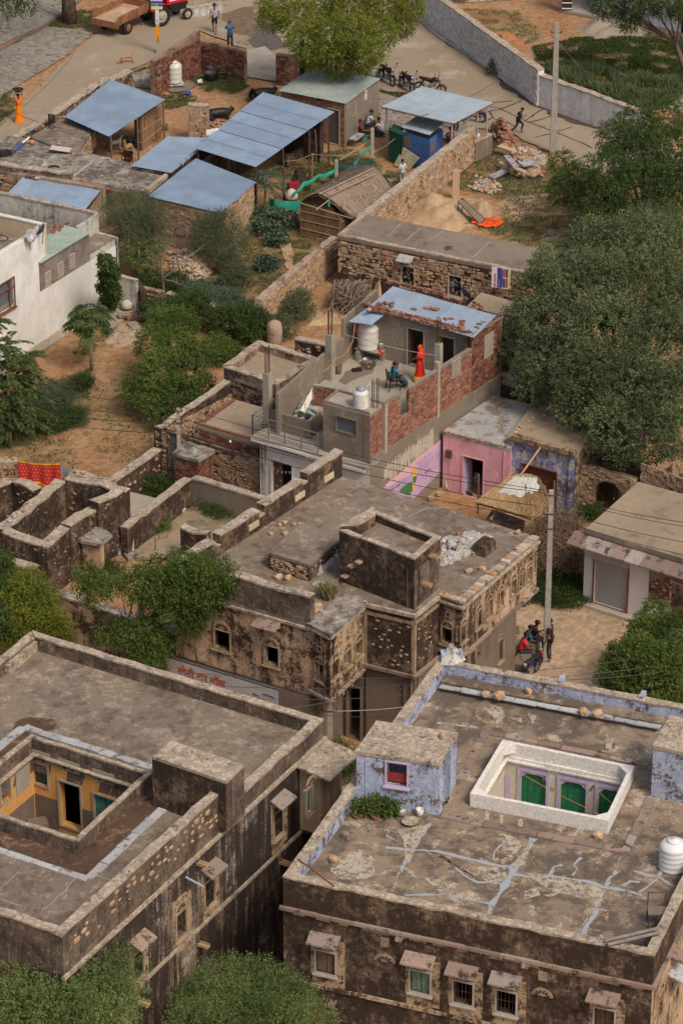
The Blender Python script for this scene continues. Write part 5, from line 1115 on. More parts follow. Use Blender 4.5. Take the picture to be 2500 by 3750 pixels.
f_.mk(ra,M['blue'],'stair_block_wall');r_.mk(ra,M['blue'],'stair_block_wall')
# CENTRAL OLD HOUSE with tower, bay and wing
CZ=5.6
C5={k:P2(a,b,CZ)for k,(a,b)in dict(A=(640,2141),B=(1136,2284),Bp=(1207,2321),Bk=(1255,2180),C=(1334,2206),D=(1517,2249),E=(1606,2178),F=(1690,2208),G=(1967,1968),H=(1253,1744)).items()}
ch=TG('old_mansion','old ochre and black carved mansion with square tower, window bay and long wing, centre','house',(sum((C5[k]for k in 'ADGH'),V_((0,0)))/4).to_3d())
mb=MB();mb.prism([tuple(C5[k])for k in('A','B','Bk','C','D','E','F','G','H')],CZ-.2,CZ);mb.mk('roof',M['k15'],ch)
mb=MB();j_=inset([C5['B'],C5['Bp'],C5['C'],C5['Bk']],-.09);mb.prism([tuple(p)for p in j_],CZ-.10,CZ+.03);mb.mk('bay_roof',M['k13'],ch)
def seg(a,b,z0,z1,off=0):
 a,b=C5[a],C5[b];w_=WL(a,b,z0,z1)
 if off:w_=WL(w_.pt(0,0,off).xy,w_.pt(w_.L,0,off).xy,z0,z1)
 return w_
ab=seg('A','B',2.75,CZ-.2);ab0=seg('A','B',0,2.75,.05);bb=seg('B','Bp',3.0,CZ-.1);bc=seg('Bp','C',3.0,CZ-.1);cd=seg('C','D',3.15,CZ-.1);de=seg('D','E',3.15,CZ-.1);ef=seg('E','F',3.5,CZ-.2);fg=seg('F','G',3.5,CZ-.2)
FO=M['k14']
WN(ch,ab,Z(11,25,425),(.62,.72),'open',fmat=FO,fan=True);WN(ch,ab,Z(11,340,525),(.55,.72),'open',fmat=FO,fan=True);u,z=ab.hit(*Z(11,330,290));SS_(ch,ab,u,z,.95,.5,M['k6'])
WN(ch,bb,Z(11,645,625),(.40,.64),'open',fmat=FO,fan=True,fr=.05);
for w_,l in((bb,[(645,482)]),(bc,[(748,470),(822,410),(897,345)])):
 for px in l:WN(ch,w_,Z(11,*px),(.15,.17),'open',fmat=FO,fr=.025,sill=False,name='vent')
for px in((742,605),(820,545),(893,480)):WN(ch,bc,Z(11,*px),(.50,.62),'open',fmat=FO,fan=True,fr=.05)
for px in((262,290),(330,225),(400,165),(482,92),(536,48)):WN(ch,fg,Z(12,*px),(.44,.64),'open',fmat=FO,fan=True,fr=.035)
WN(ch,fg,Z(12,167,378),(.42,.62),'open',fmat=FO,fan=True,fr=.035);WN(ch,fg,Z(9,586,1225),(.36,.58),'open',fmat=FO,fan=True,fr=.05)
for px in((172,240),(268,155),(338,97),(405,35)):WN(ch,fg,Z(12,*px),(.14,.17),'open',fmat=FO,fr=.02,sill=False,name='vent')
for px in((488,1185),(541,1140),(594,1093)):WN(ch,fg,Z(9,*px),(.13,.16),'open',fmat=FO,fr=.02,sill=False,name='vent')
WN(ch,ef,Z(12,65,398),(.42,.60),'open',fmat=FO,fan=True,fr=.07);WN(ch,ef,Z(12,70,262),(.14,.16),'open',fmat=FO,fr=.02,sill=False,name='vent')
for w_ in(ab,bb,bc,ef,fg):w_.mk(ch,M['haveli'],depth=.2)
cd.mk(ch,M['k2']);de.mk(ch,M['k2'])
FS_(ch,cd,26,.15,cd.L-.1,3.3,5.3,M['k7'],(.10,.2),.02,5,course=False);FS_(ch,de,18,.1,de.L-.1,3.3,5.3,M['k7'],(.08,.16),.02,6)
for w_,q in((cd,.0),(cd,cd.L-.10),(de,0)):
 mb=MB();w_.slab(mb,q,q+.10,3.2,5.4,0,.03);mb.mk('pilaster',M['k14'],ch)
for w_,zz in((ab,CZ-.24),(bb,CZ-.2),(bc,CZ-.2),(ef,CZ-.24),(fg,CZ-.24)):band(ch,w_,zz,zz+.09,.09,M['cap'],e=.05)
for w_ in(cd,de):band(ch,w_,CZ-.12,CZ+.02,.10,M['cap'],e=.1);band(ch,w_,CZ-.42,CZ-.30,.05,FO,'string_course');band(ch,w_,3.08,3.2,.10,M['k6'],'base_ledge',e=.1)
for w_,z_ in((bb,2.92),(bc,2.92),(ef,3.42),(fg,3.42)):band(ch,w_,z_,z_+.12,.09,M['k6'],'base_ledge',e=.05)
mb=MB();mb.prism([tuple(C5[k])for k in('B','Bp','C','Bk')],2.95,3.05);mb.mk('bay_floor',M['k2'],ch)
for q in np.linspace(.3,bc.L-.3,4):mb=MB();bc.slab(mb,q,q+.09,2.70,2.94,-.25,.02);mb.mk('bracket',M['k6'],ch)
for q in np.linspace(.3,fg.L-.3,7):mb=MB();fg.slab(mb,q-.02,q+.04,3.55,5.3,0,.025);mb.mk('pilaster',FO,ch)
lo=[ab0,WL(C5['B'],C5['Bk'],0,3.0),WL(C5['Bk'],C5['C'],0,3.15)]+[seg(a,b,0,z_,-.12)for a,b,z_ in(('C','D',3.15),('D','E',3.15),('E','F',3.5),('F','G',3.5))]
dr=lo[2];WN(ch,dr,at=(dr.L*.52,1.05),size=(dr.L*.62,2.1),kind='open',fmat=M['k4'],sill=False,name='doorway',fr=.05)
uG=lo[6].hit(1887,2330)[0];Ge=lo[6].pt(uG,0).xy;lo[6]=WL(lo[6].A,Ge,0,3.5);lo.append(WL(Ge,Ge+(C5['H']-C5['G'])*.25,0,3.5))
WN(ch,lo[6],Z(12,402,490),(.36,.85),'bars',fmat=FO,fan=True,fr=.04);WN(ch,lo[6],Z(12,222,560),(.36,.80),'bars',fmat=FO,fan=True,fr=.04)
for px in((1165,722),):WN(ch,lo[3],Z(11,*px),(.13,.16),'open',fmat=M['k4'],fr=.02,sill=False,name='vent')
WN(ch,lo[6],Z(12,265,510),(.12,.16),'open',fmat=M['k4'],fr=.02,sill=False,name='vent')
for w_ in lo:w_.mk(ch,M['k4'])
mb=MB();mb.prism([tuple(C5['F']),tuple(C5['G']),tuple(C5['G'].lerp(C5['H'],.2)),tuple(C5['F']+(C5['H']-C5['G'])*.2)],3.36,3.48);mb.mk('wing_floor',M['k2'],ch)
for w_ in(seg('G','H',3.45,CZ-.2),WL(Ge+(C5['H']-C5['G'])*.25,C5['H'],0,3.45),seg('H','A',0,CZ-.2)):w_.mk(ch,M['k2'])
s=lo[0];uA,zA=s.hit(*Z(10,1025,500));uB,zB=s.hit(*Z(11,395,745));zt=(zA+zB)/2;uA=max(.2,uA);sg=TG('wall_sign','blue-edged white painted wall sign in red Hindi letters on the old mansion','sign',s.pt(uA,zt-.6,.01))
zt=zB+.02
mb=MB();s.slab(mb,uA-.6,uB,zt-1.05,zt,.002,.010);mb.mk('sign_ground',PN('faded white sign paint',(.44,.43,.44),.9,nscale=2,var=.12),sg)
nav=PN('navy sign paint',(.07,.08,.14),.8)
mb=MB();s.slab(mb,uA-.6,uB,zt-.06,zt-.002,.0102,.013);s.slab(mb,uB-.06,uB-.002,zt-1.05,zt-.061,.0102,.013);mb.mk('sign_border',nav,sg)
mb=MB();s.slab(mb,uB-2.5,uB-.07,zt-1.05,zt-.80,.0102,.0135);mb.mk('blue_strip',PN('sign blue',(.10,.20,.36),.8),sg)
_font={}
def devfont():
 if 'f' not in _font:
  f=None
  try:
   import os
   d=bpy.utils.system_resource('DATAFILES',path='fonts');p=os.path.join(d,'NotoSansDevanagari-Regular.woff2')
   if os.path.exists(p):f=bpy.data.fonts.load(p)
  except Exception:f=None
  _font['f']=f
 return _font['f']
def text(parent,body,W,u,z,h,mat,d=.016,name='lettering',align='LEFT',ext=.0015,bold=0,sx=1,tilt=0,up=None):
 """flat letters lying on a wall plane (or on the frame given in up)"""
 cu=bpy.data.curves.new(name,'FONT');cu.body=body;cu.size=h;cu.extrude=ext;cu.offset=bold;cu.align_x=align;cu.resolution_u=2
 if any(ord(c)>0x8ff for c in body)and devfont():cu.font=devfont()
 o=bpy.data.objects.new(name,cu);me=bpy.data.meshes.new_from_object(o);bpy.data.objects.remove(o)
 if W is not None:X,Y_,O=V_((W.u.x,W.u.y,0)),V_((0,0,1)),W.pt(u,z,d)
 else:X,Y_,O=up
 N=X.cross(Y_);Mx=Matrix((X*sx,Y_,N)).transposed().to_4x4();me.transform(Mx);me.transform(Matrix.Translation(O-wl(parent)))
 me.materials.clear();me.materials.append(mat);o=bpy.data.objects.new(name,me);COL.objects.link(o);o.parent=parent;return o
red=PN('brick red sign letters',(.42,.10,.05),.9)
uT,zT=s.hit(*Z(10,1150,610));text(sg,'खेती का बॉस',s,uT-.1,zt-.60,.74,red,bold=.014)
text(sg,'सेलेक्ट',s,uB-1.15,zt-.55,.2,PN('sign black',(.03,.03,.04),.8));text(sg,'फर्टिलाइजर्स',s,uB-.75,zt-.42,.17,MATS['sign black'])
rwall(ch,seg('A','B',0,1).pt(0,0),seg('A','B',0,1).pt(seg('A','B',0,1).L,0),.3,CZ,6.6,M['mould'],'parapet',cap=M['cap'],jit=.035)
HA=(C5['H'],C5['A']);L_=(HA[1]-HA[0]).length;rr=random.Random(9);a=0;
pieces_=[(0,.22,6.62),(.22,.25,6.35),(.25,.48,6.45),(.48,.51,6.15),(.51,.74,6.38),(.74,.77,6.05),(.77,1.0,6.3)]
for f0,f1,zz in pieces_:p,q=HA[0].lerp(HA[1],f1),HA[0].lerp(HA[1],f0);Wt=WL(p,q,CZ,zz);Wt2=WL(Wt.pt(0,0,-.0).xy,Wt.pt(Wt.L,0,0).xy,CZ,zz);rwall(ch,Wt2.A,Wt2.B,.32,CZ,zz,M['k2'],'parapet',cap=M['cap'],jit=.03)
Wh=WL(C5['A'],C5['H'],CZ,6.3)
for px in(Z(8,700,545),Z(8,515,685),Z(8,222,908)):
 u,z=Wh.hit(*px);mb=MB();Wh.slab(mb,u-.3,u+.3,CZ+.22,CZ+.45,.0,.05);mb.mk('niche',M['cream'],ch)
T7=CN([(1242,1942),(1517,2046),(1612,1965),(1368,1868)],7.6)
mb=MB();mb.prism([tuple(p)for p in inset(T7,.03)],7.1,7.3);mb.mk('tower_roof',M['k15'],ch)
for i in range(4):Wt=WL(T7[i],T7[(i+1)%4],CZ+.02,7.1);Wt.mk(ch,M['mould' if i!=0 else 'k2'],'tower_wall')
PP_(ch,T7,.2,7.1,7.6,M['k2'],edges=[0,1,2],cap=M['cap']);PP_(ch,T7,.42,7.1,7.75,M['k2'],edges=[3],cap=M['cap'])
Wt=WL(T7[0],T7[1],CZ,7.6)
for px in((905,1140),(860,1165),(818,1230),(775,1278)):u,z=Wt.hit(*Z(8,*px));mb=MB();Wt.slab(mb,u-.11,u+.11,z-.03,z+.03,0,.22);mb.mk('step_stone',M['k7'],ch)
Wt=WL(T7[1],T7[2],CZ,7.6);spout(ch,Wt,Z(8,1345,1110));spout(ch,Wt,Z(8,1300,1290))
V4=CN([(984,2023),(1133,2069),(1243,1975),(1108,1911)],6.25);lr,f_,r_,pl=block('low_room',None,None,None,6.25,CZ,M['k0'],M['k15'],poly=V4,parent=ch,roof_t=.1)
f_.mk(ch,M['k0'],'low_room_wall',.05);r_.mk(ch,M['k0'],'low_room_wall',.05);FS_(ch,f_,40,.05,f_.L-.05,CZ+.03,6.12,M['k7'],(.1,.22),.03,8);FS_(ch,r_,22,.05,r_.L-.05,CZ+.03,6.12,M['k10'],(.1,.22),.03,9)
def leaning_slab(pts_px,z,mat,label,cat='stone slab',name='stone_slab',group=None,lift=.5,back=.25,t=.05):
 """slab leaning back: lower picture points on the surface at z, upper ones raised"""
 (x0,y0),(x1,y1)=pts_px[:2];a,b=P(x0,y0,z),P(x1,y1,z);u=(b-a);n_=V_((-u.y,u.x,0)).normalized();c,d=b+n_*back+V_((0,0,lift*R.uniform(.8,1.1)))-u*.1,a+n_*back+V_((0,0,lift))+u*.15
 m_=a.lerp(d,.6)-u*.08;p=[a,b,b.lerp(c,.6)+u*.07,c,d,m_];e=n_*t;mb=MB();k=len(p);mb.add(p+[v+e for v in p],[tuple(range(k)),tuple(range(2*k-1,k-1,-1))]+[(i,(i+1)%k,k+(i+1)%k,k+i)for i in range(k)]);return tag(mb.mk(name,mat),label,cat,group)
leaning_slab([Z(8,378,1200),Z(8,498,1245)],CZ,M['k5'],'grey slab leaning on the front of the low roof room',lift=.45)
leaning_slab([Z(8,600,1240),Z(8,668,1215)],CZ,M['k5'],'upright grey slab leaning on the side of the low roof room',lift=.5,back=.15)
leaning_slab([Z(8,672,1200),Z(8,768,1120)],CZ,M['k5'],'wide grey slab leaning on the low roof room next to the tower',lift=.55,back=.15)
for px,s_,lb in((Z(8,380,1240),.36,'orange stone below the leaning slab on the mansion roof, left one'),(Z(8,440,1245),.34,'dull stone below the leaning slab on the mansion roof, right one'),(Z(8,336,965),.24,'orange stone lying alone near the mansion parapet'),(Z(8,428,965),.26,'pale upright stone near the low roof room'),(Z(8,390,908),.2,'leftmost stone of the row near the mansion parapet'),(Z(8,425,895),.24,'tall middle stone of the row near the mansion parapet'),(Z(8,480,905),.26,'broad stone of the row near the mansion parapet'),(Z(8,520,903),.16,'rightmost small stone of the row near the mansion parapet'),(Z(9,202,1203),.32,'rounded ochre stone on the wing roof, left of a pair'),(Z(9,290,1187),.32,'rounded ochre stone on the wing roof, right of a pair'),(Z(9,513,955),.28,'pale stone near the far corner of the wing roof')):
 RK([(px[0],px[1],s_)],CZ,M['k8'],lb,seed=int(px[0]))
mb=LT_(P(*Z(8,642,1290),CZ+.01),[(.24,0),(.24,.03),(.1,.04)],20);tag(mb.mk('round_stone',M['k5']),'flat grey round stone lying near the grass tuft','stone')
rubble('rubble_heap','heap of broken slates and orange stones on the mansion wing roof','rubble heap',ZL(9,[(10,1180),(30,1000),(200,950),(340,990),(330,1090),(180,1110),(90,1150)]),CZ,330,[M['k9'],M['k9'],M['k9']],(.08,.22),.26,4,top=120)
mb=BX_(P(*Z(9,300,1050),CZ+.2),(.8,.5,.42),fg.ang());tag(mb.mk('masonry_block',M['k2']),'short block of broken masonry beside the slate heap','masonry')
RK([(Z(9,140,965)[0],Z(9,140,965)[1],.34)],CZ+.15,M['brick'],'large red stone on top of the slate heap',seed=5)
rubble('rubble_heap','scatter of orange chips beside the bay roof','rubble heap',ZL(11,[(585,190),(650,190),(660,240),(600,260)]),CZ,60,[M['k8']],(.04,.11),.08,6,top=20)
SP_('weed_seam',ZL(9,[(-190,860),(-60,800),(30,800),(90,795)]),5,CZ+.005,M['seam'],ch)
rs=np.random.RandomState(3);rim_=[C5['F'].lerp(C5['G'],i/26)for i in range(27)]
for i in range(26):p,q=rim_[i],rim_[i+1];w_=WL(p,q,0,1);mb=MB();w_.slab(mb,.01,w_.L-.01,CZ+.0,CZ+.06+rs.rand()*.05,-.2-rs.rand()*.08,.06+rs.rand()*.05);mb.mk('coping',M['k7']if i%3 else M['k9'],ch)
for a,b in(('E','F'),):
 for i in range(6):p,q=C5[a].lerp(C5[b],i/6),C5[a].lerp(C5[b],(i+1)/6);w_=WL(p,q,0,1);mb=MB();w_.slab(mb,.01,w_.L-.01,CZ,CZ+.06+rs.rand()*.04,-.2,.08);mb.mk('coping',M['k7'],ch)
# BRICK AND CEMENT HOUSE with roof terrace
QF=P2(962,1590,3.1);QR=P2(1354,1702,3.1);QB=P2(1832,1386,3.1);QL=QF+(QB-QR)
qh=TG('terrace_house','half-finished brick and cement house with roof terrace, steel balcony and white porch','house',((QF+QB)/2).to_3d())
TF=3.75
gf=WL(QF,QR,0,2.95);gr=WL(QR,QB,0,3.3);gl=WL(QL,QF,0,3.1);gb=WL(QB,QL,0,TF)
ud,_=gf.hit(*Z('B',345,1150));WN(qh,gf,at=(ud,1.05),size=(.98,2.1),kind='open',fmat=M['k20'],sill=False,name='doorway',fr=.05)
o=MB();gf.slab(o,ud-.48,ud-.05,0,2.08,-.16,-.12);dl=o.mk('door_leaf',M['brown_door'],qh)
for k in range(6):mb=LT_(gf.pt(ud-.27+(.12 if k%2 else-.05),.35+.28*k,-.115),[(.045,0),(.035,.02),(.001,.025)],8,Matrix(((gf.u.x,gf.n.x*0,gf.n.x),(gf.u.y,0,gf.n.y),(0,1,0))));mb.mk('ornament',M['k14'],dl)
for k in range(5):
 mb=MB();a=ud-.40+k*.19;mb.add([gf.pt(a,1.78-.05*sin(k),.05),gf.pt(a+.11,1.78-.05*sin(k),.05),gf.pt(a+.055,1.64-.05*sin(k),.05)],[(0,1,2)]);mb.mk('pennant',M['frame'],qh)
WN(qh,gf,Z('B',395,875),(1.55,.42),'glass',fmat=M['frame'],sill=False);u,z=gf.hit(*Z('B',395,875));mb=MB();gf.slab(mb,u-.02,u+.02,z-.2,z+.2,-.05,.02);mb.mk('mullion',M['iron'],qh)
gf.mk(qh,M['k20'])
mb=MB();gf.slab(mb,.0,.16,0,2.95,0,.06);mb.mk('porch_column',M['k11'],qh)
mb=TB_([gf.pt(-.06,.1,.08),gf.pt(-.06,3.0,.08)],.03,6);mb.mk('rain_pipe',M['k11'],qh)
gl.mk(qh,M['cement']);gb.mk(qh,M['cement'])
gr.mk(qh,M['cement'])
sl_=[gf.pt(-.32,0,.35).xy,gf.pt(gf.L+.02,0,.35).xy,gf.pt(gf.L,0,-2.4).xy,gf.pt(0,0,-2.4).xy]
mb=MB();mb.prism([tuple(p)for p in sl_],2.96,3.12);mb.mk('balcony_slab',M['k3'],qh)
wf=WL(sl_[0],sl_[1],2.9,3.14);band(qh,wf,2.88,3.0,.03,M['k20'],'fascia')
zt=5.25;box=CN([(1182,1472),(1354,1518),(1406,1477),(1236,1429)],zt)
bf,br=WL(box[0],box[1],3.12,zt-.08),WL(box[1],box[2],3.12,zt-.08)
WN(qh,bf,Z('B',962,675),(.92,.62),'glass',fmat=M['steel'],sill=False,fr=.035)
bf.mk(qh,M['cement'],'front_room_wall');WL(box[2],box[3],3.12,zt-.08).mk(qh,M['cement'],'front_room_wall');WL(box[3],box[0],3.12,zt-.08).mk(qh,M['cement'],'front_room_wall')
br.mk(qh,M['mortar'],'front_room_wall');BK_(qh,br,.02,br.L-.16,3.14,zt-.1,M['brick'],limit=90,seed=1)
mb=MB();mb.prism([tuple(p)for p in box],zt-.08,zt);mb.mk('front_room_roof',M['k3'],qh)
PP_(qh,box,.1,zt,zt+.07,M['cement'],edges=[0,2,3])
pr=WL(QR,QB,3.3,5.33);us=br.L*1.0
uS=pr.hit(1406,1660)[0];uM=pr.hit(1604,1400)[0];uR=pr.hit(1724,1340)[0]
wa=WL(pr.pt(uS,0).xy,pr.pt(uR,0).xy,3.3,5.28)
uo,zo=wa.hit(*Z(8,1188,165));
wa.holes.append((uo-.30,uo+.30,zo-.32,5.28));wa.mk(qh,M['mortar'],'brick_wall',depth=.14);BK_(qh,wa,.0,wa.L,3.32,5.27,M['brick'],limit=210,seed=2)
mb=MB();k_=[(0,uo-.30),(uo+.30,wa.L)]
for a,b in k_:mb=MB();wa.slab(mb,a,b,5.28,5.33,-.15,.02);mb.mk('coping',M['cement'],qh)
for a in(uS+.09,uM,):
 mb=MB();pr.slab(mb,a-.09,a+.09,3.2,5.3+(.35 if a==uM else 0),-.15,.035);mb.mk('concrete_column',M['k3'],qh)
mb=MB();pr.slab(mb,0,pr.L,3.18,3.34,-.1,.03);mb.mk('ring_beam',M['cement'],qh)
window_u=pr.hit(*Z(6,118,1122))
wr2=WL(pr.pt(uR,0).xy,QB,3.34,5.95)
uw,zw=wr2.hit(*Z(6,325,980));lattice(qh,wr2,uw,zw,.62,.95,M['frame']);
uw2,zw2=wa.hit(*Z(6,117,1125));lo_=MB()
for i in range(6):wa.slab(lo_,uw2-.32+i*.12,uw2-.29+i*.12,zw2-.38,zw2+.38,.02,.05)
for i in range(7):wa.slab(lo_,uw2-.33,uw2+.33,zw2-.38+i*.12,zw2-.355+i*.12,.021,.049)
lo_.mk('lattice',M['frame'],qh)
wr2.mk(qh,M['mortar'],'brick_wall');BK_(qh,WL(wr2.A,wr2.B,0,1),.02,wr2.L-.1,3.36,5.9,M['brick'],limit=0,seed=3)if False else BK_(qh,wr2,.02,wr2.L-.1,3.36,5.9,M['k18'],limit=0,seed=3)
mb=MB();wr2.slab(mb,uw-.36,uw+.36,zw-.52,zw+.52,.01,.03);mb.mk('lattice_panel',M['cement'],qh);lattice(qh,WL(wr2.pt(0,0,.07).xy,wr2.pt(wr2.L,0,.07).xy,0,1),uw,zw,.62,.95,M['frame'])
pL=P2(1301,1290,TF);pD=P2(1490,1336,TF);dB=pD-pL
cR=isect(pL,dB,QR,QB-QR);lw0=P2(1022,1539,TF);dLf=(pL-lw0)
flo=[lw0+dLf*.0,isect(lw0,dB,QR,QB-QR),cR,pL]
st0=box[3]-(box[2]-box[3])*.0
tfl=[lw0+dLf*.30,box[2]+(box[3]-box[2])*1.0+(pL-lw0)*.0,box[2],cR,pL]
mb=MB();mb.prism([tuple(p)for p in(lw0+dLf*.26,box[3],box[2],cR,pL)],3.0,TF);mb.mk('terrace_floor',M['k3'],qh)
bw=WL(pL,cR,TF,5.85)
ud1,_=bw.hit(*Z('A',1100,715));WN(qh,bw,at=(ud1,TF+.83),size=(.74,1.66),kind='open',fmat=M['k3'],sill=False,name='doorway',fr=.05)
ud2,_=bw.hit(*Z('A',1395,700));WN(qh,bw,at=(ud2,TF+.83),size=(.72,1.66),kind='open',fmat=M['k3'],sill=False,name='doorway',fr=.05)
bw.mk(qh,M['cement'],'room_wall')
mb=MB();bw.slab(mb,ud1-.40,ud1-.34,TF+.02,TF+1.62,-.5,-.02);mb.mk('door_leaf',M['brown_door'],qh)
WL(QB,QL+(pL-QL)*0,TF,5.95).mk(qh,M['cement'],'room_wall');rwall(qh,pL+(pL-lw0).normalized()*2.2,pL-(pL-lw0).normalized()*1.15,-.12,TF,5.7,M['cement'],'room_wall')
uu=(pL-lw0).normalized();kL=dLf.length
e1=P2(1190,1314,4.9);
lwA=lw0.copy();lwB=lw0+uu*(kL-1.15)
rwall(qh,lwA,lwB,.12,3.1,4.9,M['cement'],'terrace_wall',jit=.008,cap=None)
rwall(qh,lw0-uu*.05,lwB,.12,2.9,4.88,M['cement'],'terrace_wall',jit=.004)
for nm,px,z0_,z1_,w_ in(('p',(981,1575),3.0,5.45,.28),('p',Z('A',285,1030),TF,5.75,.30),('p',(1604,1452),TF-.3,5.75,.24)):
 q=P(px[0],px[1],z0_);mb=BX_((q.x,q.y+w_/2,(z0_+z1_)/2),(w_,w_,z1_-z0_),gf.ang());cc=mb.mk('concrete_pillar',M['k3'],qh)
 for a in range(6):
  mb=MB();x,y=(.28*w_*cos(a*pi/3),.28*w_*sin(a*pi/3));mb.tube([(q.x+x,q.y+w_/2+y,z1_-.02),(q.x+x*1.1+R.uniform(-.03,.03),q.y+w_/2+y+R.uniform(-.03,.03),z1_+1.1+R.uniform(-.1,.15))],.015,4);mb.mk('rebar',M['iron'],cc)
q=box[1].lerp(box[2],.55)-gr.n*.12
for a in range(6):
 mb=MB();x,y=(.12*cos(a*pi/3),.12*sin(a*pi/3));mb.tube([(q.x+x,q.y+y,zt),(q.x+x*1.1,q.y+y,zt+1.25+R.uniform(-.15,.1))],.015,4);mb.mk('rebar',M['iron'],qh)
for zz in(.25,.5,.75):mb=TB_([(q.x+.13*cos(a),q.y+.13*sin(a),zt+zz)for a in np.linspace(0,2*pi,7)],.007,3);mb.mk('rebar_tie',M['iron'],qh)
s0,s1=P2(*Z('B',650,480),TF),P2(*Z('B',845,510),TF);w_=WL(s0,s1,TF-.3,4.6);w_.mk(qh,M['mortar'],'stub_wall',.12);BK_(qh,w_,0,w_.L,TF-.28,4.58,M['brick'],limit=60);mb=MB();w_.slab(mb,-.03,w_.L,4.6,4.65,-.13,.02);mb.mk('coping',M['k3'],qh)
p0=P(*Z('B',430,590),3.12);stp=lw0+uu*.3+V_((gl.n.x,gl.n.y))*-.05;sdir=V_((uu.x,uu.y));sn=V_((uu.y,-uu.x))
for k in range(5):
 a=lw0+sdir*(.45+k*.26)+sn*.1;mb=MB();pts=[a,a+sn*.85,a+sn*.85+sdir*.27,a+sdir*.27];mb.prism([tuple(p)for p in pts],3.1,3.12+(k+1)*.128);mb.mk('step',M['k5'],qh)
lp0,lp1,lp2=P2(*Z('B',232,535),3.9),P2(*Z('B',615,640),3.9),P2(*Z('B',728,540),3.9)
rwall(qh,lp0,lp1,.1,3.12,3.9,M['cement'],'low_wall',jit=.005);rwall(qh,lp1,lp2,.1,3.12,3.9,M['cement'],'low_wall',jit=.005)
ra_,rb_=P(*Z('B',500,580),3.9),P(*Z('B',635,325),4.65);
for d_ in(0,.12,.24,.36):mb=TB_([ra_-V_((0,0,d_)),rb_-V_((0,0,d_)),rb_-V_((-.05,-.3,d_))],.013,6);mb.mk('stair_rail',M['steel'],qh)
for f_ in(0,.5,1):q=ra_.lerp(rb_,f_);mb=TB_([q,q-V_((0,0,.8))],.018,6);mb.mk('stair_rail_post',M['steel'],qh)
r0,r1,r2=gf.pt(-.28,3.12,.30),gf.pt(gf.hit(*Z('B',725,880))[0]+.02,3.12,.30),gf.pt(-.28,3.12,-.9)
for a,b,n_ in((r0,r1,5),(r0,r2,2)):
 for i in range(n_):q=a.lerp(b,i/(n_-1));mb=TB_([q,q+V_((0,0,.88))],.028,6);mb.mk('railing_post',M['steel'],qh)
 for h_ in(.18,.34,.50,.66,.88):mb=TB_([a+V_((0,0,h_)),b+V_((0,0,h_))],.026 if h_>.8 else .012,6);mb.mk('railing_bar',M['steel'],qh)
fl_,fr_,br_,bl_=P(1345,1128,5.88),P(1736,1237,5.88),P(1818,1156,6.1),P(1439,1048,6.1)
TR_(qh,[bl_,fl_,fr_,br_],5,M['tin_rust'],pitch=.1)
TR_(qh,[P(1345,1128,5.84),P(*Z('A',460,465),5.6),P(*Z('A',685,500),5.6),P(1406,1157,5.84)],2,M['tin'],pitch=.1)
mu=TG('wall_mural','lilac painted advertisement with yellow maize cobs and green leaves on the lower side wall','mural',gr.pt(gr.L*.3,.3,.02))
def onwall(W,name,pts,mat,par,d=.006):
 f=[W.pt(*W.hit(*p),d)for p in pts];mb=MB();mb.keep=True;mb.add(f,[tuple(range(len(f)-1,-1,-1))]);return mb.mk(name,mat,par)
onwall(gr,'lilac_ground',ZL(8,[(1050,672),(1160,580),(1300,470),(1420,368),(1425,560),(1240,745),(1150,725)]),M['mural'],mu,.006)
pk=PN('mural pink',(.62,.38,.42),.9);onwall(gr,'pink_band',ZL(8,[(1060,655),(1240,505),(1420,362),(1420,385),(1260,515),(1225,590),(1120,640),(1085,670)]),pk,mu,.008)
onwall(gr,'green_leaf',ZL(8,[(1150,690),(1190,655),(1232,630),(1235,690),(1215,722),(1180,712)]),PN('mural green',(.06,.17,.07),.9),mu,.010)
onwall(gr,'green_leaf',ZL(8,[(1236,600),(1262,598),(1256,640),(1238,645)]),MATS['mural green'],mu,.010)
yl=PN('mural yellow',(.62,.38,.06),.9);onwall(gr,'maize_cob',ZL(8,[(1232,565),(1246,538),(1264,545),(1264,590),(1240,606),(1230,595)]),yl,mu,.012);onwall(gr,'maize_cob',ZL(8,[(1234,650),(1258,638),(1256,680),(1236,695)]),yl,mu,.012)
ug,zg=gr.hit(*Z(8,1085,690));text(mu,'कम्पनी आर्मी',gr,ug,zg-.1,.26,MATS['mural green'],d=.014,ext=.001);text(mu,'हाइटेक बीज',gr,ug+2.6,zg-.35,.2,MATS['sign black'],d=.014,ext=.001)
rd=TG('paint_drips','white paint drips running down the grey side wall above the mural','paint',gr.pt(gr.L*.3,1.8,.02));r5=random.Random(8)
for k in range(46):
 px=Z(8,1060+k*6.8+r5.uniform(-2,2),560-k*5.2+r5.uniform(-5,5));u,z=gr.hit(*px);l_=r5.uniform(.35,.95);w_=r5.uniform(.02,.06);mb=MB();gr.slab(mb,u-w_,u+w_,z-l_*.9,z+r5.uniform(.05,.25),.003,.0055+k*.00005);mb.mk('drip',M['k21'],rd)
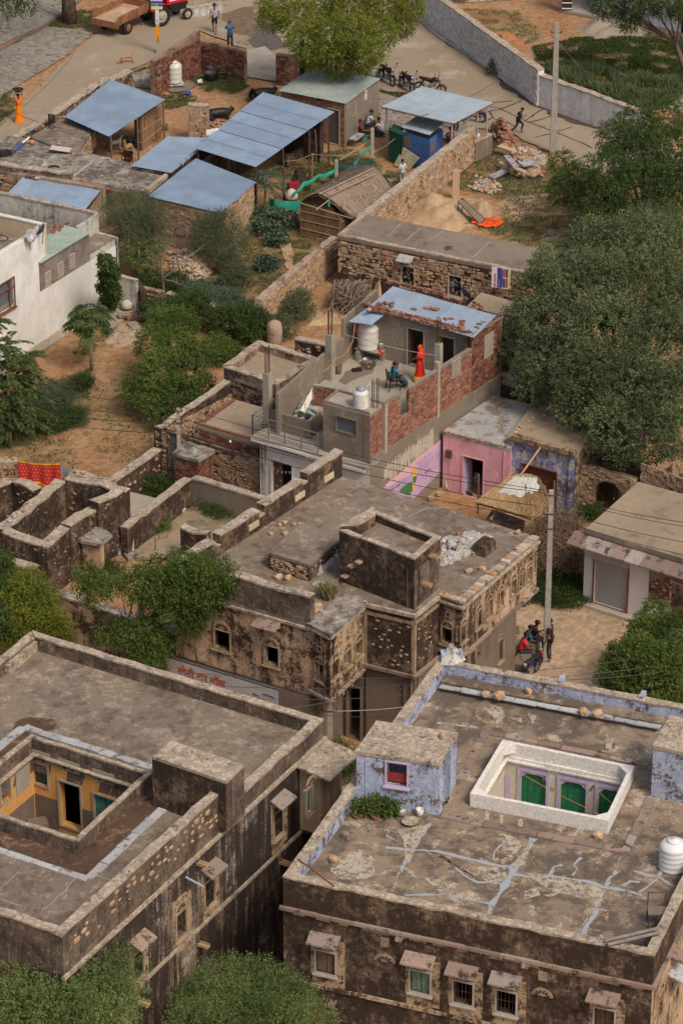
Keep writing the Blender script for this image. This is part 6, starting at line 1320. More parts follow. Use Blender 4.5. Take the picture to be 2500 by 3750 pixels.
def tank(label,loc,r,h,mat,ribs=6,lid=None,group=None,cone=.22):
 t=TG('water_tank',label,'water tank',loc,group);prof=[(r*.94,0),(r,h*.03)];n_=ribs*4
 for i in range(n_+1):z=h*(.06+.66*i/n_);prof.append((r*(1-.022*(1-cos(2*pi*i/4))),z))
 prof+=[(r*.99,h*.76),(r*.80,h*.86),(r*.52,h*.90),(r*.46,h*.905)]
 mb=LT_(loc,prof,28);mb.mk('tank_body',mat,t,True)
 mb=MB()
 if lid:mb.lathe(V_(loc)+V_((0,0,h*.86)),[(r*.56,0),(r*.57,h*.08),(r*.48,h*.15),(r*.30,h*.20),(r*.02,h*.22)],20)
 else:mb.lathe(V_(loc)+V_((0,0,h*.90)),[(r*.48,0),(r*.49,h*.05),(r*.42,h*.07),(r*.18,h*.08),(r*.16,h*.10)],20)
 mb.mk('lid',lid or mat,t,True);return t
q=P(1321,1489,zt);tank('ribbed cream water tank with grey-blue dome lid on the front room roof',q,.32,.80,M['tank'],9,M['lid_blue'])
mb=TB_([q+V_((.34,.05,0)),q+V_((.36,.05,1.05)),q+V_((.24,.05,.85))],.022,6);tag(mb.mk('water_pipe',M['k38']),'white pipe standing beside the dome-lidded water tank','pipe')
mb=MB();qs=P(1352,1312,TF);mb.box(qs+V_((.1,.1,.42)),(1.15,.8,.07),bw.ang());stn=mb.mk('tank_stand',M['k3']);tag(stn,'concrete slab stand under the large terrace water tank','stand')
for dx in(-.4,.6):mb=BX_(qs+V_((dx,-.05,.19)),(.14,.5,.40),bw.ang());mb.mk('leg',M['cement'],stn)
tank('large creased cream water tank on a slab stand at the back of the terrace',qs+V_((-.05,.1,.455)),.44,1.15,M['tank'],3)
def pot(label,loc,r,h,mat=None,cat='pot',name='metal_pot'):
 mb=LT_(loc,[(r*.6,0),(r*.85,h*.3),(r*.9,h*.75),(r*.8,h*.9),(r,h),(r*.92,h),(r*.72,h*.88),(r*.7,h*.4),(.001,h*.12)],16);return tag(mb.mk(name,mat or M['steel'],None,True),label,cat)
pot('steel water pot standing on the wet washing floor below the tank',P(*Z('A',622,880),TF),.16,.28);pot('steel bucket on the slab beside the large terrace tank',P(*Z('A',776,735),TF+.45),.13,.26,cat='bucket',name='bucket');pot('dark drum by the left pillar of the terrace',P(*Z('A',362,960),TF),.17,.38,M['k4'],'drum','drum')
pot('small steel cup on the terrace near the wet stain',P(*Z('A',652,915),TF),.05,.1,cat='cup',name='cup');pot('small green pot on the tank stand edge',P(*Z('A',707,862),TF),.06,.09,M['net'],'pot','pot')
mb=BX_(P(*Z('A',540,925),TF+.05),(.38,.22,.1),.3);tag(mb.mk('metal_tray',M['dark']),'dark metal tray on the terrace washing floor','tray')
ST_('wet_stain',[P2(*Z('A',*p),TF+.004)for p in((350,1030),(440,940),(600,870),(720,900),(700,960),(560,1000),(420,1070))],TF+.004,M['k4'],jit=.06,parent=qh)
ST_('water_stain',[P2(*Z('A',*p),TF+.009)for p in((560,905),(640,850),(740,870),(690,930),(620,925))],TF+.009,M['damp'],jit=.04,parent=qh)
mb=MB();c0=P(*Z('A',768,775),TF+.5)
for k in range(5):mb.tube([c0+V_((R.uniform(-.12,.12),R.uniform(-.1,.1),.03*k)),c0+V_((R.uniform(-.12,.12),R.uniform(-.1,.1),.03*k+.04)),c0+V_((R.uniform(-.12,.12),R.uniform(-.1,.1),.02))],.035,5)
tag(mb.mk('red_cloth',M['orange_cloth'],None,True),'crumpled red cloth lying on the tank stand','cloth')
mb=TB_([P(*Z('A',520,485),5.6),P(*Z('A',500,650),4.9),P(*Z('A',440,760),4.6),P(*Z('A',385,805),4.8),P(*Z('A',345,810),4.9),P(*Z('A',320,860),4.9),P(*Z('A',220,945),4.95),P(*Z('A',172,938),4.98)],.018,5);tag(mb.mk('hose',PN('faded orange hose',(.45,.22,.10),.5)),'faded orange hose hanging from the tin flap over the terrace wall','hose')
mb=TB_([P(*Z('A',520,490),5.55),P(*Z('A',520,550),5.3),P(*Z('A',545,565),5.2),P(*Z('A',570,540),5.3),P(*Z('A',570,490),5.55)],.016,5);tag(mb.mk('hose_loop',PN('red hose',(.6,.03,.05),.4)),'red hose coil hanging under the tin flap','hose')
for px,mt,lb in((Z('B',525,590),M['cement'],'grey pot of grass on the low stair wall'),(Z('B',590,610),PN('blue glazed pot',(.02,.05,.3),.3),'blue pot with yellow-green plant on the low stair wall')):
 b_=P(px[0],px[1],3.92);t=TG('plant_pot',lb,'plant pot',b_);mb=LT_(b_,[(.09,0),(.15,.12),(.13,.12),(.08,.03)],14);mb.mk('pot',mt,t)
 rs=np.random.RandomState(int(px[0]));p_=np.array(b_)+rs.normal(size=(90,3))*[.07,.07,.02]+[0,0,.13];d_=rs.normal(size=(90,3));d_[:,2]=abs(d_[:,2]);leaf_mesh('foliage',p_,d_,.12,.03,rs.rand(90),M['k34'],t)
for px,mt,sz,lb in((Z('B',178,690),M['k10'],.16,'dull stone-coloured pot in the balcony corner'),):pot(lb,P(px[0],px[1],3.13),sz,.18,mt,'pot','pot')
RK([(Z('B',345,715)[0],Z('B',345,715)[1],.13)],3.13,M['orange_cloth'],'small orange toy on the balcony floor','toy',name='toy')
mb=TB_([P(*Z('B',420,725),3.16),P(*Z('B',480,735),3.16)],.03,6);tag(mb.mk('bottle',M['k14']),'cream bottle lying on the balcony floor','bottle')
rb=random.Random(12)
def BA_(px,z,rz,lab='loose brick among the rows lying on the blue tin roof of the back rooms',grp='loose bricks on the tin roof',m=None):
 o=piece('brick',BRICKM[rb.randrange(4)],m or M['brick'],None,P(px[0],px[1],z),(rb.uniform(-.06,.06),rb.uniform(-.06,.06),rz),(.23,.11,.075));tag(o,lab,'brick',grp)
an=bw.ang();rw_n=-1;RW=('lower course of the left front row','upper course of the left front row','lower course of the back row','upper course of the back row','short right end of the back row','lower course of the right front row','upper course of the right front row','small group in the middle of the roof','top of the left front corner','left gable edge')
for(a,b,n_,z0_,z1_)in(((670,345),(1230,468),22,5.98,5.96),((680,322),(1225,440),15,6.06,6.04),((840,88),(1380,210),20,6.14,6.14),((860,75),(1360,190),12,6.22,6.22),((1390,235),(1530,262),6,6.13,6.12),((1255,480),(1560,555),13,5.96,5.96),((1270,458),(1550,530),9,6.04,6.04),((1195,330),(1310,352),6,6.04,6.04),((690,320),(780,325),3,6.05,6.05),((610,290),(660,300),3,6.0,6.0)):
 rw_n+=1
 for i in range(n_):f=i/(n_-1);BA_(Z('A',a[0]+(b[0]-a[0])*f+rb.uniform(-4,4),a[1]+(b[1]-a[1])*f+rb.uniform(-4,4)),z0_+(z1_-z0_)*f,an+rb.uniform(-.35,.35)+(pi/2 if rb.random()<.35 else 0),'loose brick on the blue tin roof, '+RW[rw_n],'loose bricks on the tin roof: '+RW[rw_n])
for px,z_ in(((755,292),6.02),((812,285),6.02),((872,290),6.04),((872,312),6.0),((1388,440),6.0),((1545,465),6.0),((1085,345),6.0),((820,338),6.04)):BA_(Z('A',*px),z_,rb.uniform(0,3),'single brick lying apart from the rows on the blue tin roof','stray bricks on the tin roof')
for px,z_ in(((90,815),6.0),((160,830),6.02),((155,850),5.98),((255,870),5.98),((270,850),6.0),((290,838),6.0),((320,812),6.02),((205,895),5.96),((240,712),6.12),((262,722),6.12),((282,735),6.12),((235,730),6.1),((275,748),6.1)):BA_(Z(6,*px),z_,an+rb.uniform(-.4,.4),'brick near the rusty right end of the blue tin roof','bricks at the right end of the tin roof')
RK([(Z('A',655,350)[0],Z('A',655,350)[1],.26)],6.0,M['k7'],'pale stone at the left end of the brick row on the tin roof',seed=6)
# PINK HOUSE and BLUE-WHITE SHOP
pkp=CN([(1622,1578),(1868,1640),(1976,1489),(1807,1449)],2.6);ph,f_,r_,_=block('pink_house','small pink-washed house with open doorway and chalky blue roof','house',None,2.6,0,M['cement'],WE('chalky blue grey roof',(.36,.37,.38),(.16,.13,.1),.45,.9,0,light=(.44,.40,.33),lamt=.3,seed=50,gn=.2),poly=pkp,roof_t=.15,roof_over=.02)
ud,_=f_.hit(*Z(9,228,580));WN(ph,f_,at=(ud,.86),size=(.92,1.72),kind='open',fmat=M['pink'],sill=False,name='doorway',fr=.04);f_.mk(ph,M['pink'],'pink_wall');r_.mk(ph,M['pink'],'pink_wall')
mb=MB();f_.slab(mb,ud-.46,ud-.41,0,1.7,-.7,-.05);mb.mk('door_leaf',M['lilac'],ph)
mb=MB();f_.slab(mb,*(lambda h:(h[0]-.12,h[0]+.12,h[1]-.16,h[1]+.16))(f_.hit(*Z(9,78,455))),0,.1);mb.mk('meter_box',M['iron'],ph)
for i in range(22):px=Z(9,45+i*18.5,308+i*4.7);RK([(px[0]+R.uniform(-4,4),px[1]+R.uniform(-3,3),R.uniform(.09,.2))],2.6,M['k7'],'rough stone edging the pink house roof',group='stones edging the pink house roof',seed=i)
shp=CN([(1858,1600),(2105,1667),(2180,1570),(2000,1420)],2.95);sh,f_,r_,_=block('shop_house','old shop with flaking blue and white front and rusty ribbed shutter','shop',None,2.95,0,M['k0'],M['k12'],poly=shp,roof_t=.14,roof_over=.03)
us_,_=f_.hit(*Z(9,650,600));f_.holes.append((us_-.78,us_+.78,.05,1.95));f_.mk(sh,M['k28'],'shop_front');r_.mk(sh,M['k0'],'side_wall');FS_(sh,r_,60,.05,r_.L-.05,.3,2.7,M['k10'],(.12,.3),.04,12)
for i in range(26):mb=MB();z_=.06+i*.072;f_.slab(mb,us_-.76,us_+.76,z_,z_+.055,-.20,-.17+(.012 if i%2 else 0));mb.mk('shutter_slat',M['red_brown'],sh)
f2=frame_mb(f_,us_,1.0,1.56,1.9,.05).mk('shutter_frame',M['red_brown'],sh)
mb=MB();q0,q1=P2(*Z(9,470,345),3.1),P2(*Z(9,870,455),3.1);w_=WL(q0,q1,2.95,3.12);w_.slab(mb,0,w_.L,2.95,3.14,-.3,0);mb.mk('roof_kerb',M['k39'],sh)
for px,lb in((Z(9,680,212),'pale stone on the old shop roof, farthest one'),(Z(9,606,228),'small pale stone near the middle of the old shop roof'),(Z(9,585,250),'darker brick stone near the middle of the old shop roof'),(Z(9,530,285),'topmost stone of the little pile on the old shop roof edge'),(Z(9,515,300),'middle stone of the little pile on the old shop roof edge'),(Z(9,500,320),'lowest stone of the little pile on the old shop roof edge')):RK([(px[0],px[1],.17)],2.95,M['k7'],lb,seed=int(px[1]))
mb=MB();qm=P(*Z(9,97,684),0);mb.lathe(qm+V_((0,0,.30)),[(.03,-.04),(.31,-.04),(.32,0),(.31,.04),(.03,.04)],24,Matrix.Rotation(radians(80),3,'X'));mlst=mb.mk('millstone',M['k21']);tag(mlst,'round pale millstone leaning against the pink wall','millstone')
mb=LT_(P(*Z(9,250,640),0),[(.12,0),(.18,.12),(.17,.25),(.09,.42),(.02,.5)],12);tag(mb.mk('sack',M['sheet'],None,True),'white sack standing in the pink house doorway','sack')
RK([(Z(9,38,668)[0],Z(9,38,668)[1],.16)],0,M['orange_cloth'],'small red bundle beside the millstone','bundle',name='bundle');
for px,lb in((Z(9,195,705),'left of the pair of black sandals before the pink doorway'),(Z(9,215,712),'right of the pair of black sandals before the pink doorway')):mb=BX_(P(px[0],px[1],.05),(.09,.22,.03),.5);tag(mb.mk('sandal',M['dark']),lb,'sandal')
for k,px in enumerate((Z(8,1352,740),Z(8,1405,712))):mb=BX_(P(px[0],px[1],.08),(.2,.13,.12),.3);tag(mb.mk('cement_block',M['k3']),'pale cement block in the pink house yard, %s one'%('nearer' if k==0 else 'farther'),'block')
# straw awning with white sheeting
aw=TG('straw_awning','sagging straw awning covered with white sheets on slanting poles','awning',P(2000,1850,0));
gA=[[(10,-40,0),0]]
top_l,top_r,bot_r,bot_l=P(*Z(9,500,590),2.55),P(*Z(9,640,600),2.5),P(*Z(9,740,780),1.9),P(*Z(9,240,768),1.75)
bot_m=P(*Z(9,600,880),1.7)
def awp(s,t):
 a=top_l.lerp(top_r,s);b=bot_l.lerp(bot_m,min(1,s/.72))if s<.72 else bot_m.lerp(bot_r,(s-.72)/.28);q=a.lerp(b,t);q.z+=.08*sin(pi*s)+.06*sin(pi*t)+.03*noise.noise(V_((s*5,t*5,0)));return q
mb=MB();n_=14;vs=[awp(i/n_,j/n_)for j in range(n_+1)for i in range(n_+1)];mb.keep=True;mb.add(vs+[v-V_((0,0,.08))for v in vs],[(j*(n_+1)+i,(j+1)*(n_+1)+i,(j+1)*(n_+1)+i+1,j*(n_+1)+i+1)for j in range(n_)for i in range(n_)]+[((n_+1)**2+j*(n_+1)+i,(n_+1)**2+j*(n_+1)+i+1,(n_+1)**2+(j+1)*(n_+1)+i+1,(n_+1)**2+(j+1)*(n_+1)+i)for j in range(n_)for i in range(n_)]);mb.mk('straw_mat',PN('straw mat',(.30,.20,.10),.95,nscale=20,var=.4),aw)
mb=MB();rq=random.Random(3)
for k in range(2600):
 s,t_=rq.random(),rq.random()**.7;a=awp(s,t_);b=awp(min(1,max(0,s+rq.uniform(-.03,.03))),min(1.0,t_+.16));b=a+(b-a)*1.15;b.z+=.02;a.z+=rq.uniform(.0,.05);mb.tube([a,b+V_((0,0,rq.uniform(0,.05)))],.011,3,False)
mb.mk('straw',M['straw'],aw,kind='stuff')
for s0_,s1_,t0_,t1_,mt in((.16,.58,.14,.66,M['sheet']),(.60,.88,.12,.5,M['sheet'])):
 mb=MB();n_=10;vs=[awp(s0_+(s1_-s0_)*i/n_+.02*sin(j),t0_+(t1_-t0_)*j/n_+.02*sin(i*1.7))+V_((0,0,.075+.02*noise.noise(V_((i*.7,j*.7,s0_*9)))))for j in range(n_+1)for i in range(n_+1)];mb.add(vs,[(j*(n_+1)+i,(j+1)*(n_+1)+i,(j+1)*(n_+1)+i+1,j*(n_+1)+i+1)for j in range(n_)for i in range(n_)]);mb.mk('plastic_sheet',mt,aw,True)
wp=PN('bamboo pole',(.42,.24,.13),.6)
for a,b,r_w in((P(*Z(9,665,405),3.0),P(*Z(9,340,875),1.2),.04),(P(*Z(9,485,570),2.7),P(*Z(9,300,780),1.75),.03),(P(*Z(9,690,665),2.3),P(*Z(9,450,820),1.75),.03)):
 mb=TB_([a,a.lerp(b,.5)+V_((0,0,.05)),b],r_w,6);mb.mk('pole',wp,aw)
PO_(aw,[(P2(*Z(9,260,830),0),1.7),(P2(*Z(9,740,900),0),1.9)],.04,M['wood'])
mb=MB();mb.prism([tuple(P2(*Z(9,*p),.9))for p in((310,870),(545,915),(560,880),(350,810))],0,.9);tag(mb.mk('cement_platform',M['k13']),'low grey cement block under the straw awning','platform')
# RIGHT SHOP with steel shutter
shp=CN([(2142,1937),(2640,2090),(2760,1880),(2335,1764)],3.1);ys=TG('shop_building','white shop with grey steel roller shutter and wide red stone eave, right side','shop',(sum(shp,V_((0,0)))/4).to_3d())
mb=MB();mb.prism([tuple(p)for p in shp],2.9,3.1);mb.mk('roof',M['k12'],ys)
f_,r_=WL(shp[0],shp[1],0,2.9),WL(shp[1],shp[2],0,2.9);l_=WL(shp[3],shp[0],0,2.9);b_=WL(shp[2],shp[3],0,2.9)
us_,zs_=f_.hit(*Z(9,1105,1300));f_.holes.append((us_-.73,us_+.73,.12,2.05))
ul_,zl2=f_.hit(*Z(12,1398,125));ud_,_=f_.hit(*Z(12,1545,200));WN(ys,f_,at=(ud_,1.0),size=(.75,2.0),kind='leaf',mat=M['brown_door'],fmat=M['frame'],sill=False,name='door')
f_.mk(ys,M['k20'],'front_wall');r_.mk(ys,M['k20']);l_.mk(ys,M['k0']);b_.mk(ys,M['k0'])
for i in range(27):mb=MB();z_=.14+i*.070;f_.slab(mb,us_-.70,us_+.70,z_,z_+.05,-.14,-.09);f_.slab(mb,us_-.70,us_+.70,z_+.05,z_+.07,-.14,-.115);mb.mk('shutter_slat',M['shutter'],ys)
frame_mb(f_,us_,1.085,1.46,1.93,.055).mk('shutter_frame',M['red_brown'],ys)
mb=MB();f_.slab(mb,us_-.80,us_+.80,2.08,2.36,0,.22);mb.mk('shutter_box',M['shutter'],ys)
ub0=f_.hit(*Z(9,1345,1394))[0];mb=MB();f_.slab(mb,ub0,f_.L,.9,2.9,.002,.02);mb.mk('brick_panel',M['k39'],ys)
rq=random.Random(7)
for i in range(12):
 for j in range(5):
  u=ub0+.12+j*.17+(.085 if i%2 else 0);z_=.95+i*.10;mb=MB();f_.slab(mb,u,u+.11,z_,z_+.07,.02,.045);mb.mk('brick',M['k18' if(i+j)%3 else 'k7'],ys)
u,z=f_.hit(*Z(9,1410,1230));mb=MB();f_.slab(mb,u-.3,u+.3,z-.16,z+.16,.02,.04);o=mb.mk('vent_block',M['k14'],ys);lattice(o,WL(f_.pt(0,0,.09).xy,f_.pt(f_.L,0,.09).xy,0,1),u,z,.5,.24,M['k14'])
mb=MB();f_.slab(mb,-.1,f_.L,-.02,.10,0,.35);mb.mk('plinth',M['k21'],ys)
e0=f_.pt(-.45,0,.0);n_=10
for i in range(n_):
 a,b=-.45+(f_.L+.45)*i/n_,-.45+(f_.L+.45)*(i+1)/n_-.015;j=R.uniform(-.02,.02);lo_=[f_.pt(a,2.58+j*.5,.62+j),f_.pt(b,2.58,.62+R.uniform(-.02,.02)),f_.pt(b,2.86,-.03),f_.pt(a,2.86,-.03)];mb=MB();mb.hexa(lo_+[v+V_((0,0,.06))for v in lo_]);mb.mk('eave_slab',M['k6'],ys)
band(ys,f_,2.93,3.13,.05,M['cement'],'roof_edge')
for i in range(16):RK([(Z(9,1200+rq.uniform(-90,300),770+rq.uniform(-40,120))[0],Z(9,1200,770+rq.uniform(-40,120))[1],rq.uniform(.04,.09))],3.1,M['k9'],'pale chip of stone on the shutter shop roof',group='chips on the shutter shop roof',seed=i)
def arch_wall(name,label,A,B,h,t,spring,rise,half,mat,cu=None,cat='ruin'):
 W_=WL(A,B,0,h);cu=cu or W_.L/2;k=14;arc=[(cu-half,0),(cu-half,spring)]+[(cu-half*cos(pi*i/k),spring+rise*sin(pi*i/k)**.8)for i in range(1,k)]+[(cu+half,spring),(cu+half,0)]
 top=[(0,h),(0,0)];out=[(0,0)]+arc+[(W_.L,0),(W_.L,h*.97),(W_.L*.75,h*1.0),(W_.L*.5,h*.98),(W_.L*.25,h*1.02),(0,h)]
 n_=len(out);f=[W_.pt(u,z,0)for u,z in out];g=[W_.pt(u,z,-t)for u,z in out];bm=bmesh.new();fv=[bm.verts.new(v)for v in f];gv=[bm.verts.new(v)for v in g];bm.faces.new(fv[::-1]);bm.faces.new(gv)
 for i in range(n_):bm.faces.new((fv[i],fv[(i+1)%n_],gv[(i+1)%n_],gv[i]))
 bmesh.ops.recalc_face_normals(bm,faces=bm.faces);bmesh.ops.triangulate(bm,faces=[q for q in bm.faces if len(q.verts)>4]);th_=TG(name,label,cat,W_.pt(W_.L/2,0));mb=MB();o0=V_((0,0,0));me=bpy.data.meshes.new('arch');bm.to_mesh(me);bm.free();me.transform(Matrix.Translation(-th_.location));me.materials.append(mat);o=bpy.data.objects.new('arch',me);COL.objects.link(o);o.parent=th_
 W_.holes=[(cu-half-.1,cu+half+.1,0,spring+rise)];FS_(th_,W_,46,.05,W_.L-.05,.1,h-.08,M['k7'],(.10,.24),.05,33);return th_
arch_wall('arch_ruin','ruined rubble wall with a pointed arch between the old shop and shutter shop',P2(*Z('C',690,850),0),P2(*Z('C',1150,960),0),2.1,.35,.95,.75,.62,M['k39'],cu=1.35)
rwt=rwall(None,P2(*Z('C',1200,560),2.6),P2(*Z('C',1470,660),2.6),.5,0,(2.5,3.7),M['k39'],'ruined_wall',.3,.08,.14);tag(rwt,'stepped broken rubble wall rising behind the shutter shop roof','wall');FS_(rwt,WL(P2(*Z('C',1200,560),2.6),P2(*Z('C',1470,660),2.6),0,3),40,.1,2.6,2.3,3.3,M['k7'],(.14,.3),.06,4)
rwt=rwall(None,P2(*Z('C',1440,620),2.6),P2(*Z('C',1700,700),2.6),.4,0,3.1,M['k0'],'ruined_wall',.3,.05,.1);tag(rwt,'low dark rubble wall beyond the stepped broken wall at the right edge','wall')
o=rwall(None,P2(*Z('C',760,760),0),P2(*Z('C',1250,880),0),.3,0,2.3,M['k0'],'rubble_wall');tag(o,'dark rubble wall added behind the pointed arch to darken its opening','wall')  # wall added so the arch opening turns dark, like the acacia's shadow
rwt=rwall(None,P2(1832,1400,2.6),P2(2050,1462,2.6),.3,0,2.9,M['k0'],'rubble_wall',.4,.03,.03,cap=M['cap']);tag(rwt,'dark rubble wall behind the chalky blue roof','wall');FS_(rwt,WL(P2(1832,1400,2.6),P2(2050,1462,2.6),0,3),60,.05,2.6,2.0,2.8,M['k10'],(.12,.28),.04,14)
bl=CN([(1835,1395),(2300,1520),(2420,1330),(1960,1210)],2.85);bb_,f_,r_,_=block('flat_house','long flat-roofed house mostly hidden under the great acacia','house',None,2.85,0,M['k0'],M['k12'],poly=bl);f_.mk(bb_,M['k0']);r_.mk(bb_,M['k0'])
SP_('roof_seam',[Z(6,520,1228),Z(6,650,1120)],5,2.856,M['seam'],bb_)
# OLD STONE HOUSES left of the brick house
o1=TG('stone_house','old rubble house with two flat roofs, brick lattice and steel door','house',P(800,1700,0))
S1=CN([(820,1360),(1010,1428),(1172,1334),(946,1265)],2.7)
mb=MB();mb.prism([tuple(p)for p in S1],2.45,2.6);mb.mk('roof',M['k12'],o1)
for i in range(4):w_=WL(S1[i],S1[(i+1)%4],0,2.45);
S1w=[WL(S1[i],S1[(i+1)%4],0,2.45)for i in range(4)];u,z=S1w[0].hit(*Z(8,180,108));WN(o1,S1w[0],at=(u,1.35),size=(.7,.5),kind='shutter',mat=M['iron'],fmat=M['wood']);[w_.mk(o1,M['k0'])for w_ in S1w];FS_(o1,S1w[0],50,.05,S1w[0].L-.05,.6,2.3,M['k10'],(.12,.3),.05,16)
PP_(o1,S1,.28,2.45,2.95,M['k39'],edges=[0,1,2,3],cap=M['cap'],jit=.04)
S2=CN([(729,1556),(955,1622),(1060,1518),(857,1463)],2.5);mb=MB();mb.prism([tuple(p)for p in S2],2.35,2.5);mb.mk('roof',M['k12'],o1)
PP_(o1,S2,.12,2.5,2.58,M['brick'],edges=[0,3],jit=.01)
fa=WL(P2(565,1566,1.8),P2(955,1679,1.8),0,1.8);f2=WL(S2[0],S2[1],0,2.35)
ul,zl=fa.hit(*Z(8,132,552));ud,_=fa.hit(*Z(7,1108,480))
WN(o1,fa,at=(ud,.95),size=(.5,1.6),kind='leaf',mat=PN('blue grey steel door',(.13,.15,.18),.5),fmat=M['iron'],sill=False,name='door');fa.mk(o1,M['k39'],depth=.2);FS_(o1,fa,130,.05,fa.L-.05,.05,1.72,M['k7'],(.12,.34),.035,17)
f2.mk(o1,M['mortar']);BK_(o1,f2,0,f2.L,1.83,2.34,M['k18'],limit=120,seed=6);mb=MB();f2.slab(mb,-.5,f2.L,1.76,1.82,0,.09);mb.mk('moulding',M['k39'],o1)
for w_ in(WL(S2[3],S2[0],0,2.35),WL(S2[2],S2[3],0,2.35)):w_.mk(o1,M['k0'])
for i in range(8):
 for j in range(5):u=ul-.34+j*.14+(.07 if i%2 else 0);z_=zl-.5+i*.125;mb=MB();fa.slab(mb,u,u+.085,z_,z_+.075,.0,.012);mb.mk('hole_shade',M['dark'],o1)  # black pieces on the solid wall paint the shade of lattice openings
frame_mb(fa,ul,zl,.78,1.05,.04,.03).mk('lattice_frame',M['mortar'],o1)
rwall(o1,P2(565,1566,1.8)+V_((-.02,0)),P2(835,1385,2.3),-.4,0,(1.8,2.35),M['k0'],'rubble_wall',.4,.04,.06,cap=M['cap'])
Wx=WL(P2(565,1566,1.8),P2(835,1385,2.3),0,1.8);Wx2=WL(Wx.pt(0,0,.4).xy,Wx.pt(Wx.L,0,.4).xy,0,2);FS_(o1,Wx2,90,.3,Wx2.L-.1,.3,1.8,M['k7'],(.12,.3),.04,18)
kz=CN([(637,1658),(726,1681),(781,1647),(683,1618)],1.75);kh,f_,r_,_=block('brick_kiosk','small brick box room with grey slab roof before the stone house','outhouse',None,1.75,0,M['mortar'],M['k13'],poly=kz,roof_over=.06);f_.mk(kh,M['mortar']);r_.mk(kh,M['mortar']);BK_(kh,f_,0,f_.L,.02,1.58,M['k18'],limit=130,seed=7);BK_(kh,r_,0,r_.L,.02,1.58,M['k18'],limit=110,seed=8)
mb=LT_(P(*Z(7,1470,375),2.3),[(.05,0),(.05,.22),(.03,.24)],10,Matrix.Rotation(radians(70),3,'X'));tag(mb.mk('camera_lamp',M['k38']),'small white tubular lamp on the brick edge of the stone house','lamp')
# YARD WALLS, RUINED ROOMS
def YW(a,b,t,z0,z1,mat,label,stones=0,smat=None,top=.03,cap='cap',name='yard_wall',seed=1,cat='wall',seg_=.45,sz=(.12,.3),h=None):
 A,B=P2(a[0],a[1],max(z1)if isinstance(z1,tuple)else z1),P2(b[0],b[1],max(z1)if isinstance(z1,tuple)else z1)
 if h:A,B=h
 o=rwall(None,A,B,t,z0,z1,mat,name,seg_,.03,top,cap=M[cap]if cap else None);tag(o,label,cat)
 if stones:Wt=WL(A,B,z0,z1)if t>0 else WL(WL(A,B,0,1).pt(0,0,-t).xy,WL(A,B,0,1).pt(WL(A,B,0,1).L,0,-t).xy,z0,1);zz=min(z1)if isinstance(z1,tuple)else z1;FS_(o,Wt,stones,.05,Wt.L-.05,z0+.05,zz-.08,smat or M['k7'],sz,.035,seed)
 return o
YW(Z(7,700,660),Z(7,1030,430),.35,0,1.3,M['k2'],'mouldy yard wall dotted with round orange stones',14,M['k8'],seed=3,sz=(.16,.26))
YW(Z(7,812,930),Z(7,1222,612),.30,0,1.25,M['k2'],'smooth dark yard wall rising towards the power pole');YW(Z(7,1222,612),Z(8,300,752),.30,0,1.25,M['cement'],'grey stained yard wall in front of the lattice window')
ZR=2.3
def rw(a,b,label,t=.4,z1=ZR,st=22,mat='k2',seed=1,z0=0):return YW(Z(7,*a),Z(7,*b),t,z0,z1,M[mat],label,st,M['k10'],.07,name='ruin_wall',seed=seed,sz=(.1,.26))
rw((300,1052),(448,925),'outer wall of the roofless rooms, nearest length',seed=2);rw((448,925),(628,800),'outer wall of the roofless rooms, middle length above the niche roof',z1=2.35,seed=3);rw((628,780),(797,690),'outer wall of the roofless rooms, highest far length',z1=2.6,seed=4)
rw((15,955),(300,1052),'front wall of the roofless rooms facing the bright neem',seed=5);rw((415,612),(797,700),'rear wall of the roofless rooms with brick edging',z1=2.45,seed=6)
rw((35,945),(415,640),'long inner wall of the roofless rooms lined with loose stones',t=.42,seed=7);rw((-30,1145),(240,1190),'lowest dark wall of the ruined rooms behind the bright neem',z1=1.4,seed=8,mat='k2')
rw((-120,720),(80,625),'wall of the small ruined cell at the left edge',z1=2.0,seed=9,st=20);rw((80,630),(215,690),'rear wall of the small ruined cell at the left edge',z1=2.0,seed=10,st=20)
rs_=[Z(7,150,615),Z(7,480,870)]
for px,lb,m_ in((Z(7,62,885),'greenish stone on the inner ruin wall, lowest one','k5'),(Z(7,95,855),'grey stone on the inner ruin wall, second from below','k5'),(Z(7,122,835),'pink stone on the inner ruin wall','k8'),(Z(7,155,815),'pale stone on the inner ruin wall above the pink one','k7'),(Z(7,480,572),'cream stone at the ruin corner, left of a pair','k7'),(Z(7,528,575),'orange stone at the ruin corner, right of a pair','k8'),(Z(7,42,482),'large pale stone on the wall left of the red cloth','k7'),(Z(7,86,486),'smaller pale stone on the wall beside the red cloth','k7')):RK([(px[0],px[1],.24)],ZR+.02,M[m_],lb,seed=int(px[0]))
mb=MB();n0=P(*Z(7,600,980),1.55);mb.prism([tuple(P2(*Z(7,*p),1.6))for p in((505,1010),(640,1035),(720,975),(640,920),(560,930))],1.5,1.62);mb.mk
nr=tag(mb.mk('niche_roof',M['k13']),'small round-edged grey niche roof on the ruin outer wall','slab');
w_=YW(Z(7,520,1010),Z(7,640,1035),.3,0,1.5,M['haveli'],'plastered niche front under the small grey slab roof',cap=None)
leaning_slab([Z(7,740,1100),Z(7,858,1095)],0,M['k5'],'large rounded grey boulder slab leaning on the yard wall','boulder','boulder',lift=.95,back=.35,t=.14)
mb=MB();mb.prism([tuple(P2(*Z(7,*p),.1))for p in((820,1130),(915,1080),(870,1065),(790,1095))],0,.12);tag(mb.mk('stone_slab',M['k13']),'flat slab lying beside the grey boulder','stone slab')
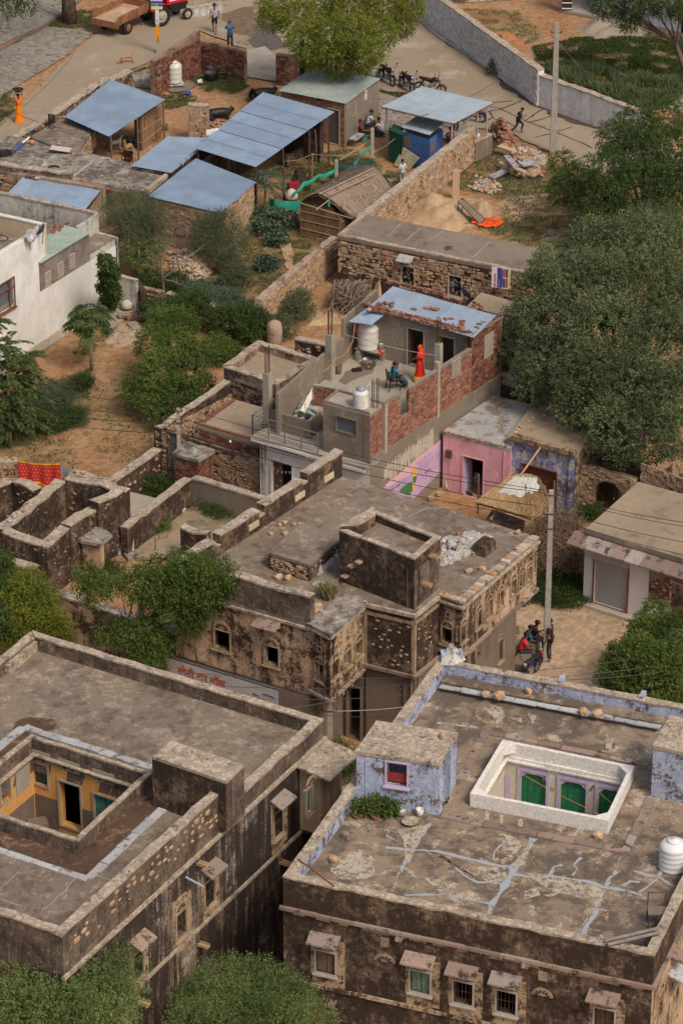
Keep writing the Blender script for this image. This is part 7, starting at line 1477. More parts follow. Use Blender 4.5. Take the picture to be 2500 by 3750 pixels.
ST_('sloping_floor',[P2(*Z(7,*p),.5)for p in((800,690),(1015,745),(815,925),(815,830))],.5,M['k3'],'smooth grey cement floor between ruin and yard wall',jit=.02);ST_('yard_floor',[P2(*Z(7,*p),.03)for p in((1060,850),(1240,760),(1568,860),(1400,960),(1250,1100),(860,1140),(900,1000))],.03,WE('dusty yard floor',(.34,.26,.18),(.12,.1,.06),.45,.7,0,seed=51,gn=.25,soft=.2),'worn lime floor of the walled yard beside the old mansion',jit=.1)
rw((1150,930),(1320,975),'stub of dark wall with pale cap in the walled yard',z1=1.3,t=.3,seed=12,st=6,mat='k2');YW(Z(7,1320,975),Z(7,1400,935),.3,0,(1.3,.2),M['haveli'],'sloping broken end of the wall stub in the yard',cap=None)
mb=MB();mb.add([P(*Z(7,1190,925),1.3),P(*Z(7,1280,850),1.5),P(*Z(7,1400,970),.4),P(*Z(7,1310,985),.4)],[(0,1,2,3)]);
RK([(Z(7,1165,815)[0],Z(7,1165,815)[1],.34)],.03,M['k9'],'pale block lying in the walled yard',seed=5);RK([(Z(7,1058,952)[0],Z(7,1058,952)[1],.14)],.03,M['k9'],'small white stone in the yard near the bare twig',seed=6)
YW(Z(10,350,130),Z(10,1205,415),.4,0,1.9,M['haveli'],'long lane wall with flat grey coping below the neem trees',cap='k13',top=.01)
YW((-140,1690),Z(7,112,510),.3,0,1.1,M['k39'],'low rubble wall left of the red patterned cloth',24,seed=13)
YW(Z(7,440,590),Z(7,712,655),.4,0,1.4,M['k1'],'rubble wall topped with loose stones behind the roofless rooms',30,seed=14,top=.09)
YW(Z(5,485,940),Z(5,680,985),.35,0,1.9,M['k0'],'short mouldy wall behind the little flat roof',16,seed=15)
def cloth(name,label,px4,z0,z1,mat,sag=.15,cat='cloth',nx=26,nz=10,border=None,dots=None):
 a,b=P(*px4[0],z1),P(*px4[1],z1);t=TG(name,label,cat,a.lerp(b,.5)-V_((0,0,z1-z0)));u=(b-a).normalized();n_=V_((u.y,-u.x,0));vs=[]
 f=lambda s,v,d=0:a.lerp(b,s)+V_((0,0,-sag*4*s*(1-s)*.6-(z1-z0)*v*(1-.12*sin(s*5))))+n_*(.05*sin(s*22)*(.3+v)+d)
 for j in range(nz+1):
  for i in range(nx+1):vs.append(f(i/nx,j/nz))
 mb=MB();mb.add(vs,[(j*(nx+1)+i,(j+1)*(nx+1)+i,(j+1)*(nx+1)+i+1,j*(nx+1)+i+1)for j in range(nz)for i in range(nx)]);mb.mk('fabric',mat,t,True)
 if border:
  for v0,v1 in((0,.05),(.86,.96)):
   mb=MB()
   for i in range(nx):mb.quad(f(i/nx,v0,.012),f(i/nx,v1,.012),f((i+1)/nx,v1,.012),f((i+1)/nx,v0,.012))
   mb.mk('border',border,t)
 if dots:
  mb=MB()
  for i in range(13):
   for j in range(5):s,v=(i+.5+(.25 if j%2 else-.25))/13.5,.14+j*.15;mb.add([f(s,v-.035,.014),f(s+.013,v,.014),f(s,v+.035,.014),f(s-.013,v,.014)],[(0,3,2,1)])
  mb.mk('printed_motif',dots,t)
 return t
cloth('hanging_cloth','red cloth with pale motifs and yellow border hung to dry',(Z(7,112,497),Z(7,385,515)),.7,1.75,PN('deep red cloth',(.48,.03,.025),.9),border=PN('yellow border',(.75,.42,.03),.8),dots=PN('pale print',(.55,.30,.18),.9))
cloth('hanging_cloth','small white cloth hung beside the red one',(Z(7,388,520),Z(7,460,545)),1.2,1.7,M['sheet'],nx=8,nz=5)
# LONG FLAT RUBBLE HOUSE with grilled windows
LP=CN([(1236,864),(2000,1018),(2060,925),(1328,784)],2.5);lh=TG('rubble_house','long flat-roofed rubble house with ornate window grilles, above the brick terrace','house',(sum(LP,V_((0,0)))/4).to_3d())
mb=MB();mb.prism([tuple(p)for p in LP],2.35,2.5);mb.mk('roof',WE('brown lime roof',(.25,.205,.16),(.1,.08,.06),.4,.9,0,seed=60,gn=.22,soft=.25),lh)
PP_(lh,LP,.2,2.5,2.57,M['cap'],edges=[0,3])
f_=WL(LP[0],LP[1],0,2.35)
for px in(Z(5,1208,545),Z(5,1508,605)):
 u,z=f_.hit(*px);WN(lh,f_,at=(u,z),size=(.62,.95),kind='bars',fmat=M['frame'],fr=.05)
 rq=random.Random(int(px[0]));mb=MB()
 for k in range(26):a=(u+rq.uniform(-.27,.27),z+rq.uniform(-.44,.44));q=[f_.pt(a[0]+.05*cos(t+k),a[1]+.05*sin(t+k),-.04)for t in(0,1.6,3.1,4.4)];mb.tube(q,.010,3,False)
 mb.mk('scroll_grille',M['frame'],lh)
f_.mk(lh,M['k0']);[WL(LP[i],LP[(i+1)%4],0,2.35).mk(lh,M['k0'])for i in(1,2,3)]
FS_(lh,f_,240,.03,f_.L-.5,.7,2.28,M['k7'],(.12,.38),.035,40)
u,z=f_.hit(*Z(5,1200,425));SS_(lh,f_,u,z+.1,.75,.4,M['k5'],brackets=False)
for px in(Z(5,950,395),Z(5,1360,480),Z(5,1515,505),Z(6,275,540)):u,z=f_.hit(*px);mb=MB();f_.slab(mb,u-.2,u+.2,z-.16,z+.16,0,.03);o=mb.mk('vent_block',M['k1'],lh);lattice(o,WL(f_.pt(0,0,.08).xy,f_.pt(f_.L,0,.08).xy,0,1),u,z,.36,.28,M['k1'])
for l in([(5,1075,290),(5,1165,205)],[(5,1170,340),(5,1290,235)],[(5,1340,315),(5,1430,255)],[(6,205,440),(6,340,320)]):SP_('roof_seam',[Z(*p)for p in l],5,2.506,M['seam'],lh)
ST_('burnt_patch',[P2(*Z(5,*p),2.508)for p in((1430,365),(1455,345),(1495,350),(1490,372),(1450,378))],2.508,M['damp'],jit=.04,parent=lh)
def poster(name,label,px4,z,W_,par=None,words=(),flip=False):
 a,b,c,d=px4;t=TG(name,label,'poster',P(*d,z));D_,C_=P(*d,z),P(*c,z);u=(C_-D_);Lh=u.length;u.normalize();r0=P(*d,z);hgt=W_;up=V_((0,0,1));n_=u.cross(up)
 q=[D_,C_,C_+up*hgt,D_+up*hgt];return t,q,u,up,n_,Lh,hgt
def board(label,O,u,w_,h_,cells,name='poster_board',backc=(.72,.72,.74),cat='sign',frame=True):
 """O lower-left corner, u along; cells = (x0,x1,y0,y1,colour)"""
 t=TG(name,label,cat,O);up=V_((0,0,1));n_=u.cross(up)
 def card(x0,x1,y0,y1,d0,d1,mt,nm):mb=MB();b=[O+u*(x*w_)+n_*d for x,d in((x0,d1),(x1,d1),(x1,d0),(x0,d0))];mb.hexa([p+up*(y0*h_)for p in b]+[p+up*(y1*h_)for p in b]);return mb.mk(nm,mt,t)
 card(0,1,0,1,-.02,0,PN('poster white',backc,.6),'board')
 for i,(x0,x1,y0,y1,c)in enumerate(cells):card(x0,x1,y0,y1,.001,.004+.0005*i,PN('print %.2f %.2f %.2f'%c,c,.6),'printed_panel')
 return t,n_
rdc,blc,grc,ylc=(.55,.05,.06),(.07,.06,.30),(.05,.25,.12),(.62,.60,.25)
O=P(*Z(6,345,612),1.75);E=P(*Z(6,465,628),1.75);u=(E-O);wb=u.length;u.normalize()
bt,bn=board('white blue and yellow poster board with rotated red lettering on the rubble house',O,u,wb,1.0,[(.30,.56,.02,.98,blc),(.86,1.0,0,1,ylc),(.60,.72,.55,.95,rdc),(.74,.85,.55,.95,blc),(.60,.72,.06,.50,blc),(.74,.85,.06,.5,rdc),(.57,.60,.1,.9,grc)])
fr=(V_((0,0,1)),-u,O+u*(wb*.24)+bn*.012+V_((0,0,.02)));text(bt,'श्री श्याम नगर',None,0,0,.21,PN('poster red',rdc,.6),up=(V_((0,0,1)),-u,fr[2]),bold=.004,ext=.001)
text(bt,'आवासीय योजना',None,0,0,.10,PN('poster pale',(.7,.7,.7),.6),up=(V_((0,0,1)),-u,O+u*(wb*.42)+bn*.012+V_((0,0,.08))),ext=.001)
PO_(bt,[(O.xy,1.75),((O+u*wb*.6).xy,1.75)],.03,M['wood'])
def dish(label,loc,r,rz,tilt,mat=None,arm=True):
 t=TG('satellite_dish',label,'satellite dish',loc);A=Matrix.Rotation(rz,3,'Z')@Matrix.Rotation(tilt,3,'X');c=V_(loc)+V_((0,0,.35));mb=LT_(c,[(.02,-.06),(r*.5,-.03),(r*.85,.03),(r,.075),(r*.98,.08),(r*.5,-.02),(.01,-.05)],20,A);mb.mk('reflector',mat or M['shutter'],t,True)
 mb=TB_([V_(loc)-V_((0,0,.3)),c+A@V_((0,0,-.06))],.02,6);mb.tube([c+A@V_((0,-r,.05)),c+A@V_((0,-r*.2,r*1.1))],.012,4);mb.mk('mount_arm',M['iron'],t);mb=BX_(c+A@V_((0,-r*.2,r*1.15)),(.06,.06,.08));mb.mk('receiver',M['frame'],t);return t
dish('dark dish antenna behind the tin roof at the grilled window',P(*Z(6,175,700),2.0),.32,2.2,1.1,PN('dark dish',(.05,.06,.09),.4))
gb_=CN([(1700,1130),(1870,1180),(1900,1110),(1760,1070)],2.5);hb,f_,r_,_=block('lean_to','small brown flat roof between tin roof and rubble house','outhouse',None,2.5,0,M['k0'],M['k12'],poly=gb_);f_.mk(hb,M['k0']);r_.mk(hb,M['k0'])
# LONG STONE WALLS of the yard
def swall(a,b,z1,label,n,seed,t=.35,mat='k1',smat='k7',sz=(.14,.36),cap='cap',top=.02):return YW(a,b,t,0,z1,M[mat],label,n,M[smat],top,cap=cap,name='stone_wall',seed=seed,sz=sz)
swall((1328,800),(1741,470),1.75,'long tall stone wall running up to the brick rubble, with pale cement coping',300,51)
swall((958,1098),(1236,868),1.6,'lower stone wall running down from the flat rubble house past the stick heap',190,52,cap=None,top=.05)
YW(Z(3,245,905),Z(3,352,852),.25,0,1.1,M['k4'],'low grey wall end beside the red brick stack')
swall((1500,-80),Z(3,642,448),2.0,'whitewashed dressed-stone wall along the drain, tall part',300,53,mat='white_wall',smat='white_stone',sz=(.16,.40));swall(Z(3,640,478),Z(3,1310,722),1.7,'whitewashed wall along the drain, lower plastered part',0,54,mat='white_wall',smat='white_stone',top=.05)
# small yard with brick walls, upper left
bw1=YW(Z(1,985,350),Z(1,1278,205),.30,0,(2.0,2.3),M['mortar'],'tall crumbling brick wall beside the cream water tank',name='brick_wall',cap=None,top=.05);Wt=WL(P2(*Z(1,985,350),2.3),P2(*Z(1,1278,205),2.3),0,2);BK_(bw1,Wt,0,Wt.L,.02,2.0,M['k18'],limit=280,seed=11,bl=.26,bh=.1)
bw2=YW(Z(1,1278,262),Z(1,1558,322),.26,0,(1.65,1.6),M['mortar'],'red brick wall behind the two black tubs',name='brick_wall',cap=None,top=.05);Wt=WL(P2(*Z(1,1278,262),1.65),P2(*Z(1,1558,322),1.65),0,2);BK_(bw2,Wt,0,Wt.L,.02,1.6,M['k18'],limit=280,seed=12,bl=.26,bh=.1)
bw3=YW(Z(2,365,345),Z(2,640,372),.26,0,1.7,M['mortar'],'short red brick wall under the large tree',name='brick_wall',cap=None,top=.03);Wt=WL(P2(*Z(2,365,345),1.7),P2(*Z(2,640,372),1.7),0,2);BK_(bw3,Wt,0,Wt.L,.02,1.65,M['k18'],limit=280,seed=13,bl=.26,bh=.1)
mb=MB();Wt.slab(mb,1.05,1.2,0,1.75,0,.03);mb.mk('brick_pier',M['k18'],bw3)
def n_wall(a,b,z1,label,n,seed,t=.38):return YW(Z(1,*a),Z(1,*b),t,0,z1,M['k0'],label,n,M['k10'],.05,name='stone_wall',seed=seed)
n_wall((0,952),(350,735),1.3,'dark rubble wall along the road, lowest length past the weathered roofs',60,61);n_wall((350,735),(705,495),2.5,'dark rubble wall along the road behind the first blue tin roof',40,62);n_wall((708,515),(842,455),1.3,'short broken rubble wall end near the cement apron',30,63)
sl1=YW(Z(1,1200,668),Z(1,1330,672),.35,0,(2.0,1.9),M['k1'],'free-standing rubble pillar in the cattle yard',26,seed=64,top=.08,name='stone_pillar',sz=(.14,.3));brs=rubble('brick_heap','heap of broken bricks behind the rubble pillar','brick heap',ZL(1,[(1320,870),(1320,790),(1440,770),(1480,800),(1400,880)]),0,90,[M['brick'],M['k7']],(.1,.22),.5,9,top=60)
pot('cream lumpy water tank on a stone slab beside the tall brick wall',P(*Z(1,1115,520),.25),.4,1.0,M['tank'])if False else tank('cream lumpy water tank on a stone slab beside the tall brick wall',P(*Z(1,1115,522),.28),.40,1.18,M['tank'],3)
mb=MB();q=P(*Z(1,1110,530),.2);mb.box(q,(1.0,.7,.1),.2);o=tag(mb.mk('stone_slab',M['k5']),'slab table under the cream tank by the tall brick wall','slab');ST_('wash_place',[P2(*Z(1,*p),.06)for p in((1050,565),(1150,515),(1260,535),(1200,580),(1100,590))],.06,M['k4'],'wet cement washing place beside the cream tank',jit=.03)
for px,r_w,lb in((Z(1,1342,510),.33,'nearer black rubber tub in the yard'),(Z(1,1358,478),.33,'farther black rubber tub in the yard')):
 mb=LT_(P(px[0],px[1],0),[(r_w*.85,0),(r_w,.42),(r_w*1.04,.44),(r_w*.92,.44),(r_w*.8,.1),(.01,.08)],20);tag(mb.mk('tub',PN('grey black rubber',(.06,.055,.06),.6),None,True),lb,'tub')
mb=LT_(P(*Z(1,1200,605),0),[(.10,0),(.19,.12),(.18,.12),(.09,.03)],16);tag(mb.mk('basin',PN('bright blue plastic',(.01,.06,.42),.4)),'bright blue plastic basin on the grass','basin')
mb=LT_(P(*Z(1,1262,522),.12),[(.11,0),(.13,.24),(.12,.24),(.1,.02)],14,Matrix.Rotation(1.4,3,'Y'));tag(mb.mk('bucket',M['k38']),'white bucket lying on its side near the tubs','bucket')
RK([(*Z(1,1040,568),.2)],0,M['k8'],'pink stone near the foot of the tall brick wall',seed=2);RK([(*Z(1,1088,608),.13)],0,M['k7'],'pale stone on the grass near the blue basin',seed=3)
# TIN SHEDS
def shed(label,px4,zs,n,mat,alongc=(0,1,2,3),split=1,cat='shed',pitch=.16,name='tin_shed'):
 c=[P(p[0],p[1],z)for p,z in zip(px4,zs)];t=TG(name,label,cat,V_(((c[0].x+c[2].x)/2,(c[0].y+c[2].y)/2,0)));cc=[c[i]for i in alongc];TR_(t,cc,n,mat,split,pitch);return t,c
ta,c=shed('blue tin shed with a woven reed wall and goats beneath',ZL(1,[(708,507),(1056,636),(695,873),(410,745)]),(2.5,2.3,2.3,2.5),5,M['tin'])
PO_(ta,[(c[1].xy+V_((-.1,-.1)),2.25),(c[2].xy+V_((.1,.3)),2.25),(c[1].lerp(c[2],.5).xy,2.25)],.05,M['wood'])
def reed_panel(parent,a,b,zt0,zt1,mat,n=90,lean=0,name='reed_panel',bars=3):
 W_=WL(a,b,0,2);mb=MB();rq=random.Random(int(W_.L*100))
 W_.slab(mb,0,W_.L,0,min(zt0,zt1)-.03,-.04,-.01);mb.mk(name,PN('reed backing',(.10,.065,.04),.95),parent);mb=MB()
 for i in range(n):u=W_.L*(i+rq.random())/n;zz=zt0+(zt1-zt0)*i/n;mb.tube([W_.pt(u,.0,rq.uniform(0,.04)),W_.pt(u+rq.uniform(-.05,.05),zz+rq.uniform(-.08,.08),rq.uniform(0,.04))],rq.uniform(.010,.02),3,False)
 mb.mk('reeds',mat,parent,kind='stuff')
 for k in range(bars):z_=min(zt0,zt1)*(k+.6)/bars;mb=TB_([W_.pt(0,z_,.05),W_.pt(W_.L,z_+R.uniform(-.1,.1),.05)],.025,5);mb.mk('cross_pole',M['k17'],parent)
reed_panel(ta,P2(*Z(1,905,960),0),P2(*Z(1,1030,868),0),2.0,2.15,M['reed'],110);reed_panel(ta,P2(*Z(1,862,830),.9),P2(*Z(1,905,962),0),1.9,2.0,M['reed'],40)
o2=TG('weathered_house','weathered flat-roofed house with lichen-grey roof and stone edges, upper left','house',P(*Z(1,500,1000),0))
B1=CN(ZL(1,[(190,872),(487,985),(612,803),(405,752)]),2.1);B2=CN(ZL(1,[(-260,1060),(945,1222),(1095,1098),(60,860)]),2.0)
for pl_,z_,mt in((B2,2.0,'k13'),(B1,2.1,'k15')):
 mb=MB();mb.prism([tuple(p)for p in pl_],z_-.2,z_);mb.mk('roof',M[mt],o2)
 for i in range(4):w_=WL(pl_[i],pl_[(i+1)%4],0,z_-.2);(WN(o2,w_,at=(w_.L*.3,.85),size=(.8,1.7),kind='open',fmat=M['k3'],sill=False,name='doorway',fr=.08)if(z_==2.1 and i==1)else None);w_.mk(o2,M['k0' if i!=0 else 'k39'])
wt=WL(B1[1],B1[2],0,2.0);FS_(o2,wt,50,.05,wt.L-.05,1.1,1.95,M['k7'],(.12,.3),.04,66);wt=WL(B2[0],B2[1],0,1.9);FS_(o2,wt,80,.05,wt.L*.42,1.1,1.85,M['k7'],(.12,.3),.05,67)
rwall(o2,P2(*Z(1,-260,1020),2.3),P2(*Z(1,455,1110),2.3),.35,1.9,2.3,M['k39'],'edge_wall',.3,.04,.05,cap=M['cap']);rwall(o2,P2(*Z(1,950,1215),2.1),P2(*Z(1,1097,1092),2.1),.2,1.9,2.12,M['cap'],'roof_kerb',.3,.03)
SP_('roof_seam',[Z('D',850,770),Z('D',1060,600)],12,2.006,M['k21'],o2)
brick_row=[Z('D',900+i*42,815+i*12)for i in range(12)]
for i,px in enumerate(brick_row):piece('edge_brick',BRICKM[i%4],M['brick'],o2,P(px[0],px[1],2.0),(0,0,wt.ang()),(.25,.12,.06))
mb=BX_(P(*Z('D',700,455),2.2),(1.0,.5,.03),-.15,(.05,.1));sgb=mb.mk('old_signboard',PN('faded red and white board',(.50,.42,.38),.7,nscale=2));tag(sgb,'old red and white signboard lying on the weathered roof','board')
mb=BX_(P(*Z('D',640,450),2.225),(.45,.42,.01),-.15,(.05,.1));mb.mk('red_print',PN('faded red print',(.50,.12,.09),.7),sgb)
mb=LT_(P(*Z('D',370,405),2.0),[(.02,0),(.10,.03),(.14,.13),(.10,.22),(.02,.25)],14);tag(mb.mk('clay_pot',PN('terracotta',(.50,.17,.08),.7),None,True),'round orange clay pot on the weathered roof','pot')
mb=TB_([P(*Z('D',175,480),2.2),P(*Z('D',255,390),2.25)],.06,8);bp=mb.mk('blue_tube',PN('blue bundle',(.02,.10,.35),.5));tag(bp,'blue and white rolled tube on the edge of the weathered roof','tube');mb=TB_([P(*Z('D',255,390),2.25),P(*Z('D',338,322),2.3)],.045,8);mb.mk('white_end',M['k38'],bp)
mb=TB_([P(*Z('D',600+40*cos(a),205+12*sin(a)),2.13)for a in np.linspace(0,6.2,14)],.02,5);tag(mb.mk('cable_coil',M['wire']),'coil of black cable on the farther weathered roof','cable');mb=TB_([P(*Z('D',620+55*cos(a),665+14*sin(a)),2.04)for a in np.linspace(2.6,6.4,10)],.05,6);tag(mb.mk('tyre_piece',M['dark']),'curved piece of black tyre on the lichen-grey roof','tyre')
pot('rusty tin can on the weathered roof edge',P(*Z('D',140,520),2.1),.1,.24,M['iron'],'can','can');mb=BX_(P(*Z('D',55,500),2.2),(.5,.28,.24),.5);tag(mb.mk('dark_crate',M['dark']),'dark crate with cables at the left edge of the weathered roof','crate')
for px,lb in(((500,195),'pale stone on the wall top by the cable coil'),((730,88),'pale stone at the corner of the first blue tin roof'),((848,515),'orange stone at the foot of the farther weathered roof'),((680,400),'pink stone holding down the old signboard')):RK([(*Z('D',*px),.2)],2.15,M['k7'],lb,seed=px[0])
td,c=shed('blue ribbed tin lean-to behind the stained white parapet',ZL('D',[(285,765),(1172,908),(965,1168),(88,968)]),(2.1,2.1,1.75,1.75),5,M['tin'],(0,3,2,1),pitch=.12)
reed_panel(td,c[2].xy,c[1].xy,1.6,1.9,M['k17'],40);rwall(td,P2(*Z('D',200,742),2.2),P2(*Z('D',1180,905),2.2),.3,0,2.18,M['k12'],'mud_ridge',.3,.04)
for i,px in enumerate(((330,768),(385,775),(430,788))):BA_(Z('D',*px),2.2,.2,('left','middle','pale right')[i]+' brick on the ridge of the blue lean-to',None,M['brick' if i<2 else 'k9'])
te,c=shed('low blue tin roof between the goat shed and the large shed',[(614,500),(790,506),(628,634),(482,608)],(2.2,2.2,2.2,2.2),4,M['tin'])
for a,b in((c[3],c[2]),(c[2],c[1])):WL(a.xy,b.xy,0,2.15).mk(te,M['k0'])
tf,c=shed('largest blue tin roof of the cattle shed, mid top',[(962,338),(1225,410),(937,612),(712,542)],(2.9,2.7,2.6,2.8),6,M['tin'])
fc=c;PO_(tf,[(c[1].xy+V_((-.3,-.1)),2.65),(c[1].lerp(c[2],.33).xy,2.62),(c[1].lerp(c[2],.66).xy,2.6),(c[2].xy+V_((0,.2)),2.55),(c[3].xy+V_((.2,.1)),2.75)],.045,M['iron'])
rwall(tf,c[0].xy+V_((.6,-.3)),c[0].lerp(c[1],.8).xy+V_((0,-.5)),.25,0,2.3,M['k0'],'rear_wall');rwall(tf,c[3].lerp(c[0],.1).xy,c[0].xy+V_((.6,-.3)),-.25,0,1.9,M['k0'],'side_wall');rwall(tf,P2(*Z(2,440,1065),0),P2(*Z(2,595,975),0),.25,0,.5,M['k0'],'manger_wall')
mb=MB();q=P(*Z(1,1355,840),2.8);mb.box(q,(.7,.06,.25),.55);tag(mb.mk('white_board',M['k38']),'small white board lying on the edge of the large blue roof','board')
tg,c=shed('blue tin roof on a stone house with a slotted vent, left of the cattle shed',[(717,580),(938,668),(808,782),(540,720)],(2.4,2.4,2.3,2.3),5,M['tin'],pitch=.16)
f_=WL(c[3].xy+V_((.15,.1)),c[2].xy+V_((-.1,.12)),0,2.28);r_=WL(c[2].xy+V_((-.1,.12)),c[1].xy+V_((-.1,0)),0,2.28)
u,z=f_.hit(*Z(4,1145,215));o=frame_mb(f_,u,z,.62,1.0,.04).mk('slotted_vent',M['k4'],tg)
for i in range(14):mb=MB();f_.slab(mb,u-.3,u+.3,z-.48+i*.07,z-.45+i*.07,.0,.03);mb.mk('slat',M['k3'],o)
f_.mk(tg,M['k1']);r_.mk(tg,M['k1']);FS_(tg,f_,70,.05,f_.L-.05,.6,2.2,M['k7'],(.16,.4),.03,68);FS_(tg,r_,60,.05,r_.L-.05,.3,2.2,M['k7'],(.16,.4),.03,69)
for w_ in(WL(c[1].xy,c[0].xy,0,2.3),WL(c[0].xy,c[3].xy,0,2.25)):w_.mk(tg,M['k0'])
for px,lb in((Z(1,1190,1015),'pinkish stone at the joint of two blue roofs'),(Z(1,1160,1047),'white stone at the joint of two blue roofs'),(Z(1,1250,970),'cream stone under the edge of the large blue roof')):RK([(px[0],px[1],.24)],2.45,M['k7'],lb,seed=int(px[0]))
HP=CN([(1030,330),(1262,380),(1388,290),(1147,250)],2.3);hh=TG('brick_hut','brick hut with greenish corrugated roof, grey side wall and steel door under the tree','hut',(sum(HP,V_((0,0)))/4).to_3d())
TR_(hh,[P(1144,247,2.42),P(1021,332,2.36),P(1265,380,2.36),P(1393,287,2.42)],5,M['tin_green'],pitch=.13)
f_,r_=WL(HP[0],HP[1],0,2.28),WL(HP[1],HP[2],0,2.28);u,_=f_.hit(*Z(2,735,800));WN(hh,f_,at=(u,.95),size=(.62,1.8),kind='leaf',mat=PN('grey steel door',(.10,.085,.08),.5),fmat=M['k3'],sill=False,name='door',fr=.08);u2,z2=f_.hit(*Z(2,635,632));f_.holes.append((u2-.14,u2+.14,z2-.12,z2+.12))
f_.mk(hh,M['mortar'],depth=.15);BK_(hh,f_,0,f_.L,.02,2.26,M['brick'],limit=300,seed=21,bl=.25,bh=.095);r_.mk(hh,M['cement']);[WL(HP[i],HP[(i+1)%4],0,2.28).mk(hh,M['mortar'])for i in(2,3)]
Wq=WL(f_.pt(f_.L-.4,0,.03).xy,f_.pt(f_.L,0,.03).xy,0,2.2)
pst=board('small white paper notice on the grey side wall of the brick hut',r_.pt(*r_.hit(*Z(2,932,640)),.02),V_((r_.u.x,r_.u.y,0)),.22,.5,[(.2,.8,.55,.9,(.55,.40,.08)),(.3,.7,.1,.3,rdc)],'notice')
mb=MB();q=P(1107,430,0);mb.tube([(q.x,q.y,0),(q.x,q.y,1.0),(q.x,q.y,4.2)],.13,12);tag(mb.mk('chimney_pipe',PN('sooty black iron',(.025,.018,.016),.8),None,True),'tall black iron chimney pipe in front of the brick hut','chimney')
bn_=TG('bench','grey stone slab bench against the hut side wall','bench',P(*Z(2,880,895),0));mb=BX_(P(*Z(2,882,872),.42),(.95,.42,.07),r_.ang());mb.mk('seat',M['k5'],bn_)
for px in(Z(2,858,905),Z(2,905,880)):mb=BX_(P(px[0],px[1],.18),(.15,.3,.38),r_.ang());mb.mk('leg',M['cement'],bn_)
ci,c=shed('pale blue-grey tin canopy on thin posts by the road',[(1546,317),(1804,376),(1661,452),(1397,390)],(2.75,2.75,2.6,2.6),4,M['tin_pale'],(0,3,2,1),cat='canopy',name='tin_canopy')
PO_(ci,[(c[3].xy+V_((.25,.1)),2.58),(c[2].xy+V_((-.1,.15)),2.58),(c[1].xy+V_((-.3,-.3)),2.7),(c[0].xy,2.7),(c[1].lerp(c[2],.35).xy+V_((-.1,0)),2.66)],.04,M['shutter'])
for k in(0,1):a,b=(c[3],c[2])if k==0 else(c[2],c[1]);mb=TB_([a-V_((0,0,.06)),b-V_((0,0,.06))],.03,4);mb.mk('rail',M['iron'],ci)
jp=CN(ZL(2,[(1168,835),(1345,890),(1430,822),(1262,765)]),1.75);jh=TG('blue_hut','small blue tin-walled hut with pale corrugated roof below the canopy','hut',(sum(jp,V_((0,0)))/4).to_3d())
BH=WE('worn bright blue paint',(.055,.145,.40),(.08,.07,.075),.36,3.2,.3,light=(.10,.20,.44),lamt=.3,seed=70,gn=.12,soft=.06);f_,r_=WL(jp[0],jp[1],.05,1.72),WL(jp[1],jp[2],.05,1.72)
f_.mk(jh,BH,'panel',.05);[WL(jp[i],jp[(i+1)%4],.05,1.72).mk(jh,M['shutter'],'panel',.05)for i in(2,3)];r_.mk(jh,BH,'panel',.05)
for w_,a,b in((f_,.1,.5),(f_,.55,1.4),(r_,.1,.55),(r_,.65,1.1)):mb=MB();w_.slab(mb,w_.L*min(.9,a/1.5),w_.L*min(.98,b/1.5),1.0 if a<.3 else .2,1.5,.002,.014);mb.mk('paint_patch' if a>.3 else 'grey_patch',BH if a>.3 else M['k4'],jh)
TR_(jh,[P(*Z(2,1262,742),1.9),P(*Z(2,1163,810),1.82),P(*Z(2,1342,862),1.82),P(*Z(2,1440,782),1.9)],3,M['tin_pale'],pitch=.12)
gc_=CN(ZL(2,[(1092,830),(1168,862),(1180,815),(1115,790)]),1.65);gt,f_,r_,_=block('green_cabinet','dark green metal cabinet standing left of the blue hut','cabinet',None,1.65,0,M['net_dark'],MATS['dark green netting'],poly=gc_);f_.mk(gt,WE('mossy green metal',(.012,.10,.055),(.03,.03,.02),.35,2,.5,seed=71,gn=.2),depth=.03);r_.mk(gt,M['net_dark'],depth=.03)
mb=MB();a,b,c_,d=P(*Z(2,1112,1055),.02),P(*Z(2,1215,1085),.02),P(*Z(2,1280,1010),.7),P(*Z(2,1178,940),.95);mb.add([a,b,c_,d]+[v+V_((.02,.05,0))for v in(a,b,c_,d)],[(0,1,2,3),(7,6,5,4),(0,4,5,1),(1,5,6,2),(2,6,7,3),(3,7,4,0)]);tag(mb.mk('leaning_sheet',PN('yellowed stone sheet',(.36,.32,.2),.8,nscale=3,var=.2)),'yellowish square sheet leaning against the blue hut','sheet')
mb=BX_(P(*Z(2,1110,1148),.04),(.45,.4,.05),.3);tag(mb.mk('stone_slab',M['k3']),'small square slab on the grass by the man in white','slab')
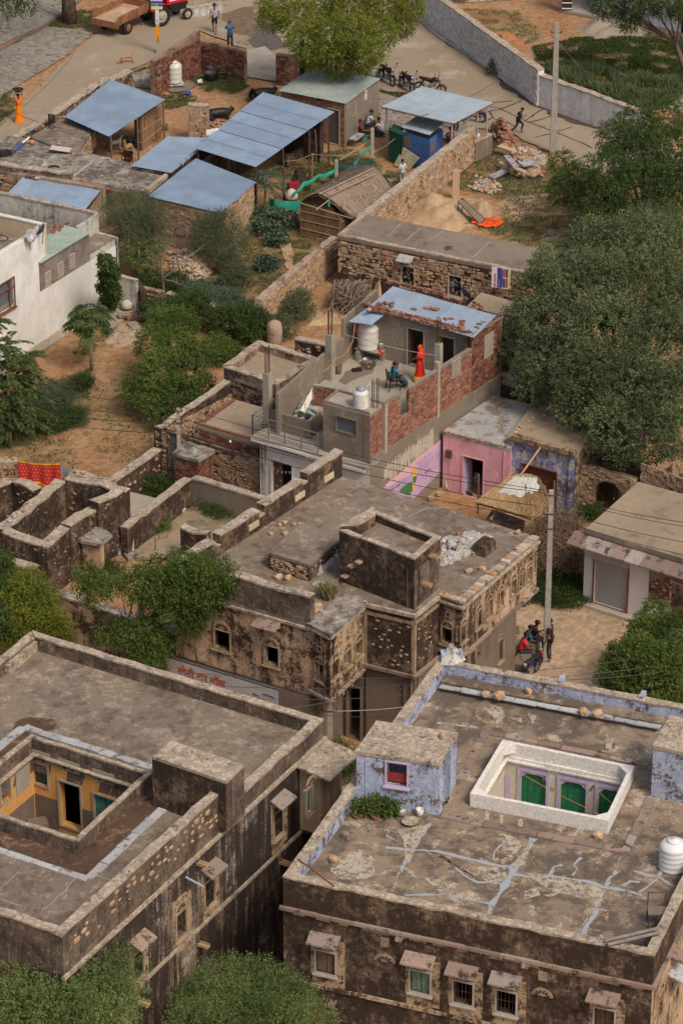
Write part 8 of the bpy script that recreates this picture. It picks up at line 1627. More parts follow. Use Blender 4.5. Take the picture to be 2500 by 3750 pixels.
# THATCHED HUT
th=TG('thatched_hut','reed hut with grey thatched gable roof in the yard','hut',P(*Z(2,800,1300),0))
rf,rbk=P(*Z(2,640,1235),2.35),P(*Z(2,990,1068),2.35);re0,re1=P(*Z(2,850,1385),1.25),P(*Z(2,1110,1225),1.25);le0,le1=P(*Z(2,528,1285),1.75),P(*Z(2,850,1062),1.75)
rf2,rb2=rf,rbk
def thatch_slope(a,b,c,d,n,nm):
 """a,b ridge ends; d,c eave ends"""
 f=lambda s,t:a.lerp(b,s).lerp(d.lerp(c,s),t)+V_((0,0,.10*sin(pi*t)+.03*noise.noise(V_((s*6,t*6,3)))))
 mb=MB();k=10;vs=[f(i/k,j/k)for j in range(k+1)for i in range(k+1)];mb.add(vs+[v-V_((0,0,.12))for v in vs],[(j*(k+1)+i,j*(k+1)+i+1,(j+1)*(k+1)+i+1,(j+1)*(k+1)+i)for j in range(k)for i in range(k)]+[((k+1)**2+j*(k+1)+i,(k+1)**2+(j+1)*(k+1)+i,(k+1)**2+(j+1)*(k+1)+i+1,(k+1)**2+j*(k+1)+i+1)for j in range(k)for i in range(k)]);mb.mk(nm,M['thatch'],th)
 rq=random.Random(n);mb=MB()
 for _ in range(n):
  s,t=rq.random(),rq.random();row=int(t*9)/9;t=row+rq.uniform(0,.03);p=f(s,t)+V_((0,0,.05));q=f(min(1,max(0,s+rq.uniform(-.02,.02))),min(1.04,t+.16));q.z+=rq.uniform(-.01,.05);mb.tube([p,q],rq.uniform(.009,.017),3,False)
 mb.mk('thatch_stalks',M['k26'],th,kind='stuff')
thatch_slope(rf,rbk,re1,re0,2600,'thatch');thatch_slope(rbk,rf,le0,le1,1400,'thatch')
gl0,gr0=P2(*Z(5,525,265),0),P2(*Z(5,775,320),0);reed_panel(th,gl0,gr0,1.7,1.3,M['reed'],170,bars=3)
mb=MB();gm=gl0.lerp(gr0,.45);mb.add([(gl0.x,gl0.y,1.6),(gr0.x,gr0.y,1.25),(gm.x,gm.y,2.25)],[(0,1,2)]);mb.mk('gable',MATS['reed backing'],th);rwr=WL(gr0,gr0+(re1-re0).xy,0,1.3);reed_panel(th,rwr.A,rwr.B,1.2,1.2,M['reed'],100,bars=2);rwl=WL(gl0+(le1-le0).xy,gl0,0,1.6);rwl.mk(th,MATS['reed backing'])
for a,b in((P(*Z(2,520,1295),1.7),P(*Z(2,850,1394),1.35)),(P(*Z(2,620,1340),1.9),P(*Z(2,705,1275),2.1)),(P(*Z(2,640,1240),2.4),P(*Z(2,985,1075),2.42)),(P(*Z(2,700,1250),2.3),P(*Z(2,1000,1110),2.3))):mb=TB_([a,b],.03,5);mb.mk('roof_pole',M['k17'],th)
mb=MB();q=P(*Z(2,705,1300),1.9);mb.box(q,(.12,.02,.3));mb.mk('teal_rag',M['net'],th)
nf=[(985,855),(945,860),(910,905),(960,905)]
def ribbon(pts,w_,mat,nm,label,cat='net',seed=0,depth=.5):
 rq=random.Random(seed);f=[]
 for i in range(len(pts)-1):
  for j in range(7):f.append(pts[i].lerp(pts[i+1],j/7)-V_((0,0,.1*sin(pi*j/7))))
 f.append(pts[-1]);mb=MB();a=[v+V_((0,0,w_*(.35+.3*noise.noise(v*2))))for v in f];b=[v-V_((.08*noise.noise(v*3),.1,w_*(.5+.4*noise.noise(v*2.3+V_((5,0,0))))))for v in f];m_=[x.lerp(y,.5)+V_((.05*sin(i),-.06,0))for i,(x,y)in enumerate(zip(a,b))];n_=len(f);mb.keep=True
 mb.add(a+m_+b,[(i,i+1,n_+i+1,n_+i)for i in range(n_-1)]+[(n_+i,n_+i+1,2*n_+i+1,2*n_+i)for i in range(n_-1)]);return tag(mb.mk(nm,mat,None,True),label,cat)
ribbon([P(*Z(2,915,915),.7),P(*Z(2,935,870),1.0),P(*Z(2,985,852),1.3),P(*Z(2,990,905),1.0),P(*Z(2,905,975),.8),P(*Z(2,862,1048),.7)],.22,M['net'],'shade_net','teal netting twisted round the tall concrete post')
ribbon([P(*Z(2,755,1045),.9),P(*Z(2,740,1085),.8),P(*Z(2,640,1115),.8),P(*Z(2,540,1170),.7),P(*Z(2,475,1235),.5)],.20,M['net'],'shade_net','teal netting strip sagging from the short concrete post',seed=2)
ribbon([P(*Z(2,320,1265),.6),P(*Z(2,360,1310),.4),P(*Z(2,430,1300),.5),P(*Z(2,520,1300),.5)],.6,M['net'],'shade_net','wide teal netting draped near the palm-like tree',seed=3)
ribbon([P(*Z(2,770,1050),.4),P(*Z(2,870,1040),.4),P(*Z(2,985,1020),.45)],.3,M['net_dark'],'shade_net','dark green netting along the ground between two posts',seed=4)
for px,h_,lb in((Z(2,978,1032),1.75,'tall square concrete post with teal netting'),(Z(2,750,1135),.95,'short square concrete post behind the thatched hut')):q=P(px[0],px[1],0);mb=BX_((q.x,q.y,h_/2),(.17,.17,h_),.2);tag(mb.mk('concrete_post',M['k3']),lb,'post')
for a,b,r_w,lb in((P(*Z(2,590,1215),0),P(*Z(2,598,980),2.1),.035,'thin wooden stake left of the short concrete post'),(P(*Z(2,775,1020),.3),P(*Z(2,965,895),1.0),.04,'long slanting wooden pole tied to the tall post'),(P(*Z(2,622,1045),0),P(*Z(2,617,830),2.2),.03,'thin dark iron post of the cattle yard')):mb=TB_([a,a.lerp(b,.5)+V_((.03,0,0)),b],r_w,6);tag(mb.mk('wooden_pole',M['k17']),lb,'pole')
for i,(a,b)in enumerate(((P(*Z(2,598,985),2.0),P(*Z(2,980,975),.9)),(P(*Z(2,980,975),.9),P(*Z(2,1165,850),1.5)),(P(*Z(2,410,1030),1.9),P(*Z(2,598,985),2.0)))):mb=TB_([a,a.lerp(b,.5)-V_((0,0,.12)),b],.012,4);tag(mb.mk('rope',M['k14']),('rope from the wooden stake to the tall concrete post','rope from the tall concrete post to the green cabinet','rope from the cattle shed to the wooden stake')[i],'rope')
rubble('dung_heap','heap of dark dung cakes near the short post','heap',ZL(2,[(760,1110),(800,1040),(850,1050),(845,1080),(780,1110)]),0,120,[PN('dark dung',(.055,.035,.025),.95)],(.08,.2),.35,22,top=40);rubble('dung_heap','heap of dark dung cakes by the palm-like tree','heap',ZL(2,[(480,1160),(500,1090),(560,1090),(550,1150),(510,1165)]),0,120,[MATS['dark dung']],(.08,.2),.4,23,top=40)
mb=MB();q=P(*Z(2,480,1215),0);mb.box(q+V_((0,0,.2)),(.55,.4,.4),.3);tag(mb.mk('red_crate',PN('dull red plastic',(.28,.02,.035),.6)),'dark red crate below the palm-like tree','crate')
mb=MB();q=P(*Z(2,465,1275),0);mb.lathe(q,[(.2,0),(.34,.15),(.3,.4),(.12,.55),(.02,.58)],12);tag(mb.mk('white_sack',M['sheet'],None,True),'white sack lying on the teal netting','sack')
t=TG('handcart','wooden handcart with a black wheel beside the reed hut','cart',(0,0,0));wheel(t,(0,0,.32),.32,.1,8,.05);
t.rotation_euler=(0,0,1.1)
mb=TB_([(-.3,-.5,.35),(0,.9,.6)],.03,5);mb.tube([(.2,-.5,.35),(.1,.9,.6)],.03,5);mb.mk('shafts',M['k17'],t);t.location=P(*Z(5,468,200),0)
# rubble, slabs, bricks
rubble('rubble_heap','heap of reddish broken stones in the overgrown yard, left','rubble heap',ZL(4,[(1100,520),(1080,400),(1180,380),(1300,460),(1350,540),(1240,590)]),0,420,[M['k7'],M['k8'],M['k9']],(.10,.26),.8,31,top=150)
rubble('rubble_heap','small outlying group of pink broken stones in the overgrown yard','rubble heap',ZL(4,[(1370,590),(1380,560),(1450,570),(1445,600)]),0,24,[M['k8'],M['k7']],(.16,.3),.15,32,top=24)
rubble('brick_stack','tumbled stack of red bricks at the end of the long stone wall','brick stack',ZL(3,[(340,850),(365,800),(430,810),(500,930),(440,950),(380,900)]),0,260,[M['brick'],M['brick'],M['k8']],(.14,.26),1.1,33,top=150,flat=.4)
rubble('rubble_heap','spread of bricks and pale stone pieces by the concrete pole','rubble heap',ZL(3,[(450,1040),(480,950),(600,940),(690,990),(680,1130),(560,1140)]),0,260,[M['k7'],M['brick'],M['k9']],(.10,.28),.3,34,top=130)
rubble('rubble_heap','loose scatter of pale stones on the grass below the long slabs','rubble heap',ZL(3,[(200,1190),(250,1120),(340,1130),(430,1200),(360,1240),(230,1220)]),0,70,[M['k9'],M['k7']],(.10,.24),.08,35,top=60)
def lslab(a,b,wd,z,t_,mat,label,tilt=0,k=3):
 A,B=P(*Z(k,*a),z),P(*Z(k,*b),z+tilt);u=(B-A).normalized();v=V_((-u.y,u.x,0)).normalized()*wd/2;n_=V_((0,0,t_));q=[A-v,B-v*.9,B+v,A+v*1.05];mb=MB();mb.hexa([p-n_ for p in q]+q);return tag(mb.mk('stone_slab',M[mat]),label,'stone slab')
lslab((345,1125),(450,1075),.34,.25,.12,'k5','long grey slab lying on the grass nearest the stone wall');lslab((405,1030),(560,1095),.3,.5,.1,'k7','brown slab crossing the rubble');lslab((440,990),(500,1060),.3,.75,.1,'k5','white-grey slab leaning on top of the rubble',.1)
lslab((530,1045),(620,1030),.5,.45,.08,'k5','wide grey slab in the middle of the rubble');lslab((590,1115),(650,1080),.45,.25,.1,'k7','cream slab at the lower end of the rubble');lslab((660,1045),(685,1000),.4,.25,.1,'cap','pale slab beside the foot of the concrete pole');lslab((395,925),(490,960),.35,.45,.12,'k8','pinkish slab under the brick stack')
mb=MB();q=P(*Z(3,118,1268),0);mb.prism([(q.x-.17,q.y-.1),(q.x+.17,q.y-.12),(q.x+.15,q.y+.1),(q.x-.14,q.y+.1)],-.05,1.5);tag(mb.mk('standing_stone',M['k8']),'upright orange stone post behind the long stone wall','stone post')
ct=TG('metal_cot','upturned metal cot frame leaning on the small sand heap','cot',P(*Z(3,230,1380),0));a,b,c_,d=P(*Z(6,135,70),.75),P(*Z(6,160,45),.8),P(*Z(6,305,180),.1),P(*Z(6,268,208),.05)
for p_,q_ in((a,b),(b,c_),(c_,d),(d,a)):mb=TB_([p_,q_],.028,6);mb.mk('frame_bar',M['iron'],ct)
for k in range(9):f_=(k+1)/10;mb=TB_([a.lerp(d,f_),b.lerp(c_,f_)],.018,4);mb.mk('cross_bar',M['iron'],ct)
mb=MB();mb.quad(a.lerp(d,.05),d,c_,b.lerp(c_,.05));mb.mk('sheet_panel',M['k4'],ct)
for p_ in(a,b):mb=TB_([p_,(p_.x,p_.y,0)],.022,5);mb.mk('leg',M['iron'],ct)
mb=MB();rq=random.Random(9);c0=P(*Z(6,320,205),0);mb.keep=True;k=15
g=[[c0+V_(((i/k-.5)*1.5+.2*noise.noise(V_((i*.5,j*.5,0))),(j/k-.5)*1.2+.25*noise.noise(V_((i*.5,j*.4,7))),.03+.16*abs(noise.noise(V_((i*.45,j*.45,3))))))for i in range(k+1)]for j in range(k+1)]
mb.add([q for r_w in g for q in r_w],[(j*(k+1)+i,j*(k+1)+i+1,(j+1)*(k+1)+i+1,(j+1)*(k+1)+i)for j in range(k)for i in range(k)if abs(i-k/2)+abs(j-k/2)<k*.62]);tag(mb.mk('orange_cloth',M['orange_cloth'],None,True),'bright orange-red cloth crumpled on the sand','cloth')
sh_=TG('stick_heap','large bundle heap of dry sticks beside the stone wall','stick heap',P(1270,1130,0));mb=MB();rq=random.Random(5);cst=P(*Z(5,850,700),.2)
for k in range(420):
 a=P(*Z(5,rq.uniform(730,980),rq.uniform(560,690)),rq.uniform(.4,1.3));b=P(*Z(5,rq.uniform(680,940),rq.uniform(690,790)),rq.uniform(.02,.7));f_=rq.uniform(.4,1);m_=a.lerp(b,f_);(mb.tube([a,a.lerp(m_,.5)+V_((rq.uniform(-.05,.05),0,rq.uniform(0,.05))),m_],rq.uniform(.012,.03),4,False))
mb.mk('sticks',M['sticks'],sh_,kind='stuff')
for k in range(24):a=P(*Z(5,rq.uniform(740,950),rq.uniform(560,640)),rq.uniform(.9,1.5));b=P(*Z(5,rq.uniform(690,900),rq.uniform(690,780)),rq.uniform(.2,.6));mb=TB_([a,a.lerp(b,.5)+V_((0,0,.08)),b],rq.uniform(.025,.045),5);mb.mk('stick',M['sticks'],sh_)
tag(mound('clay_heap',None,ZL(5,[(955,650),(980,570),(1060,580),(1080,620),(1030,680)]),1.6,M['sand'],seed=9,rough=.2),'lump of tan clay behind the tin roof corner','clay heap')
tag(mound('clay_heap',None,ZL(5,[(540,800),(620,760),(860,790),(840,850),(700,850),(560,860)]),.5,M['sand'],seed=10,rough=.15),'low tan earth bank below the stick heap','earth bank')
mb=MB();q=P(*Z(5,357,1005),0);mb.lathe(q,[(.28,0),(.34,.5),(.36,1.0),(.30,1.25),(.12,1.35)],12);tag(mb.mk('clay_column',M['k1'],None,True),'rounded tan clay column behind the small flat roof','clay column')
mb=MB();mb.add([P(*Z(5,450,1030),.9),P(*Z(5,500,1048),.9),P(*Z(5,495,1020),1.2),P(*Z(5,460,1015),1.2)],[(0,1,2,3)]);tag(mb.mk('blue_tarpaulin',PN('bright blue tarpaulin',(.02,.08,.5),.5)),'piece of bright blue tarpaulin behind the small flat roof','tarpaulin')
# WHITE TWO-STOREY HOUSE, left
WH=5.55
wA,wB=P2(*Z(4,0,405),WH),P2(*Z(4,245,258),WH);uw_=(wB-wA).normalized();w0=wA-uw_*6;
wh=TG('white_house','white two-storey house with dish antennas and grey lattice panel, left edge','house',wA.to_3d())
wEnd=WL(wA,wB,0,1);uE=wEnd.hit(*Z(4,742,440))[0]
mW=WL(w0,wEnd.pt(uE,0).xy,0,2.72);u_split=mW.hit(*Z(4,248,450))[0];up=WL(w0,mW.pt(u_split,0).xy,2.72,WH)
u,z=up.hit(*Z(4,45,690));z=max(z,3.5)
WN(wh,up,at=(u,z),size=(1.15,1.3),kind='glass',fmat=M['red_brown'],fr=.05)
mb=MB();up.slab(mb,u+.22,u+.26,z-.65,z+.65,-.06,.02);up.slab(mb,u-.57,u+.57,z+.22,z+.26,-.06,.015);mb.mk('mullion',M['red_brown'],wh)
mW.mk(wh,M['k20']);up.mk(wh,M['k20'])
fl_z=4.75;bp_=lambda u0,u1,d:[tuple(mW.pt(u0,0,-.04).xy),tuple(mW.pt(u1-.03,0,-.04).xy),tuple(mW.pt(u1,0,-d).xy),tuple(mW.pt(u0,0,-d).xy)]
ps,pe=P2(*Z('D',-300,1150),WH),P2(*Z('D',512,1330),WH);fp=[tuple(q)for q in inset([w0,mW.pt(u_split,0).xy,pe,ps],.04)]
mb=MB();mb.prism(fp,fl_z-.2,fl_z);mb.mk('roof',M['k15'],wh);mb=MB();mb.prism(bp_(0,mW.L,9),2.9,3.1);mb.mk('rear_roof',M['k15'],wh)
for i in(1,2):WL(bp_(0,mW.L,9)[i],bp_(0,mW.L,9)[(i+1)%4],0,2.9).mk(wh,M['k11'])
WL(mW.pt(u_split,0).xy,pe,3.1,WH).mk(wh,M['k20'])
rwall(wh,up.pt(0,0,-.005).xy,up.pt(up.L,0,-.005).xy,.15,fl_z,WH+.01,M['k20'],'parapet',jit=.002)
rwall(wh,ps,pe,.15,3.1,WH,M['cream'],'parapet',jit=.002,cap=M['k20'])
uP1=mW.hit(*Z(4,572,330))[0];pw2=WL(mW.pt(u_split,0,0).xy,mW.pt(uP1,0,0).xy,2.72,4.08);pw2.mk(wh,WE('grey block panel',(.26,.215,.19),(.13,.105,.09),.45,1.4,.4,seed=80,gn=.2),'block_panel')
for px in((305,560),(385,500),(460,445)):u,z=pw2.hit(*Z(4,*px));frame_mb(pw2,u,z,.42,.62,.03,.02).mk('lattice_frame',M['k3'],wh);lattice(wh,WL(pw2.pt(0,0,.075).xy,pw2.pt(pw2.L,0,.075).xy,0,1),u,z,.42,.62,M['k21'])
mb=MB();lo_=[pw2.pt(-.02,4.10,.12),pw2.pt(pw2.L*.98,4.10,.12),pw2.pt(pw2.L,4.16,-1.3),pw2.pt(-.02,4.16,-1.3)];mb.hexa(lo_+[v+V_((0,0,.03))for v in lo_]);mb.mk('green_mat',WE('pale green turf mat',(.34,.42,.36),(.22,.27,.22),.45,2.5,0,seed=81,gn=.2),wh)
WL(mW.pt(uP1,0).xy,mW.pt(uP1,0,-1.3).xy,2.9,4.1).mk(wh,M['cement'])
for i,px in enumerate(((600,1380),(640,1350),(665,1335),(690,1345),(655,1365),(690,1380),(620,1405),(710,1350),(775,1315),(800,1330))):BA_(Z('D',*px),4.24 if i<8 else 3.15,1.2+R.uniform(-.3,.3),'loose brick weighing down the pale green mat','loose bricks on the green mat')
p0,p1,p2=P2(*Z('D',-300,900),3.9),P2(*Z('D',1100,1195),3.9),P2(*Z('D',870,1345),3.9);rwall(wh,p0,p1,.18,0,3.9,M['k11'],'rear_parapet',jit=.01,cap=M['cap']);rwall(wh,p2,p1,-.15,0,3.9,M['k11'],'rear_parapet',jit=.01)
rwall(wh,P2(*Z(4,575,252),2.97),P2(*Z(4,745,300),2.97),.12,0,2.97,M['k11'],'end_parapet',jit=.01);rwall(wh,mW.pt(uP1,0).xy,mW.pt(mW.L,0).xy,.12,2.72,2.97,M['k11'],'end_parapet',jit=.01)
mb=MB();mW.slab(mb,2,mW.L,0,.45,0,.12);mb.mk('plinth',M['k21'],wh)
dish('pale dish antenna on the white parapet, left one',P(*Z('D',350,1540),5.35),.30,.9,1.2,M['shutter']);dish('dark-backed dish antenna on the white parapet, right one',P(*Z('D',490,1470),5.35),.30,-1.9,1.15,PN('dark dish',(.05,.06,.09),.4))
mb=TB_([P(*Z(4,10+30*cos(a)*1.5,300+18*sin(a)),fl_z+.03)for a in np.linspace(0,7,18)],.02,5);tag(mb.mk('cable_coil',M['wire']),'tangle of black cable on the white house roof','cable')
YW(Z(4,735,535),Z(4,865,572),.2,0,1.6,M['k11'],'pale washing-corner wall at the end of the white house',cap='cap');YW(Z(4,865,575),Z(4,900,640),.25,0,1.2,M['k0'],'dark damp wall stub beside the washing corner',cap=None)
ST_('cement_floor',[P2(*Z(4,*p),.12)for p in((700,700),(760,700),(870,720),(820,790),(710,870),(690,860))],.12,M['k3'],'pale cement strip at the washing corner',jit=.02,th=.12);mound('earth_bank','stony brown bank between the papaya and the washing corner',ZL(4,[(660,960),(760,830),(900,830),(960,900),(860,980),(740,1000)]),.35,M['k1'],'earth bank',12,.12)
for i,px in enumerate(((790,790),(850,850),(880,800),(930,800))):mb=BX_(P(*Z(4,*px),.25),(.5,.35,.1),R.uniform(0,2),(.1,.05));tag(mb.mk('stone_slab',M['k6']),('leftmost','lowest thick','upper middle','rightmost')[i]+' flat stone at the washing corner steps','stone slab')
pot('steel bowl at the washing corner',P(*Z(4,858,745),.2),.16,.2,None,'bowl','bowl');mb=BX_(P(*Z(4,885,775),.2),(.35,.25,.05),.2);tag(mb.mk('purple_tray',PN('purple plastic',(.10,.02,.22),.5)),'purple plastic tray at the washing corner','tray');mb=LT_(P(*Z(4,810,750),.15),[(.1,0),(.3,.08),(.25,.3),(.05,.42)],10);tag(mb.mk('cloth_bundle',PN('pinkish white cloth',(.5,.42,.4),.9),None,True),'pinkish white cloth bundle at the washing corner','bundle')
YW(Z(4,870,610),Z(4,1030,650),.3,0,.9,M['k39'],'low crumbling wall at the yard edge, left length',18,seed=71,top=.08,cap=None);YW(Z(4,1060,660),Z(4,1560,790),.3,0,.6,M['k0'],'low overgrown wall through the bushes',24,seed=72,top=.08);mb=MB();mb.prism([tuple(P2(*Z(4,*p),.1))for p in((1290,700),(1400,685),(1475,690),(1460,715),(1360,725))],0,.12);tag(mb.mk('stone_slab',M['k12']),'wide tan slab half hidden in the bushes','stone slab')
# top right white building
wbp=CN([(2180,62),(2640,190),(2700,-60),(2240,-160)],.02);wb_=TG('white_building','whitewashed building seen at the top right corner','building',(sum(wbp,V_((0,0)))/4).to_3d())
for i in range(4):w_=WL(wbp[i],wbp[(i+1)%4],0,4.2);w_.mk(wb_,WE('blue white limewash',(.50,.52,.57),(.30,.26,.22),.3,.7,.3,seed=82,gn=.1));(band(wb_,w_,0,.5,.03,M['k1'],'stone_base')if i==0 else None)
mb=MB();mb.prism([tuple(p)for p in wbp],4.2,4.35);mb.mk('roof',M['k13'],wb_)
w_=WL(wbp[0],wbp[1],0,4);u,z=w_.hit(*Z(3,1562,150));mb=MB();w_.slab(mb,u-.05,u+1.2,0,3,.003,.02);mb.mk('doorway_shade',M['dark'],wb_)  # black panel on the closed wall paints the dark of an open doorway
ST_('veranda_floor',[P2(*Z(3,*p),.15)for p in((780,60),(1040,110),(1100,30),(1000,-60),(850,-60))],.15,M['k3'],'grey cement veranda floor at the top right',jit=.0,th=.15)
q=P(*Z(3,825,60),.15);pt_=TG('striped_pillar','black pillar with thin white bands at the top edge','pillar',q);mb=BX_(q+V_((0,0,1.5)),(.55,.4,3));mb.mk('shaft',PN('brown black paint',(.03,.02,.018),.7),pt_)
for z_ in(.12,.45,.8,1.15):mb=BX_(q+V_((0,0,z_)),(.57,.42,.06));mb.mk('white_band',M['k38'],pt_)
mb=BX_(P(*Z(3,130,-10),.3)+V_((0,0,.3)),(1.2,.06,.8),-.1);tag(mb.mk('iron_gate',M['red_brown']),'rusty brown gate leaf at the top edge','gate')
YW((1640,-25),(1980,-45),.3,0,.6,M['k11'],'low pale wall at the very top edge behind the yard');YW(Z(1,1200,55),Z(1,1420,20),.3,0,.6,M['k11'],'low pale wall behind the tractor')
rubble('rubble_heap','heap of stones half hidden behind the right-hand neem','rubble heap',ZL(3,[(1480,700),(1480,655),(1568,640),(1620,700),(1560,720)]),0,60,[M['k7'],M['k9']],(.15,.35),.4,36,top=40)
# TREES AND SHRUBS
def T_(name,label,base,lob,z,mat,n,per=9,**k):
 return tree(name,label,P(*base,0),lobes_px(lob,z),M[mat],n,per,**k)
T_('neem_tree','large yellow-green neem crown hanging over the brick hut and road',(1240,330),[(1010,10,60),(1090,60,70),(1180,-10,90),(1290,10,95),(1400,0,90),(1490,10,60),(1470,80,45,4.3),(1120,140,65),(1210,130,85),(1310,130,80),(1390,110,60),(1150,200,48,3.8),(1240,225,55,3.5),(1320,210,50,3.8),(1370,180,40),(1000,60,45)],5.0,'k30',5600,seed=1,spray=.38,L=.15,Wd=.055,droop=.6,trunk=.2)
T_('neem_tree','dark green neem crown at the right edge beside the road',(2380,930),[(2060,590,42,3),(2110,660,70,3),(2060,690,50,2.6),(2170,700,70,3),(2230,620,80),(2260,500,70),(2330,450,75),(2430,430,80),(2330,560,110),(2450,560,120),(2230,760,90,3),(2350,700,120,3.4),(2470,720,110,3.4),(2240,850,60,2.6),(2430,830,90,3),(2520,640,90)],4.2,'k29',7600,seed=2,spray=.34,L=.14,Wd=.05,droop=.5,trunk=.2)
T_('acacia_tree','great spreading grey-green acacia covering the right side',(2330,1760),[(2180,930,130,7),(2330,900,130,7.2),(2460,930,130,7),(2050,990,100,6.6),(1960,1070,75,6),(2160,1060,150,6.8),(2360,1070,170,6.8),(2500,1130,130,6.4),(1910,1170,65,5.2),(2020,1180,120,5.8),(2220,1230,160,6),(2420,1280,160,5.8),(1890,1260,70,4.6),(2010,1320,110,4.8),(2160,1370,130,5),(2320,1430,150,4.8),(2470,1450,120,4.6),(1960,1400,70,4),(2110,1480,80,4),(2240,1560,95,3.8),(2370,1600,95,3.6),(2480,1590,90,3.8),(2280,1640,50,3.2)],5.5,'k31',17000,10,seed=3,spray=.38,L=.125,Wd=.052,droop=.1,trunk=.28,upward=.35,shell=.6,tone_amp=.85)
T_('acacia_tree','olive brown thin acacia behind the great one',(2440,1060),[(2360,800,60),(2430,830,70),(2490,860,70),(2310,850,40)],4,'k33',1300,8,seed=4,spray=.26,L=.09,Wd=.03,upward=.3,droop=.1)
T_('neem_tree','dark neem crown in front of the white building at the top right',(2530,300),[(2230,10,55,4),(2300,30,50,3.8),(2360,-10,60),(2440,0,60),(2300,75,34,3.2),(2510,10,60),(2200,-20,50)],4.6,'k29',1500,seed=5,spray=.34,L=.15,Wd=.05,droop=.6)
t5=P(257,80,0);T_('neem_tree','thick old trunk with hanging dark leaves at the top left corner',(257,78),[(10,5,50),(60,5,40),(105,10,30),(0,60,28),(-60,0,60),(250,-260,120,7),(120,-160,90,7)],5.2,'k36',1300,seed=6,spray=.34,L=.15,Wd=.05,droop=.8,trunk=.36,trunk_pts=[t5-V_((0,0,.2)),t5+V_((-.05,0,1.6)),t5+V_((0,0,4.5))],bark=WE('grey brown furrowed bark',(.17,.12,.09),(.06,.04,.03),.5,4,1,seed=90),limbs=False)
T_('tamarisk_tree','feathery grey-green tree between white house and stone shed',(500,1040),[(440,760,62),(510,745,55),(560,790,55),(420,830,50,2),(490,830,75,2.2),(570,870,60,1.8),(450,900,60,1.4),(540,940,60,1.2)],2.6,'k33',4200,7,seed=7,spray=.3,L=.09,Wd=.026,upward=.5,droop=0,shell=.3)
T_('tamarisk_tree','second feathery grey-green shrub left of the castor plants',(800,1000),[(760,830,55),(820,820,55),(870,860,45,1.6),(740,890,50,1.3),(810,900,65,1.3),(850,960,50,.8)],1.9,'k33',3000,7,seed=8,spray=.3,L=.09,Wd=.026,upward=.5,droop=0,shell=.3)
pinnate('ailanthus_tree','palm-like young tree with drooping feathered leaves by the blue roof',P(970,775),2.0,34,1.2,M['k35'],9,trunk=.06,leaf=(.2,.055),tiers=3)
pinnate('ailanthus_tree','smaller feathered tree with pale stem near the rubble heap, left',P(*Z(4,893,600)),1.9,26,1.1,M['k34'],10,trunk=.05,leaf=(.19,.05),tiers=3)
palmate('papaya_tree','papaya tree with lobed leaves against the white wall',P(*Z(4,585,1140)),2.45,84,1.05,M['k29'],11,lsz=.36)
for i,(px,h,n_)in enumerate((((40,1640),4.6,90),((105,1600),3.6,60),((-25,1640),5.6,80))):pinnate('ailanthus_tree',('tall feathered tree at the left edge in front of the white wall','shorter feathered sapling right of the left-edge tree','highest feathered tree cut by the left edge')[i],P(*px),h,n_,1.15,M['k29'],12+i,trunk=.06,leaf=(.23,.075),tiers=6)
T_('lime_tree','bright green bushy tree in the orange yard',(640,1600),[(600,1180,60,2.6),(660,1180,55,2.6),(560,1260,60),(640,1270,70),(720,1290,55),(600,1350,70,1.9),(690,1370,65,1.8),(510,1390,50,1.5),(560,1440,65,1.3),(650,1460,75,1.2),(740,1420,45,1.4),(480,1440,40,1.1),(590,1510,50,.8),(700,1500,50,.8)],2.3,'k34',5000,9,seed=15,spray=.32,L=.095,Wd=.055,droop=.2,trunk=.1,tone_amp=.8)
for i,(px,lb,rd_,h,mt)in enumerate((((620,1190),'dark green rounded bush above the bright tree',1.1,1.5,'k29'),((720,1200),'deep green bush between the bright tree and low wall',1.2,1.6,'k29'),((850,1230),'wide dark bush left of the small flat roof',1.5,1.6,'k29'),((820,1320),'lower green bush beside the roof parapet',.9,1.1,'k34'),((930,1260),'dark bush touching the mouldy wall',.9,1.3,'k29'))):bush(lb,px,0,rd_,h,M[mt],1700,20+i,.09,.05,spray=.2)
for i,(px,lb,rd_,h,n_)in enumerate((((975,840),'broad-leaved castor clump in front of the reed hut',1.3,1.1,520),((985,985),'small castor clump alone on the grass',.6,.55,200),((1020,900),'low castor leaves below the handcart',.6,.5,160))):bush(lb,px,0,rd_,h,M['k35'],n_,30+i,.17,.13,4,.2,.2,.3)
